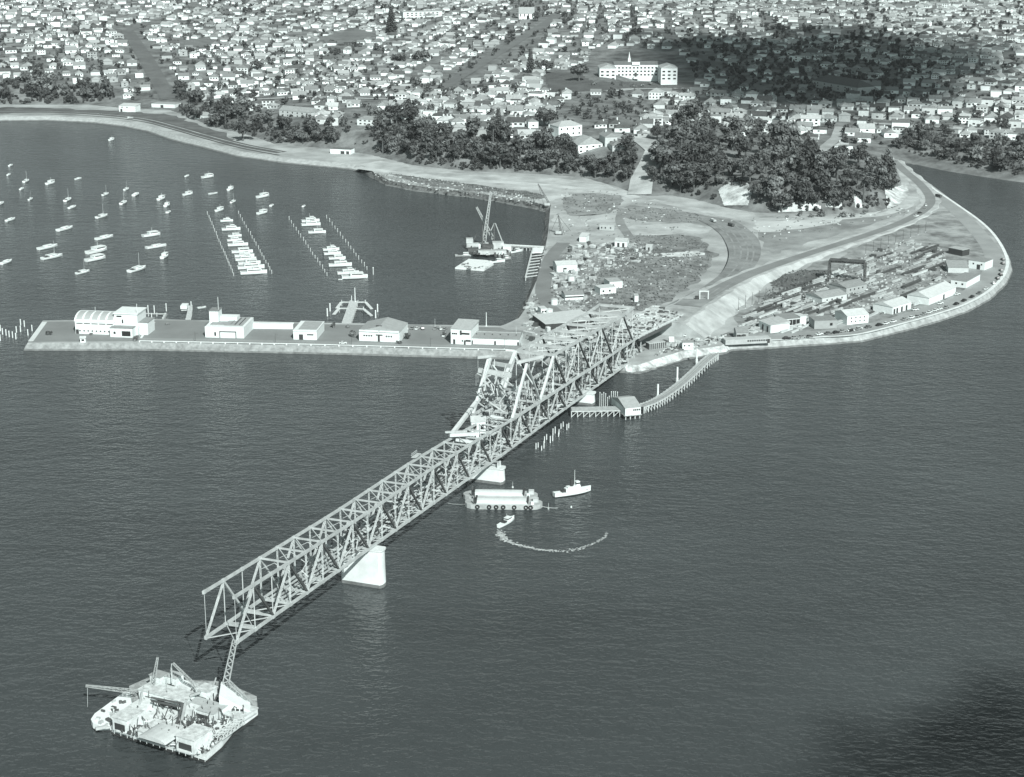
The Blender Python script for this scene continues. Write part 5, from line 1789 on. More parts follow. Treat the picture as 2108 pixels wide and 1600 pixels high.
# ------------------------------------------------------------------ sheds and gear of the works yards, cars
def zD(x, y):
    return G(1420 + x / 5.856, 580 + y / 5.856, ZL)
def zR(x, y):
    return G(1740 + x / 5.73, 480 + y / 5.73, ZL)
def zY(x, y):
    return G(860 + x / 3.294, 360 + y / 3.294, ZL)
def zC(x, y):
    return G(1220 + x / 7.271, 560 + y / 7.271, ZL)
W4 = [(.15 + .23 * k, 2.4, 1.2, 1.1) for k in range(4)]
SH = [('long white gabled hangar with a pale roof inside the curved waterfront road', zR(985, 852), zR(1300, 722), 15, 4.6, 'gablex', 3.0, M_white, M_roofw, [], [(.55, 2, 3)]),
      ('white gabled shed with dark doorways left of the long hangar', zR(555, 962), zR(775, 893), 14, 4.6, 'gablex', 2.2, M_white, M_roofw, [], [(.1, 1.8, 3.2), (.25, 1.8, 3.2), (.5, 1.8, 3.2), (.75, 1.8, 3.2)]),
      ('pale gabled house sized shed with two rows of small windows by the road', zR(20, 1085), zR(272, 1058), 14, 5.4, 'gablex', 2.4, M_white, M_roofw, [(.2 + .2 * k, z, .8, .8) for k in range(4) for z in (1.8, 4)], []),
      ('long flat roofed white building beside the road at the sharp end of the point', zR(1242, 628), zR(1425, 652), 26, 4.2, 'flat', .3, M_white, M_roofl, [(.35, 2.6, 1.2, 1.1), (.75, 2.4, 1.2, 1.1)], []),
      ('pale shed with a single sloping roof behind the flat roofed white building', zR(1212, 467), zR(1452, 472), 13, 3.6, 'mono', 2.2, M_wallg, M_roofl, [], []),
      ('white two storey block with a dark doorway at the sharp end of the point', zR(1450, 412), zR(1642, 440), 13, 5.4, 'flat', .3, M_white, M_roofl, [(.3, 3.6, 1, 1), (.8, 3.6, 1, 1)], [(.62, 2.4, 3.4)]),
      ('open fronted dark shed with a thin pale roof at the back of the point yard', zR(1215, 242), zR(1378, 275), 8, 4.2, 'flat', .3, M_dark, M_roofl, [], []),
      ('low grey shed with a dark left end in the middle of the waterfront yard', zD(1500, 572), zD(1770, 562), 11, 4.8, 'flat', .3, M_wallg, M_roof, [(.75, 2.6, 1.6, 1.6)], []),
      ('open bay shed with five dark bays beside a white box building', zD(1100, 545), zD(1325, 525), 10, 4.6, 'mono', .8, M_wallg, M_roofl, [(.1 + .2 * k, 2.2, 2.2, 3.2) for k in range(5)], []),
      ('plain white box building at the right end of the open bay shed', zD(1328, 525), zD(1402, 518), 8, 5.0, 'flat', .3, M_white, M_roofw, [], []),
      ('white lean to shed with two tall dark doors near the jetty root', zD(830, 560), zD(972, 622), 13, 4.8, 'mono', 1.2, M_white, M_roofl, [], [(.35, 1.6, 3.4), (.75, 1.6, 3.4)]),
      ('small pale gabled hut with a dark doorway near the jetty root', zD(560, 692), zD(705, 690), 8, 3.8, 'gablex', 2.2, M_wallg, M_roofl, [(.3, 2, .9, 1)], [(.15, 1.6, 2.6)]),
      ('long low white office hut standing on the sea wall by the jetty root', zD(430, 765), zD(975, 738), 6, 2.6, 'flat', .3, M_wallg, M_roofl, [(.5 + .05 * k, 1.8, .9, .9) for k in range(9)], [(.95, 1.6, 2.4)]),
      ('pale roofed workshop in the yard beside the stacked steel, the nearer one', zD(1592, 275), zD(1892, 222), 15, 4.0, 'gablex', 2.0, M_wallg, M_roofl, [(.2 + .2 * k, 2.2, 1, 1) for k in range(4)], []),
      ('pale roofed workshop in the yard beside the stacked steel, the farther one', zD(1885, 150), zD(2130, 100), 15, 4.0, 'gablex', 2.0, M_wallg, M_roofl, [(.2 + .2 * k, 2.2, 1, 1) for k in range(4)], []),
      ('long white hut with a striped roof in the yard left of the bridge', zY(1000, 852), zY(1127, 846), 11, 3.4, 'gablex', 1.4, M_white, M_roofl, [(.1 + .13 * k, 2, 2.4, .8) for k in range(7)], []),
      ('low white flat roofed block in the rough field, the left half', zY(1237, 812), zY(1345, 802), 9, 3.8, 'flat', .3, M_white, M_roofw, [(.2, 2, 1.2, 1.2), (.6, 2, 1.2, 1.2)], []),
      ('pale flat roofed block in the rough field, the right half', zY(1300, 772), zY(1388, 766), 11, 4.2, 'flat', .3, M_white, M_roofl, [(.3, 2, 1.2, 1.2)], []),
      ('white gabled store shed beside the curving yard road', zY(942, 662), zY(1082, 656), 12, 4.8, 'gablex', 1.8, M_white, M_roofw, [], [(.4, 2.4, 3)]),
      ('long pale roofed shed with a dark open side by the breakwater root', zY(780, 992), zY(868, 1058), 30, 4.0, 'mono', 1.0, M_dark, M_roofw, [], []),
      ('tiny white hut standing alone in the rough field near the bridge', zY(1470, 862), zY(1496, 861), 3, 4.0, 'mono', .6, M_white, M_roofl, [], []),
      ('pale block hut with a flat roof by the end of the dirt track', zY(1232, 374), zY(1332, 378), 7, 3.6, 'flat', .3, M_wallg, M_roofl, [(.15, 1.8, .9, 1.2), (.4, 1.8, .9, 1.2), (.75, 1.8, .9, 1.2)], []),
      ('white cube hut next to a round tank above the breakwater root', zY(835, 955), zY(878, 952), 7, 4.0, 'flat', .3, M_white, M_roofw, [(.3, 2.4, 1, 1), (.7, 2.4, 1, 1)], []),
      ('white hut on the rock bank beneath the bridge approach', zC(1342, 1165), zC(1508, 1165), 5, 4.0, 'flat', .3, M_white, M_roofl, [(.2, 2.4, .8, .8), (.6, 2.4, .8, .8)], []),
      ('small white tent shaped hut on the bank under the bridge approach', zC(1148, 1105), zC(1215, 1105), 5, 2.2, 'gablex', 2.6, M_white, M_roofw, [], []),
      ('white hut with a small chimney in the clutter by the harbour edge', zY(1095, 455), zY(1142, 458), 8, 4.2, 'mono', 1.2, M_white, M_roofw, [], []),
      ('pale shed with two dark doors in the clutter north of the rough field', zY(1335, 488), zY(1418, 492), 9, 4.2, 'gablex', 1.6, M_white, M_roofl, [], [(.3, 1.6, 3), (.7, 1.6, 3)]),
      ('small pale hut right of the clutter by the rough field', zY(1545, 512), zY(1588, 514), 6, 3.2, 'flat', .3, M_wallg, M_roofw, [], [(.5, 1.2, 2.2)])]
for (lab, a, b, dp_, h, kind, rh, mw, mr, wn_, dr) in SH:
    bldg('shed', lab, 'shed', a, b, dp_, h, kind, rh, mw, mr, wn_, dr)
YRD = [(1160, 500), (1135, 530), (1122, 570), (1118, 605), (1130, 632), (1160, 652), (1190, 668)]
def on_yard_road(x, y):
    for (ax, ay), (bx, by) in zip(YRD[:-1], YRD[1:]):
        dx, dy = bx - ax, by - ay
        t = max(0, min(1, ((x - ax) * dx + (y - ay) * dy) / (dx * dx + dy * dy)))
        if math.hypot(x - ax - t * dx, y - ay - t * dy) < 15:
            return True
    return False
# round tanks
for k, (p, lab) in enumerate(((zY(892, 950), 'white round tank beside the cube hut above the breakwater root'), (zY(1040, 725), 'pale round tank in the yard between the store shed and the striped hut'), (zY(925, 880), 'dark banded round tank beside the curving yard road'))):
    th = thing('storage_tank', lab, 'tank', p)
    MB().tube((0, 0, 0), (0, 0, 3.6), 2.2, 2.2, 14).build('drum', M_white, th)
    MB().tube((0, 0, 3.6), (0, 0, 4.3), 2.3, .3, 14).build('lid', M_roofl if k else M_roofw, th)
# gantry crane
gz = [G(1706, 577, ZL), G(1779, 582, ZL)]
gt = thing('gantry_crane', 'dark lattice gantry crane straddling the steel stacks in the waterfront yard', 'gantry crane', gz[0])
GO = tuple(gz[0])
H_ = 13.5
dv = (gz[1] - gz[0]).normalized()
nv = Vector((-dv.y, dv.x, 0))
for p in gz:
    for s in (-4, 4):
        q = p + nv * s
        MB().lattice(q, p + nv * (s * .5) + Vector((0, 0, H_)), 1.1, .9, 8, .3).build('leg', M_steeld, gt, GO)
    MB().beam(p - nv * 5, p + nv * 5, .7).build('bogie', M_steeld, gt, GO)
for s in (-1.8, 1.8):
    MB().lattice(gz[0] + nv * s + Vector((0, 0, H_)), gz[1] + nv * s + Vector((0, 0, H_)), 1.6, 1.6, 16, .36).build('bridge_girder', M_steeld, gt, GO)
MB().box(gz[0].lerp(gz[1], .4) + Vector((0, 0, H_ + 1)), (3, 4, 1.6), BANG).build('trolley', M_steeld, gt, GO)
MB().box(gz[1] + Vector((-1, 0, H_ - 3)), (2, 2, 2.2)).build('cab', M_steel, gt, GO)
# poles along the two edges of the yard
pls = []
for i in range(11):
    t = i / 10
    pls.append(pole('power_pole', '', 'pole', G(lerp(1520, 1660, t), lerp(640, 588, t), ZL), 8.5, .17, M_steeld, 'poles in the steel yard', .9))
for i in range(9):
    t = i / 8
    pls.append(pole('power_pole', '', 'pole', G(lerp(1782, 1905, t), lerp(524, 478, t), ZL), 8, .17, M_steeld, 'poles in the steel yard', .9))
for i, o in enumerate(sorted(pls, key=lambda o: o.location.x)):
    o['label'] = 'thin dark pole at the inland edge of the steel yard, %s from the left' % ordw(i)
# steel girders, timber stacks and crates lying in the yards
def girder_mesh(L, h, name, m):
    mb = MB()
    w = h * .7
    pr = [(-w / 2, 0), (w / 2, 0), (w / 2, .25 * h), (.15 * w, .25 * h), (.15 * w, .75 * h), (w / 2, .75 * h), (w / 2, h), (-w / 2, h), (-w / 2, .75 * h), (-.15 * w, .75 * h), (-.15 * w, .25 * h), (-w / 2, .25 * h)]
    n = len(pr)
    vs = [(-L / 2, a, b) for a, b in pr] + [(L / 2, a, b) for a, b in pr]
    mb.add(vs, [(i, n + i, n + (i + 1) % n, (i + 1) % n) for i in range(n)] + [tuple(range(n)), tuple(range(2 * n - 1, n - 1, -1))])
    return mb
YD = G(1760, 575, ZL) - G(1500, 672, ZL)
YA = math.atan2(YD.y, YD.x)
gp = []
for i, (L, h, m) in enumerate(((16, 1.3, M_steel), (24, 1.5, M_steeld), (12, 1.8, M_steel), (18, 1.2, M_steell))):
    th = thing('steel_girder', 'proto', 'girder', (0, 0, -50))
    girder_mesh(L, h, 'web', m).build('girder_web', m, th)
    for s in (-1, 1):
        MB().box((s * L * .35, 0, -.1), (.5, 2.6, .3)).build('bearer', M_timber, th)
    gp.append(th)
yardpoly = [(1510, 690), (1600, 684), (1740, 668), (1880, 630), (1950, 605), (1950, 540), (1930, 500), (1850, 500), (1740, 545), (1560, 630), (1530, 655)]
gird, used = [], set()
rr = random.Random(21)
placed = []
while len(gird) < 120:
    x, y = rr.uniform(1500, 1990), rr.uniform(480, 690)
    if not inpoly(x, y, yardpoly):
        continue
    if x > 1800 and rr.random() < .45:
        continue
    p = G(x, y, ZL + .2)
    i = rr.randrange(4)
    o = copy_thing(gp[i], p, YA + rr.uniform(-.06, .06), (rr.uniform(.6, 1.3), rr.uniform(.8, 1.8), rr.uniform(.7, 1.2)))
    o['group'] = 'girders lying in the steel yard'
    gird.append(o)
for o in gp:
    for c in list(o.children):
        bpy.data.objects.remove(c)
    bpy.data.objects.remove(o)
rowlabels(gird, 8, lambda o, a, b: 'steel girder in the waterfront yard, %s from left in the %s row' % (a, b))
def crate_proto(name, cat, s, m, lid):
    th = thing(name, 'proto', cat, (0, 0, -50))
    MB().box((0, 0, s[2] / 2), s).build('body', m, th)
    MB().box((0, 0, s[2] + .08), (s[0] * 1.03, s[1] * 1.03, .16)).build('top_layer', lid, th)
    for k in (-1, 1):
        MB().box((k * s[0] * .3, 0, -.02), (.4, s[1] * 1.02, .2)).build('bearer', M_timber, th)
    return th
cp = [crate_proto('timber_stack', 'timber stack', (6, 2.2, 1.4), M_timber, M_timberl), crate_proto('crate', 'crate', (2.6, 2.2, 2.0), M_timberl, M_white), crate_proto('plate_stack', 'plate stack', (5, 3, .7), M_steel, M_steell),
      crate_proto('machine', 'machine', (3.4, 2.0, 2.2), M_steeld, M_steeld), crate_proto('crate', 'crate', (3.0, 2.2, 1.8), M_wallg, M_roofl)]
CN = ['timber stack', 'timber crate', 'steel plate stack', 'dark machine', 'pale crate']
def scatter(poly, n, bias, grp, fmt, nrow, seed, zf=None):
    rr = random.Random(seed)
    out = []
    xs = [p[0] for p in poly]
    ys = [p[1] for p in poly]
    while len(out) < n:
        x, y = rr.uniform(min(xs), max(xs)), rr.uniform(min(ys), max(ys))
        if not inpoly(x, y, poly) or on_yard_road(x, y):
            continue
        i = rr.choice(bias)
        o = copy_thing(cp[i], G(x, y, ZL + .08), rr.choice([YA, YA + 1.57, rr.uniform(0, 3)]), (rr.uniform(.6, 1.4), rr.uniform(.6, 1.3), rr.uniform(.6, 1.3)))
        o['group'] = grp
        o['_k'] = CN[i]
        out.append(o)
    rowlabels(out, nrow, fmt)
    for o in out:
        del o['_k']
    return out
scatter([(1135, 512), (1235, 500), (1300, 505), (1340, 535), (1280, 545), (1225, 560), (1200, 640), (1150, 620), (1135, 570)], 80, [0, 1, 1, 2, 3, 4, 4, 4], 'stacks and crates in the yard left of the bridge',
        lambda o, a, b: '%s in the harbour yard, %s from left in %s row' % (o['_k'], a, b), 8, 31)
scatter(yardpoly, 46, [0, 1, 2, 2, 3, 3, 4], 'stacks and crates in the steel yard',
        lambda o, a, b: '%s in the steel yard, %s from left in %s row' % (o['_k'], a, b), 6, 32)
scatter([(1080, 645), (1095, 600), (1110, 590), (1125, 640), (1160, 660), (1200, 680), (1250, 690), (1300, 700), (1320, 735), (1200, 725), (1090, 715)], 60, [0, 1, 2, 3, 4, 4], 'stacks and crates under the bridge',
        lambda o, a, b: '%s by the bridge foot, %s from left in %s row' % (o['_k'], a, b), 5, 33)
scatter([(1340, 715), (1400, 700), (1480, 690), (1560, 690), (1540, 700), (1480, 705), (1400, 716)], 26, [0, 1, 2, 3, 4, 4], 'stacks and crates behind the rock bank',
        lambda o, a, b: '%s behind the white rock bank, %s from left in %s row' % (o['_k'], a, b), 2, 34)
for o in cp:
    for c in list(o.children):
        bpy.data.objects.remove(c)
    bpy.data.objects.remove(o)
# small litter that nobody could count
rr = random.Random(40)
def litter(name, polys, n, mats, label, smax=2.2):
    mb = MB()
    for poly, k in zip(polys, n):
        xs = [p[0] for p in poly]
        ys = [p[1] for p in poly]
        c = 0
        while c < k:
            x, y = rr.uniform(min(xs), max(xs)), rr.uniform(min(ys), max(ys))
            if not inpoly(x, y, poly) or on_yard_road(x, y):
                continue
            c += 1
            p = G(x, y, ZL)
            mb.box((p.x, p.y, ZL + .3), (rr.uniform(.4, smax), rr.uniform(.3, 1.0), rr.uniform(.3, 1.1)), rr.choice([YA, rr.uniform(0, 3)]), rr.randrange(len(mats)))
    return tag(mb.build(name, mats), label, 'litter', kind='stuff')
YL = [(1085, 645), (1100, 600), (1120, 510), (1230, 500), (1330, 500), (1360, 530), (1240, 560), (1215, 640), (1250, 660), (1330, 720), (1300, 745), (1085, 715)]
litter('yard_litter', [YL, yardpoly, [(1340, 735), (1400, 700), (1500, 690), (1500, 704), (1400, 722)], [(1290, 500), (1440, 500), (1450, 560), (1300, 640), (1220, 630)]], [1400, 1100, 160, 120], [mat('scrap_pale', .4), mat('scrap_dark', .13), mat('scrap_white', .55), M_timber],
       'scattered small scrap, planks and rubbish over the construction yards', 2.4)
litter('fill_rubble', [[(1150, 380), (1280, 400), (1400, 430), (1400, 470), (1290, 500), (1150, 490), (1140, 430)], [(1480, 455), (1850, 425), (1880, 440), (1600, 500)], [(760, 355), (1000, 385), (1120, 410), (1110, 422), (900, 392), (790, 372)]], [120, 110, 350], [mat('rubble_grey', .2), M_rock, mat('rubble_grey', .2)],
       'loose stones and lumps of fill over the bare reclaimed ground', 2.6)
tf = MB()
for poly, n in (([(1240, 540), (1300, 486), (1400, 484), (1452, 500), (1468, 535), (1440, 572), (1390, 612), (1330, 640), (1235, 636), (1200, 620), (1210, 575)], 1100), ([(1560, 640), (1590, 575), (1640, 555), (1720, 560), (1760, 585), (1650, 630)], 700), ([(1160, 400), (1280, 400), (1280, 440), (1160, 440)], 160), ([(1290, 425), (1430, 435), (1450, 460), (1300, 455)], 140), ([(800, 357), (1000, 384), (1110, 400), (1100, 409), (880, 372)], 500)):
    xs = [p[0] for p in poly]
    ys = [p[1] for p in poly]
    c = 0
    while c < n:
        x, y = rr.uniform(min(xs), max(xs)), rr.uniform(min(ys), max(ys))
        if not inpoly(x, y, poly):
            continue
        c += 1
        p = G(x, y, ZL)
        for k in range(2):
            a = rr.uniform(0, 3.14)
            s = rr.uniform(.4, 1.3)
            dx, dy = math.cos(a) * s, math.sin(a) * s
            tf.add([(p.x - dx, p.y - dy, ZL), (p.x + dx, p.y + dy, ZL), (p.x + dx * .6, p.y + dy * .6 - .3, ZL + rr.uniform(.4, 1.1)), (p.x - dx * .6, p.y - dy * .6 - .3, ZL + rr.uniform(.15, .5))], [(0, 1, 2, 3)], rr.randrange(3))
tag(tf.build('scrub_tufts', [mat('tuft_mid', .16), mat('tuft_pale', .24), mat('tuft_dry', .2)]), 'rough tufts of grass and weeds over the fields beside the bridge', 'scrub', kind='stuff')
# stack of dark bundles and the toll frame
o, L = bldg('rack', 'long dark gridded rack on the bank under the bridge approach', 'rack', zC(842, 1165), zC(1088, 1135), 4, 3.4, 'flat', .2, M_steeld, M_steel)
for k in range(8):
    MB().box((-L / 2 + (k + .5) * L / 8, -.05, 1.7), (.3, .2, 3.4)).build('upright', M_steel, o)
fr = thing('portal_frame', 'small pale open portal frame standing beside the approach road', 'frame', G(1449, 616, 11))
for s in (-2.6, 2.6):
    MB().beam((s, 0, 0), (s, 0, 5), .6).build('post', M_steell, fr)
MB().beam((-3, 0, 5), (3, 0, 5), .7).build('lintel', M_steell, fr)
MB().box((-4.2, 0, 1), (2.2, 2, 2)).build('drum', M_dark, fr)
# cars
def car_proto(m, kind):
    th = thing('parked_car' if kind == 'car' else 'truck', 'proto', kind, (0, 0, -50))
    if kind == 'car':
        mb = MB()
        pr = [(-2.2, .35), (2.2, .35), (2.25, .75), (2.0, .95), (.9, 1.0), (-1.5, 1.0), (-2.2, .9)]
        n = len(pr)
        vs = [(a, -.85, b) for a, b in pr] + [(a, .85, b) for a, b in pr]
        mb.add(vs, [(i, (i + 1) % n, n + (i + 1) % n, n + i) for i in range(n)] + [tuple(range(n - 1, -1, -1)), tuple(range(n, 2 * n))])
        fixn(mb.build('body', m, th))
        fixn(MB().prism([(-1.5, -.75), (.8, -.75), (.8, .75), (-1.5, .75)], 1.0, 1.5, inset=.22).build('window', M_glass, th))
        MB().box((-.35, 0, 1.53), (1.5, 1.2, .08)).build('roof', m, th)
        zw = .34
        ws = 1.35
    else:
        MB().box((2.2, 0, 1.4), (1.8, 2.1, 1.7)).build('cab', m, th)
        MB().box((2.6, 0, 1.8), (1.2, 2.14, .6)).build('window', M_glass, th)
        MB().box((-1.0, 0, 1.5), (4.6, 2.3, 1.4)).build('tray', M_steeld if m is MATS['car_black'] else M_steel, th)
        zw = .5
        ws = 2.1
    for sx in (-ws, ws):
        for sy in (-.8, .8):
            MB().tube((sx, sy - .12, zw), (sx, sy + .12, zw), zw, zw, 8).build('wheel', M_rubber, th)
    return th
CPR = [car_proto(m, 'car') for m in M_cars] + [car_proto(M_cars[0], 'truck'), car_proto(M_cars[2], 'truck')]
CWD = ['white', 'grey', 'black', 'dark grey']
cars = []
CARP = [zR(x, y) for x, y in ((75, 1160), (160, 1138), (270, 1120), (400, 1095), (480, 1077), (565, 1056), (700, 1027), (780, 1008), (850, 994), (930, 965), (990, 946), (1060, 922), (1110, 906), (1190, 886), (1310, 846), (1400, 806), (1495, 762), (1580, 718), (1660, 668), (1745, 602), (1795, 545), (1832, 500), (1838, 450), (1858, 370), (1858, 322))]
CARP += [zD(x, y) for x, y in ((1165, 695), (1260, 690), (1350, 680), (1440, 675), (1560, 645), (1670, 635), (1760, 625), (1840, 610), (1940, 600), (2030, 582))]
CARP.sort(key=lambda p: p.x)
rr = random.Random(50)
for i, p in enumerate(CARP):
    a, b = CARP[max(i - 1, 0)], CARP[min(i + 1, len(CARP) - 1)]
    k = rr.choice([0, 0, 1, 2, 2, 3])
    o = copy_thing(CPR[k], (p.x, p.y, ZL + .13), math.atan2(b.y - a.y, b.x - a.x) if i < len(CARP) - 6 else R(95), (1.05, 1.05, 1.05))
    o['group'] = 'cars parked along the curved sea wall'
    o['_k'] = k
    cars.append(o)
for i, o in enumerate(sorted(cars, key=lambda o: proj(o.location)[0])):
    o['label'] = '%s car parked along the curved sea wall, %s from the left' % (CWD[o['_k']], ordw(i))
    del o['_k']
c2 = []
for i, (x, y) in enumerate(((1080, 462), (1130, 460), (1165, 462), (1210, 462), (1310, 462), (1350, 463), (1388, 466), (1380, 518))):
    p = z2(x, y)
    k = [0, 1, 0, 3, 1, 0, 1, 0][i]
    o = copy_thing(CPR[k], (p.x, p.y, ZL + .05), R(rr.uniform(60, 110)))
    o['group'] = 'cars behind the club houses on the breakwater'
    o['label'] = '%s car parked behind the breakwater club houses, %s from the left' % (CWD[k], ordw(i))
for px_, k, rz_, z, lab in (((1414, 693), 0, .1, 0, 'white car parked below the embankment, nearest the bridge'), ((1424, 692), 0, .1, 0, 'white car parked below the embankment, the right one of two'), ((1441, 690), 2, .2, 0, 'black car passing below the embankment'),
                   ((1932, 406), 5, 2.0, 0, 'dark truck on the road at the narrow neck of the point'), ((1505, 466), 5, 2.0, .2, 'dark truck on the broad haul road'), ((1468, 457), 4, 1.9, .2, 'white truck on the broad haul road ahead of the dark one'),
                   ((1886, 446), 0, .6, 0, 'white car in the cluster beside the bend under the cliff'), ((1893, 440), 2, .7, 0, 'black car in the cluster beside the bend under the cliff'), ((1903, 433), 1, 1.0, 0, 'grey car in the cluster beside the bend under the cliff'), ((1906, 424), 0, 1.4, 0, 'white car at the top of the cluster beside the bend'),
                   ((268, 245), 4, 2.9, 0, 'white truck on the shore road left of the bay'), ((205, 236), 1, 3.0, 0, 'grey car on the shore road at the left'), ((706, 708), 0, .05, 0, 'white car on the breakwater road before the ridged club house'),
                   ((1935, 626), 0, .5, 0, 'white car beside the long white hangar'), ((1884, 639), 0, .4, 0, 'white car at the right end of the shed with dark doorways'), ((1970, 607), 0, .6, 0, 'white car at the far right end of the hangar')):
    p = G(px_[0], px_[1], ZL + .14 + z)
    copy_thing(CPR[k], p, rz_, None, lab)
for o in CPR:
    for c in list(o.children):
        bpy.data.objects.remove(c)
    bpy.data.objects.remove(o)
# ------------------------------------------------------------------ the suburb: school, big houses, hundreds of houses
def gb(px_, py_):
    return GH(px_, py_)
def hb_(name, label, cat, a, b, depth, h, kind, rh, mw, mr, wins=(), doors=(), sink=3.0):
    A, B = GH(*a), GH(*b)
    z = min(A.z, B.z)
    A, B = G(a[0], a[1], z), G(b[0], b[1], z)
    th, L = bldg(name, label, cat, A, B, depth, h, kind, rh, mw, mr, wins, doors)
    MB().box((0, depth / 2, -sink / 2), (L * .98, depth * .98, sink)).build('foundation', M_conc, th)
    return th, L
def wgrid(nx_, zs, w, h, x0=.12, x1=.88):
    return [(lerp(x0, x1, k / max(1, nx_ - 1)), z, w, h) for k in range(nx_) for z in zs]
sc0 = GH(1238, 168)
sA, sB = GH(1238, 168), GH(1392, 167)
sz = (sA.z + sB.z) / 2 + .5
sA, sB = G(1234, 168, sz), G(1394, 167.5, sz)
c, rz, L = frame2(sA, sB)
sch = thing('school', 'large white three storey school with projecting wings and a small spire on the hill', 'school', c, rz)
wl_ = L * .21
def sblock(x0, x1, y0, y1, h, nm, cols, zs, face=-1):
    w = MB().box(((x0 + x1) / 2, (y0 + y1) / 2, h / 2 - 2), (x1 - x0, y1 - y0, h + 4)).build(nm, M_white, sch)
    for k in range(cols):
        for z in zs:
            MB().box((lerp(x0, x1, (k + .5) / cols), y0 - .06, z), ((x1 - x0) / cols * .5, .14, 1.7)).build('window', M_glass, w)
    return w
sblock(-L / 2, -L / 2 + wl_, 0, 30, 15, 'wing', 3, (3, 7, 11))
sblock(L / 2 - wl_, L / 2, 0, 30, 15, 'wing', 3, (3, 7, 11))
sblock(-L / 2 + wl_, L / 2 - wl_, 34, 48, 15, 'main_block', 12, (3.5, 7.5, 11.5))
MB().box((0, 34, 16.4), (9, 3, 3.2)).build('parapet_gable', M_white, sch)
for x0, x1, y0, y1 in ((-L / 2, -L / 2 + wl_, 0, 30), (L / 2 - wl_, L / 2, 0, 30)):
    mb = MB()
    xm = (x0 + x1) / 2
    mb.add([(x0 - .5, y0 - .5, 15.02), (x1 + .5, y0 - .5, 15.02), (x1 + .5, y1, 15.02), (x0 - .5, y1, 15.02), (xm, y0 + 5, 18.2), (xm, y1 - 3, 18.2)], [(0, 4, 5, 3), (1, 2, 5, 4), (0, 1, 4), (2, 3, 5)])
    mb.build('roof', M_roofl, sch)
mb = MB()
mb.add([(-L / 2 + wl_, 33.5, 15.02), (L / 2 - wl_, 33.5, 15.02), (L / 2 - wl_, 48.5, 15.02), (-L / 2 + wl_, 48.5, 15.02), (-L / 2 + wl_, 41, 18.5), (L / 2 - wl_, 41, 18.5)], [(0, 1, 5, 4), (2, 3, 4, 5), (0, 4, 3), (1, 2, 5)])
rf = mb.build('roof', mat('school_slate', 0.13, 0.1, .4), sch)
MB().box((-L * .08, 41, 19.5), (3, 3, 4)).build('belfry', M_white, rf)
MB().tube((-L * .08, 41, 21.5), (-L * .08, 41, 29), 1.3, .1, 8).build('spire', M_white, rf)
MB().box((0, 33.8, 3), (2.6, .4, 6)).build('entrance', M_dark, sch)
mb = MB()
mb.box((0, 30, .5), (6, 8, 1.6))
mb.build('entrance_steps', M_concw, sch)
BIG = [('house', 'tall cream house with stepped wings among the cliff top trees', (1150, 284), (1198, 280), 16, 10, 'hip', 4, M_wallw, M_roofl, wgrid(4, (3, 7.5), 1.5, 1.6)),
       ('house', 'half timbered gabled house above the dirt cutting', (1190, 318), (1240, 314), 14, 8, 'gabley', 7, M_wallw, M_roofl, wgrid(4, (2.5, 6), 2.2, 1.4)),
       ('house', 'long two storey balconied house on the cliff edge', (735, 258), (795, 262), 12, 6, 'hip', 3, M_wallw, M_roofl, wgrid(6, (1.8, 4.8), 2.2, 1.2)),
       ('house', 'white gabled boarding house with dark gable roofs above the left cliff', (575, 240), (640, 246), 14, 6.5, 'gablex', 4, M_wallw, M_roof, wgrid(6, (2, 5), 1.4, 1.4)),
       ('boathouse', 'white two storey boathouse beside the shore road', (245, 230), (279, 231), 14, 6.5, 'mono', 1.2, M_white, M_roofw, [(.2, 4.8, 1.2, 1.2), (.5, 4.8, 1.2, 1.2)], [(.15, 2.2, 3)]),
       ('shed', 'low grey roofed garage with a dark doorway beside the grass reserve', (312, 221), (360, 223), 16, 4, 'flat', .3, M_wallw, M_roofl, (), [(.45, 3.4, 3)]),
       ('house', 'small white gabled cottage on the foreshore bank', (402, 246), (430, 249), 12, 5, 'gablex', 3, M_wallw, M_roofl, wgrid(3, (2.2,), 1.4, 1.4)),
       ('shed', 'flat roofed white boat shed with dark openings at the head of the beach', (680, 316), (722, 318), 10, 4.2, 'flat', .3, M_wallw, M_roof, (), [(.6, 4, 2.8), (.85, 3, 2.8)]),
       ('church', 'church hall with twin steep white gables at the top of the wide street', (1068, 40), (1100, 40), 26, 8, 'gablex', 9, M_wallw, M_roof, wgrid(4, (6,), 1.5, 4)),
       ('villa', 'white villa with a hip roof beside the school lawn', (1335, 205), (1362, 206), 14, 8, 'hip', 4, M_wallw, M_roof, wgrid(4, (2.5, 6), 1.4, 1.6)),
       ('apartment_block', 'long pale three storey apartment block far up the hill', (830, 42), (910, 40), 22, 12, 'flat', .3, M_wallw, M_roofl, wgrid(8, (3, 7, 10), 3, 1.4)),
       ('hall', 'dark roofed hall among the shaded trees on the right hill', (1672, 180), (1765, 196), 24, 8, 'hip', 7, M_wallg, M_roofd, wgrid(6, (3, 6), 1.6, 1.4))]
for t in BIG:
    nm, lab, a, b, dp_, h, kind, rh, mw, mr, wn_ = t[:11]
    hb_(nm, lab, 'house' if nm in ('house', 'villa') else nm.replace('_', ' '), a, b, dp_, h, kind, rh, mw, mr, wn_, t[11] if len(t) > 11 else ())
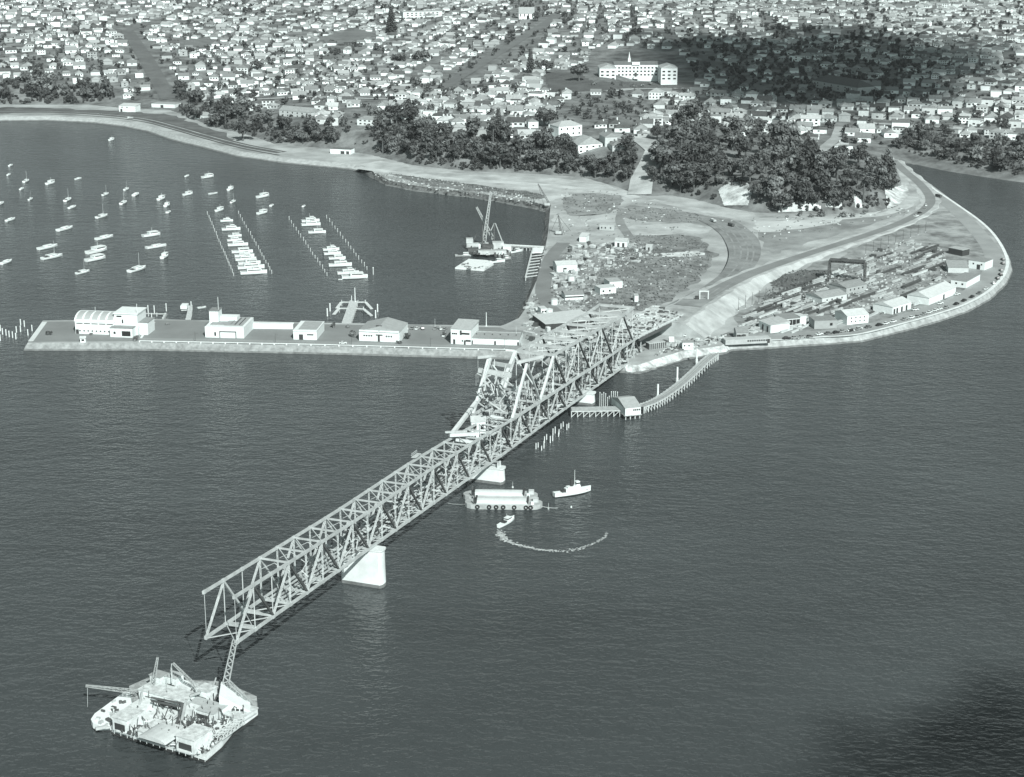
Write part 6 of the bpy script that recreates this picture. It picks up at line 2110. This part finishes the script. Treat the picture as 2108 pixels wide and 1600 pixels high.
# tree zones (photo pixels) shared with the tree section
TZ = {'cliff': [(770, 250), (800, 240), (870, 262), (960, 275), (1040, 285), (1140, 290), (1190, 320), (1240, 335), (1300, 300), (1310, 350), (1290, 378), (1200, 362), (1100, 356), (960, 350), (850, 338), (770, 312)],
      'leftcliff': [(362, 190), (430, 210), (520, 218), (560, 250), (690, 272), (690, 302), (580, 296), (520, 280), (440, 262), (372, 238)],
      'leftshore': [(0, 168), (60, 165), (140, 180), (230, 178), (235, 205), (180, 214), (0, 215)],
      'point': [(1345, 262), (1400, 252), (1480, 275), (1560, 282), (1640, 290), (1700, 325), (1790, 345), (1835, 340), (1848, 380), (1832, 425), (1700, 436), (1580, 436), (1560, 425), (1545, 385), (1480, 385), (1470, 415), (1380, 398), (1345, 385)],
      'right': [(1850, 280), (1900, 275), (2000, 285), (2108, 300), (2108, 362), (2000, 345), (1900, 322), (1850, 310)],
      'dark': [(1395, 80), (1480, 70), (1660, 52), (1800, 62), (1880, 95), (1905, 150), (1800, 215), (1640, 225), (1480, 180), (1400, 120)]}
RDS = []
for px_, w in (([(1150, 30), (1132, 44), (905, 186)], 17), ([(262, 64), (300, 120), (348, 205)], 22), ([(1170, 192), (1300, 184), (1420, 182), (1560, 196), (1700, 226)], 8), ([(1340, 60), (1560, 180), (1640, 225)], 10), ([(520, 30), (760, 22), (1000, 18)], 9),
              ([(900, 190), (800, 205), (640, 200), (420, 210)], 9), ([(262, 64), (300, 50), (420, 40)], 10), ([(1243, 278), (1330, 292), (1352, 310), (1316, 402)], 22), ([(1730, 262), (1690, 312)], 12), ([(1700, 226), (1800, 255), (2108, 270)], 8)):
    pts = [GH(a, b) for a, b in px_]
    for a, b in zip(pts[:-1], pts[1:]):
        RDS.append((a.x, a.y, b.x, b.y, w / 2))
def near_road(x, y, m=7.5):
    for ax, ay, bx, by, w in RDS:
        dx, dy = bx - ax, by - ay
        t = max(0, min(1, ((x - ax) * dx + (y - ay) * dy) / (dx * dx + dy * dy)))
        if math.hypot(x - ax - t * dx, y - ay - t * dy) < w + m:
            return True
    return False
NOH = [[(1115, 145), (1195, 140), (1225, 100), (1400, 100), (1440, 175), (1440, 190), (1120, 192)], [(1550, 300), (1640, 310), (1760, 325), (1800, 355), (1560, 340)], [(640, 80), (740, 60), (780, 75), (700, 92)], [(350, 90), (430, 78), (470, 92), (400, 104)],
       [(1145, 250), (1205, 250), (1255, 300), (1250, 330), (1180, 330)], [(725, 225), (800, 225), (805, 270), (725, 270)], [(565, 205), (650, 205), (650, 255), (565, 255)], [(1050, 0), (1110, 0), (1115, 45), (1050, 45)], [(1330, 180), (1370, 180), (1370, 212), (1330, 212)], [(1240, 192), (1330, 205), (1300, 262), (1180, 255), (1160, 215)]]
RANG = math.atan2((GH(1132, 44) - GH(905, 186)).y, (GH(1132, 44) - GH(905, 186)).x)
ra = random.Random(60)
SPOT = []
DIST = [(-330, 2050, R(8)), (-560, 2300, R(14)), (-120, 1900, R(-6)), (60, 2250, RANG), (-250, 2700, RANG), (250, 2700, RANG + .15), (330, 1750, R(-14)), (560, 1700, R(-20)), (640, 2250, R(-32)), (450, 2950, R(-38)), (850, 2900, R(-30)), (-650, 3100, R(20)), (60, 3400, R(-24)), (120, 1650, R(4))]
occ = {}
def clash(x, y, d):
    i, j = int(x // 16), int(y // 16)
    for a in (-1, 0, 1):
        for b in (-1, 0, 1):
            for hx, hy in occ.get((i + a, j + b), ()):
                if (hx - x) ** 2 + (hy - y) ** 2 < d * d:
                    return True
    return False
for di, (dx0, dy0, RA) in enumerate(DIST):
    ca, sa_ = math.cos(RA), math.sin(RA)
    row = 0
    vv = -700.0
    while vv < 700:
        uu = -800 + ra.uniform(0, 14)
        while uu < 800:
            uu += ra.uniform(13.5, 20)
            jx = vv + ra.gauss(0, 3.4)
            x = dx0 + uu * ca - jx * sa_
            y = dy0 + uu * sa_ + jx * ca
            if y < 1350 or y > 3900 or abs(x) > .345 * y:
                continue
            wx = x + 60 * mnoise.noise(Vector((x * .006, y * .006, 3)))
            wy = y + 60 * mnoise.noise(Vector((x * .006, y * .006, 9)))
            best = min(range(len(DIST)), key=lambda k: (DIST[k][0] - wx) ** 2 + (DIST[k][1] - wy) ** 2)
            if best != di:
                continue
            z = hz(x, y)
            if z < ZL + 2.5:
                continue
            a, b = proj((x, y, z))
            if a < -190 or a > 2290 or b < -25 or b > 330 or near_road(x, y):
                continue
            if any(inpoly(a, b, P) for P in NOH) or any(inpoly(a, b, TZ[k]) for k in ('cliff', 'point', 'right', 'leftshore')):
                continue
            if inpoly(a, b, TZ['leftcliff']) and ra.random() < .75:
                continue
            if inpoly(a, b, TZ['dark']) and ra.random() < .3:
                continue
            gap = mnoise.noise(Vector((x * .011, y * .009, 20)))
            if ra.random() < .16 + max(0, gap) * .8:
                continue
            j = int(min(max((x - HX0) / HS, 0), len(gx) - 1))
            i_ = int(min(max((y - HY0) / HS, 0), len(gy) - 1))
            if DD[i_, j] < 38 or clash(x, y, 12):
                continue
            occ.setdefault((int(x // 16), int(y // 16)), []).append((x, y))
            SPOT.append((b, a, x, y, z, RA + ra.choice([0, math.pi / 2, math.pi / 2, math.pi]) + ra.gauss(0, .12)))
        row += 1
        vv += 19 if row % 2 else 30
SPOT.sort(key=lambda s: -s[0] + (0 if -20 < s[1] < 2128 else 1000))
print('houses', len(SPOT))
def house_parts(kind, L, Wd, h, rh):
    # walls and roof as separate builders, centred on the plot
    wb = MB().box((0, 0, h / 2 - 1.5), (L, Wd, h + 3))
    rb = MB()
    base = roof_mb(L, Wd, h + .004, rh, kind, .45)
    rb.add([(x, y - Wd / 2, z) for x, y, z in base.v], base.f)
    return wb, rb
KINDS = [('hip', 13, 11, 3.4, 3.0, 'hip roofed'), ('gablex', 14, 10, 3.4, 3.4, 'gable roofed'), ('gabley', 11, 14, 3.4, 3.8, 'front gabled'), ('hip', 12, 11, 6.2, 2.8, 'two storey'), ('gablex', 17, 9, 5.8, 3.0, 'long two storey'), ('flat', 12, 11, 5.6, .3, 'flat roofed')]
HP = []
MR = [(M_roof, 'grey'), (M_roofl, 'pale'), (M_roofd, 'dark')]
for ki, (kind, L, Wd, h, rh, wd) in enumerate(KINDS):
    for mi, (m, cn) in enumerate(MR):
        th = thing('house', 'proto', 'house', (0, 0, -80))
        wb, rb = house_parts(kind, L, Wd, h, rh)
        w = wb.build('wall', M_wallw if (ki + mi) % 4 else M_wallg, th)
        rf = rb.build('roof', m, th)
        if kind != 'flat':
            MB().box((L * .22, Wd * .1, h + rh * .9), (1.1, 1.1, 2.6)).build('chimney', M_conc if mi else M_roofd, rf)
        if kind in ('hip', 'gablex') and ki in (0, 1):
            pw = MB()
            pw.box((-L * .27, -Wd / 2 - 1.2, h / 2 - 1.5), (5, 2.6, h + 3 - .02))
            pw.build('porch_wall', M_wallw, th)
            pr = MB()
            y0, y1, x0, x1 = -Wd / 2 - 2.9, 0, -L * .27 - 3, -L * .27 + 3
            pr.add([(x0, y0, h + .02), (x1, y0, h + .02), (x1, y1, h + .02), (x0, y1, h + .02), ((x0 + x1) / 2, y0, h + 2.4), ((x0 + x1) / 2, y1, h + 2.4)], [(0, 4, 5, 3), (1, 2, 5, 4), (0, 1, 4)])
            pr.build('porch_roof', m, th)
        ys = -Wd / 2 - .05
        zs = (1.9,) if h < 5 else (1.8, 4.6)
        for z in zs:
            for k in range(3):
                fx = -.3 + .3 * k
                if ki in (0, 1) and k == 0:
                    MB().box((-L * .27, ys - 2.5, z), (2.4, .14, 1.4)).build('window', M_glass, th)
                else:
                    MB().box((fx * L, ys, z), (2.0, .14, 1.4)).build('window', M_glass, th)
        MB().box((L / 2 + .05, 0, 1.9), (.14, 2.2, 1.4)).build('window', M_glass, th)
        MB().box((-L / 2 - .05, 0, 1.9), (.14, 2.2, 1.4)).build('window', M_glass, th)
        HP.append((th, wd, cn))
NIND = 280
hs = []
for s in SPOT[:NIND]:
    b, a, x, y, z, rz_ = s
    i = ra.choice([0, 0, 0, 1, 1, 1, 2, 2, 3, 4, 5]) * 3 + ra.choice([0, 0, 1, 1, 2])
    sc = ra.uniform(.8, 1.18)
    o = copy_thing(HP[i][0], (x, y, z + .3), rz_, (sc, sc * ra.uniform(.9, 1.1), sc))
    o['group'] = 'houses on the hillside'
    o['_k'] = '%s %s house' % (HP[i][2], HP[i][1]) if 'storey' not in HP[i][1] else '%s house with a %s roof' % (HP[i][1], HP[i][2])
    hs.append(o)
rowlabels(hs, 14, lambda o, a, b: '%s, %s from left in the %s house row' % (o['_k'], a, b))
for o in hs:
    del o['_k']
for th, _, _ in HP:
    for c in list(th.children):
        for g_ in list(c.children):
            bpy.data.objects.remove(g_)
        bpy.data.objects.remove(c)
    bpy.data.objects.remove(th)
mb = MB()
def addx(src, x, y, z, rz_, sc, mi):
    co, si = math.cos(rz_) * sc, math.sin(rz_) * sc
    mb.add([(x + a * co - b * si, y + a * si + b * co, z + c_ * sc) for a, b, c_ in src.v], src.f, mi)
WB = []
for (kind, L, Wd, h, rh, wd) in KINDS:
    wb, rb = house_parts(kind, L, Wd, h, rh)
    wn_ = MB()
    for z in ((1.9,) if h < 5 else (1.8, 4.6)):
        for k in range(3):
            wn_.add([(L * (-.3 + .3 * k) - 1, -Wd / 2 - .06, z - .7), (L * (-.3 + .3 * k) + 1, -Wd / 2 - .06, z - .7), (L * (-.3 + .3 * k) + 1, -Wd / 2 - .06, z + .7), (L * (-.3 + .3 * k) - 1, -Wd / 2 - .06, z + .7)], [(0, 1, 2, 3)])
        for s in (-1, 1):
            wn_.add([(s * (L / 2 + .06), -1, z - .7), (s * (L / 2 + .06), 1, z - .7), (s * (L / 2 + .06), 1, z + .7), (s * (L / 2 + .06), -1, z + .7)], [(0, 1, 2, 3)])
    WB.append((wb, rb, wn_))
for s in SPOT[NIND:]:
    b, a, x, y, z, rz_ = s
    i = ra.choice([0, 0, 0, 1, 1, 1, 2, 2, 2, 3, 5])
    sc = ra.uniform(.62, 1.02)
    wb, rb, wn_ = WB[i]
    addx(wb, x, y, z + .3, rz_, sc, ra.choice([0, 0, 0, 1, 2]))
    addx(rb, x, y, z + .3, rz_, sc, ra.choice([3, 3, 4, 4, 5, 6]))
    addx(wn_, x, y, z + .3, rz_, sc, 7)
tag(mb.build('distant_houses', [mat('far_wall_white', 0.8), mat('far_wall_pale', 0.62), mat('far_wall_grey', 0.36), mat('far_roof_grey', 0.19), mat('far_roof_pale', 0.34), mat('far_roof_dark', 0.09), mat('far_roof_mid', 0.25), M_glass]),
    'hundreds of small white houses spreading over the far hillside', 'houses', kind='stuff')
# ------------------------------------------------------------------ trees
def leafcloud(mb, c, r, n, size, rr, mi, flat=1.0):
    for k in range(n):
        u = rr.uniform(-1, 1)
        t = rr.uniform(0, 2 * math.pi)
        s = math.sqrt(1 - u * u)
        rad = r * (rr.random() ** .35)
        p = Vector((c[0] + s * math.cos(t) * rad, c[1] + s * math.sin(t) * rad, c[2] + u * rad * flat))
        nrm = Vector((s * math.cos(t) + rr.uniform(-.7, .7), s * math.sin(t) + rr.uniform(-.7, .7), u + rr.uniform(-.3, .9))).normalized()
        a = nrm.orthogonal().normalized()
        b = nrm.cross(a)
        w = size * rr.uniform(.6, 1.3)
        mb.add([p - a * w, p - b * w * .8, p + a * w, p + b * w * .8], [(0, 1, 2, 3)], mi)
def tree_proto(kind, seed):
    rr = random.Random(seed)
    th = thing('tree', 'proto', 'tree', (0, 0, -90))
    tk, cr = MB(), MB()
    if kind == 'broad':
        H = 12
        tk.tube((0, 0, -1), (0, 0, 5), .55, .35)
        for k in range(13):
            a = rr.uniform(0, 6.28)
            d = rr.uniform(1, 4.2)
            z = rr.uniform(3.6, 10.4)
            d *= 1 - .5 * abs(z - 6.5) / 5
            c = (math.cos(a) * d, math.sin(a) * d, z)
            tk.tube((0, 0, 3.5), c, .22, .08, 5)
            leafcloud(cr, c, rr.uniform(1.5, 2.6), 62, .62, rr, rr.choice([0, 0, 1]), .8)
    elif kind == 'dome':
        H = 10
        tk.tube((0, 0, -1), (0, 0, 4), .5, .3)
        for k in range(15):
            a = rr.uniform(0, 6.28)
            d = rr.uniform(0, 4.6)
            c = (math.cos(a) * d, math.sin(a) * d, 2.4 + 5.6 * math.sqrt(max(0, 1 - (d / 5.2) ** 2)) * rr.uniform(.55, 1))
            tk.tube((0, 0, 2.5), c, .2, .08, 5)
            leafcloud(cr, c, rr.uniform(1.5, 2.4), 58, .6, rr, rr.choice([0, 0, 0, 1]), .75)
    elif kind == 'pine':
        H = 17
        tk.tube((0, 0, -1), (0, 0, 14), .5, .2)
        for k in range(12):
            a = rr.uniform(0, 6.28)
            z = rr.uniform(6.5, 15.5)
            d = rr.uniform(1.2, 4.4) * (1.1 - .04 * z)
            c = (math.cos(a) * d, math.sin(a) * d, z)
            tk.tube((0, 0, z - 1.2), c, .18, .06, 5)
            leafcloud(cr, c, rr.uniform(1.1, 2.0), 46, .5, rr, rr.choice([0, 0, 1]), .6)
    elif kind == 'norfolk':
        H = 26
        tk.tube((0, 0, -1), (0, 0, 25), .55, .1)
        for k in range(14):
            z = 3 + k * 1.6
            rad = 5.2 * (1 - (z - 2) / 25)
            for j in range(7):
                a = j * .9 + k * .5
                for q in (.45, .8, 1.0):
                    leafcloud(cr, (math.cos(a) * rad * q, math.sin(a) * rad * q, z - q * .5), 1.0, 15, .62, rr, rr.choice([0, 0, 1]), .5)
    elif kind == 'poplar':
        H = 18
        tk.tube((0, 0, -1), (0, 0, 15), .35, .1)
        for k in range(12):
            z = 3 + k * 1.25
            rad = 1.5 * math.sin(min(1, (17.5 - z) / 8) * 1.5)
            leafcloud(cr, (rr.uniform(-.3, .3), rr.uniform(-.3, .3), z), max(.5, rad), 40, .42, rr, 1, 1.2)
    else:
        H = 4
        tk.tube((0, 0, -.5), (0, 0, 2), .2, .1, 5)
        for k in range(6):
            a = rr.uniform(0, 6.28)
            d = rr.uniform(0, 1.8)
            leafcloud(cr, (math.cos(a) * d, math.sin(a) * d, rr.uniform(.8, 2.6)), rr.uniform(.9, 1.5), 40, .45, rr, rr.choice([0, 1]), .8)
    tk.build('trunk', M_bark, th)
    ms = [M_leafm, M_leafl] if kind in ('shrub', 'poplar') or seed % 4 == 1 else [M_leafd, M_leafm]
    cr.build('crown', ms, th)
    return th
TP = {k: [tree_proto(k, 100 + 10 * i + s) for s in range(n)] for i, (k, n) in enumerate((('broad', 4), ('dome', 4), ('pine', 3), ('norfolk', 2), ('poplar', 1), ('shrub', 3)))}
rt = random.Random(77)
TREES = []
def put_tree(kind, px_, py_, sc, grp, flat=False, p=None):
    p = p or (G(px_, py_, ZL) if flat else GH(px_, py_))
    s = sc * rt.uniform(.85, 1.2) * (1.3 if kind in ('broad', 'dome') else 1.1)
    o = copy_thing(rt.choice(TP[kind]), (p.x, p.y, p.z - .3), rt.uniform(0, 6.28), (s, s, s * rt.uniform(.85, 1.15)))
    o['group'] = grp
    o.name = {'norfolk': 'conifer_tree', 'shrub': 'shrub', 'poplar': 'poplar_tree', 'pine': 'pine_tree'}.get(kind, 'broadleaf_tree')
    o['category'] = 'shrub' if kind == 'shrub' else 'tree'
    TREES.append(o)
    return o
def zone(key, n, kinds, mind, sc, grp):
    poly = TZ[key]
    xs = [p[0] for p in poly]
    ys = [p[1] for p in poly]
    pts = []
    tries = 0
    while len(pts) < n and tries < 9000:
        tries += 1
        x, y = rt.uniform(min(xs), max(xs)), rt.uniform(min(ys), max(ys))
        if not inpoly(x, y, poly) or any(abs(x - a) < mind and abs(y - b) < mind * .55 for a, b in pts):
            continue
        pts.append((x, y))
    return [put_tree(rt.choice(kinds), x, y, sc * rt.choice([.7, .9, 1.0, 1.1, 1.35]), grp) for x, y in pts]
z1 = zone('cliff', 66, ['broad', 'dome', 'broad', 'dome', 'pine'], 18, 1.05, 'trees on the central cliff')
rowlabels(z1, 5, lambda o, a, b: 'leafy tree on the central cliff, %s from left in the %s row' % (a, b))
z2_ = zone('leftcliff', 30, ['broad', 'dome', 'dome', 'pine'], 18, 1.1, 'trees on the left cliff above the shore road')
rowlabels(z2_, 3, lambda o, a, b: 'tree on the left cliff, %s from left in the %s row' % (a, b))
z3 = zone('leftshore', 22, ['broad', 'dome', 'dome'], 17, 1.0, 'trees behind the shore road at the far left')
rowlabels(z3, 2, lambda o, a, b: 'tree behind the far left shore road, %s from left in the %s row' % (a, b))
z4 = zone('point', 104, ['broad', 'dome', 'broad', 'pine', 'dome'], 18, 1.22, 'trees on the wooded point')
rowlabels(z4, 8, lambda o, a, b: 'tree on the wooded point, %s from left in the %s row' % (a, b))
z5 = zone('right', 34, ['dome', 'broad', 'dome'], 17, .95, 'trees along the right hand bay')
rowlabels(z5, 3, lambda o, a, b: 'rounded tree behind the right hand bay, %s from left in the %s row' % (a, b))
for kind, x, y, sc, lab in (('norfolk', 1026, 285, 1.05, 'tall conical conifer rising from the cliff top below the suburb'), ('norfolk', 806, 72, 1.5, 'dark spired conifer standing high among the hillside houses'), ('dome', 1124, 152, 1.6, 'big round dark tree left of the school lawn'),
                            ('norfolk', 1092, 150, .9, 'slender dark conifer left of the big round tree by the school'), ('dome', 1192, 168, 1.5, 'big dark tree at the left end of the school'), ('dome', 1107, 44, 1.2, 'round dark tree at the top of the wide street'),
                            ('dome', 530, 148, 1.3, 'dark tree standing alone among the left hillside houses'), ('dome', 868, 130, 1.5, 'broad dark tree beside the wide street half way up'), ('pine', 940, 105, 1.2, 'ragged dark pine left of the wide street'),
                            ('dome', 820, 136, 1.4, 'dark clump tree left of the broad tree by the street'), ('poplar', 1436, 292, 1.0, 'pale slim poplar at the back of the wooded point'), ('poplar', 1456, 288, .9, 'pale slim poplar right of its twin on the wooded point'),
                            ('pine', 1768, 345, 1.15, 'tall open pine on the park lawn of the point'), ('pine', 1826, 348, 1.1, 'tall open pine by the neck of the point'), ('dome', 500, 290, 1.5, 'large dark tree overhanging the shore road'), ('dome', 448, 262, 1.4, 'dark round tree above the cottage on the foreshore'),
                            ('dome', 1120, 262, 1.5, 'broad dark tree behind the cream house on the cliff')):
    put_tree(kind, x, y, sc, 'specimen trees', False)['label'] = lab
for x, y, sc, lab in ((100, 690, .95, 'dark bush alone on the seaward end of the breakwater lawn'), (187, 690, .5, 'low bush in front of the barrel roofed hall'), (263, 694, .8, 'dark bush before the hall annex'), (280, 702, .9, 'grey bush on the lawn right of the hall annex'), (345, 669, .6, 'small bush behind the breakwater lawn'),
                      (687, 674, .9, 'dark bush at the foot of the jetty with side arms'), (715, 675, .8, 'dark bush right of the foot of the jetty'), (727, 694, .9, 'dark bush at the left end of the ridged club house'), (838, 698, 1.0, 'pale bush at the right end of the ridged club house'), (822, 708, .6, 'low dark bush before the ridged club house'),
                      (914, 693, .8, 'bush left of the two storey block')):
    put_tree('shrub', x, y, sc, 'bushes on the breakwater', True)['label'] = lab
for x, y, sc in ((1648, 445, 1.0), (1670, 448, .9), (1690, 446, 1.1), (1735, 447, 1.0), (1755, 446, 1.0), (1620, 448, .8), (1600, 426, 1.2), (1780, 442, 1.0)):
    put_tree('shrub', x, y, sc, 'shrubs along the cliff foot', True)
sh_ = [o for o in TREES if o['group'] == 'shrubs along the cliff foot']
for i, o in enumerate(sorted(sh_, key=lambda o: o.location.x)):
    o['label'] = 'low dark shrub along the cliff foot of the point, %s from the left' % ordw(i)
for i, (x, y) in enumerate(((1222, 176), (1262, 176), (1280, 178), (1304, 180), (1320, 180), (1340, 176))):
    put_tree('shrub', x, y, 1.3, 'small trees before the school')['label'] = 'small round tree before the school, %s from the left' % ordw(i)
print('trees', len(TREES))
for k in TP:
    for th in TP[k]:
        for c in list(th.children):
            bpy.data.objects.remove(c)
        bpy.data.objects.remove(th)
# garden trees, hedges and far woods that read as one mass
mb = MB()
LC = []
for s in range(6):
    m_ = MB()
    q = random.Random(300 + s)
    for k in range(5):
        a = q.uniform(0, 6.28)
        leafcloud(m_, (math.cos(a) * 1.6, math.sin(a) * 1.6, q.uniform(1.6, 4.6)), 1.7, 16, .85, q, q.choice([0, 0, 1]), .8)
    LC.append(m_)
def addfar(x, y, z, s, shift=0):
    src = rt.choice(LC)
    a = rt.uniform(0, 6.28)
    co, si = math.cos(a) * s, math.sin(a) * s
    o = len(mb.v)
    mb.v += [(x + p * co - q * si, y + p * si + q * co, z + r_ * s * 1.05) for p, q, r_ in src.v]
    mb.f += [tuple(i + o for i in f) for f in src.f]
    mb.m += [m + shift for m in src.m]
c = 0
HSP = [(s[2], s[3]) for s in SPOT]
hgrid = {}
for x, y in HSP:
    hgrid.setdefault((int(x // 14), int(y // 14)), []).append((x, y))
def near_house(x, y, d=6.5):
    i, j = int(x // 14), int(y // 14)
    for a in (-1, 0, 1):
        for b in (-1, 0, 1):
            for hx, hy in hgrid.get((i + a, j + b), ()):
                if (hx - x) ** 2 + (hy - y) ** 2 < d * d:
                    return True
    return False
tries = 0
while c < 5800 and tries < 90000:
    tries += 1
    y = rt.uniform(1400, 3600)
    x = rt.uniform(-.335, .335) * y
    z = hz(x, y)
    if z < ZL + 4 or near_road(x, y, 1.5) or near_house(x, y):
        continue
    a, b = proj((x, y, z))
    if b < -20 or b > 300 or any(inpoly(a, b, P) for P in NOH[:4]):
        continue
    dens = .6 + .9 * mnoise.noise(Vector((x * .006, y * .004, 0)))
    if rt.random() > dens:
        continue
    addfar(x, y, z - .3, rt.choice([.35, .45, .55, .65, .9, 1.3]) * rt.uniform(.8, 1.2), rt.choice([0, 0, 2]))
    c += 1
for key, n, s0 in (('dark', 420, 1.3), ('cliff', 500, .9), ('point', 420, .8), ('leftcliff', 220, .9), ('leftshore', 200, .9), ('right', 240, .8)):
    poly = TZ[key]
    xs = [p[0] for p in poly]
    ys = [p[1] for p in poly]
    k = 0
    while k < n:
        x, y = rt.uniform(min(xs), max(xs)), rt.uniform(min(ys), max(ys))
        if not inpoly(x, y, poly):
            continue
        k += 1
        p = GH(x, y)
        if key == 'dark' and near_house(p.x, p.y, 7):
            continue
        addfar(p.x, p.y, p.z - .5, s0 * rt.uniform(.5, 1.15), 0 if key != 'right' else rt.choice([0, 2]))
tag(mb.build('garden_foliage', [M_leafd, M_leafm, M_leafm, M_leafl]), 'massed garden trees, hedges and bush undergrowth over the hillside', 'foliage', kind='stuff')

# ------------------------------------------------------------------ two unseen clouds: one casts the right hill's shadow, one added to darken near water
def cloud_mat():
    m = bpy.data.materials.new('cloud')
    m.use_nodes = True
    n, l = m.node_tree.nodes, m.node_tree.links
    n.clear()
    o = n.new('ShaderNodeOutputMaterial')
    mx = n.new('ShaderNodeMixShader')
    tr = n.new('ShaderNodeBsdfTransparent')
    df = n.new('ShaderNodeBsdfDiffuse')
    df.inputs[0].default_value = (.85, .88, .88, 1)
    mx.inputs[0].default_value = .27
    l.new(tr.outputs[0], mx.inputs[1])
    l.new(df.outputs[0], mx.inputs[2])
    l.new(mx.outputs[0], o.inputs[0])
    return m
M_cloud = cloud_mat()
def cloud(pxpoly, hc, nblob, r0, r1, label, seed, k0=1.0, plane=None):
    q = random.Random(seed)
    xs = [p[0] for p in pxpoly]
    ys = [p[1] for p in pxpoly]
    bm = bmesh.new()
    k = 0
    from mathutils import Matrix
    while k < nblob:
        x, y = q.uniform(min(xs), max(xs)), q.uniform(min(ys), max(ys))
        if not inpoly(x, y, pxpoly):
            continue
        k += 1
        g = GH(x, y) if plane is None else G(x, y, plane)
        c = g + sdir * ((hc + q.uniform(-30, 30) - g.z) / sdir.z)
        rr_ = q.uniform(r0, r1)
        bmesh.ops.create_icosphere(bm, subdivisions=2, radius=1.0, matrix=Matrix.Translation(c) @ Matrix.Diagonal((rr_ * q.uniform(.9, 1.5), rr_, rr_ * .45, 1)))
    for v in bm.verts:
        v.co += Vector((mnoise.noise(v.co * .03), mnoise.noise(v.co * .03 + Vector((5, 5, 5))), 0)) * r0 * .7
    me = bpy.data.meshes.new('cloud')
    bm.to_mesh(me)
    bm.free()
    me.materials.append(M_cloud)
    o = bpy.data.objects.new('cloud', me)
    COL.objects.link(o)
    tag(o, label, 'cloud', kind='structure')
    return o
cloud([(1400, 75), (1560, 66), (1700, 56), (1860, 80), (1930, 140), (1800, 205), (1640, 225), (1480, 175), (1380, 120)], 1150, 60, 45, 105, 'cloud over the right hill', 5)
cloud([(1640, 1560), (1980, 1400), (2200, 1400), (2200, 1700), (1700, 1700)], 1150, 34, 7, 18, 'unseen cloud added to darken the near water corner', 6, plane=0)

# ------------------------------------------------------------------ thin summer haze over the harbour and the far suburb
hm = bpy.data.materials.new('haze')
hm.use_nodes = True
hm.node_tree.nodes.clear()
ho = hm.node_tree.nodes.new('ShaderNodeOutputMaterial')
hv_ = hm.node_tree.nodes.new('ShaderNodeVolumePrincipled')
hv_.inputs['Color'].default_value = (.88, .96, .97, 1)
hv_.inputs['Density'].default_value = 0.000018
hv_.inputs['Anisotropy'].default_value = 0.0
hm.node_tree.links.new(hv_.outputs[0], ho.inputs[1])
tag(MB().box((0, 1950, 145), (5200, 5000, 310)).build('haze', hm), 'thin pale haze in the air over the harbour and suburb', 'haze', kind='stuff')
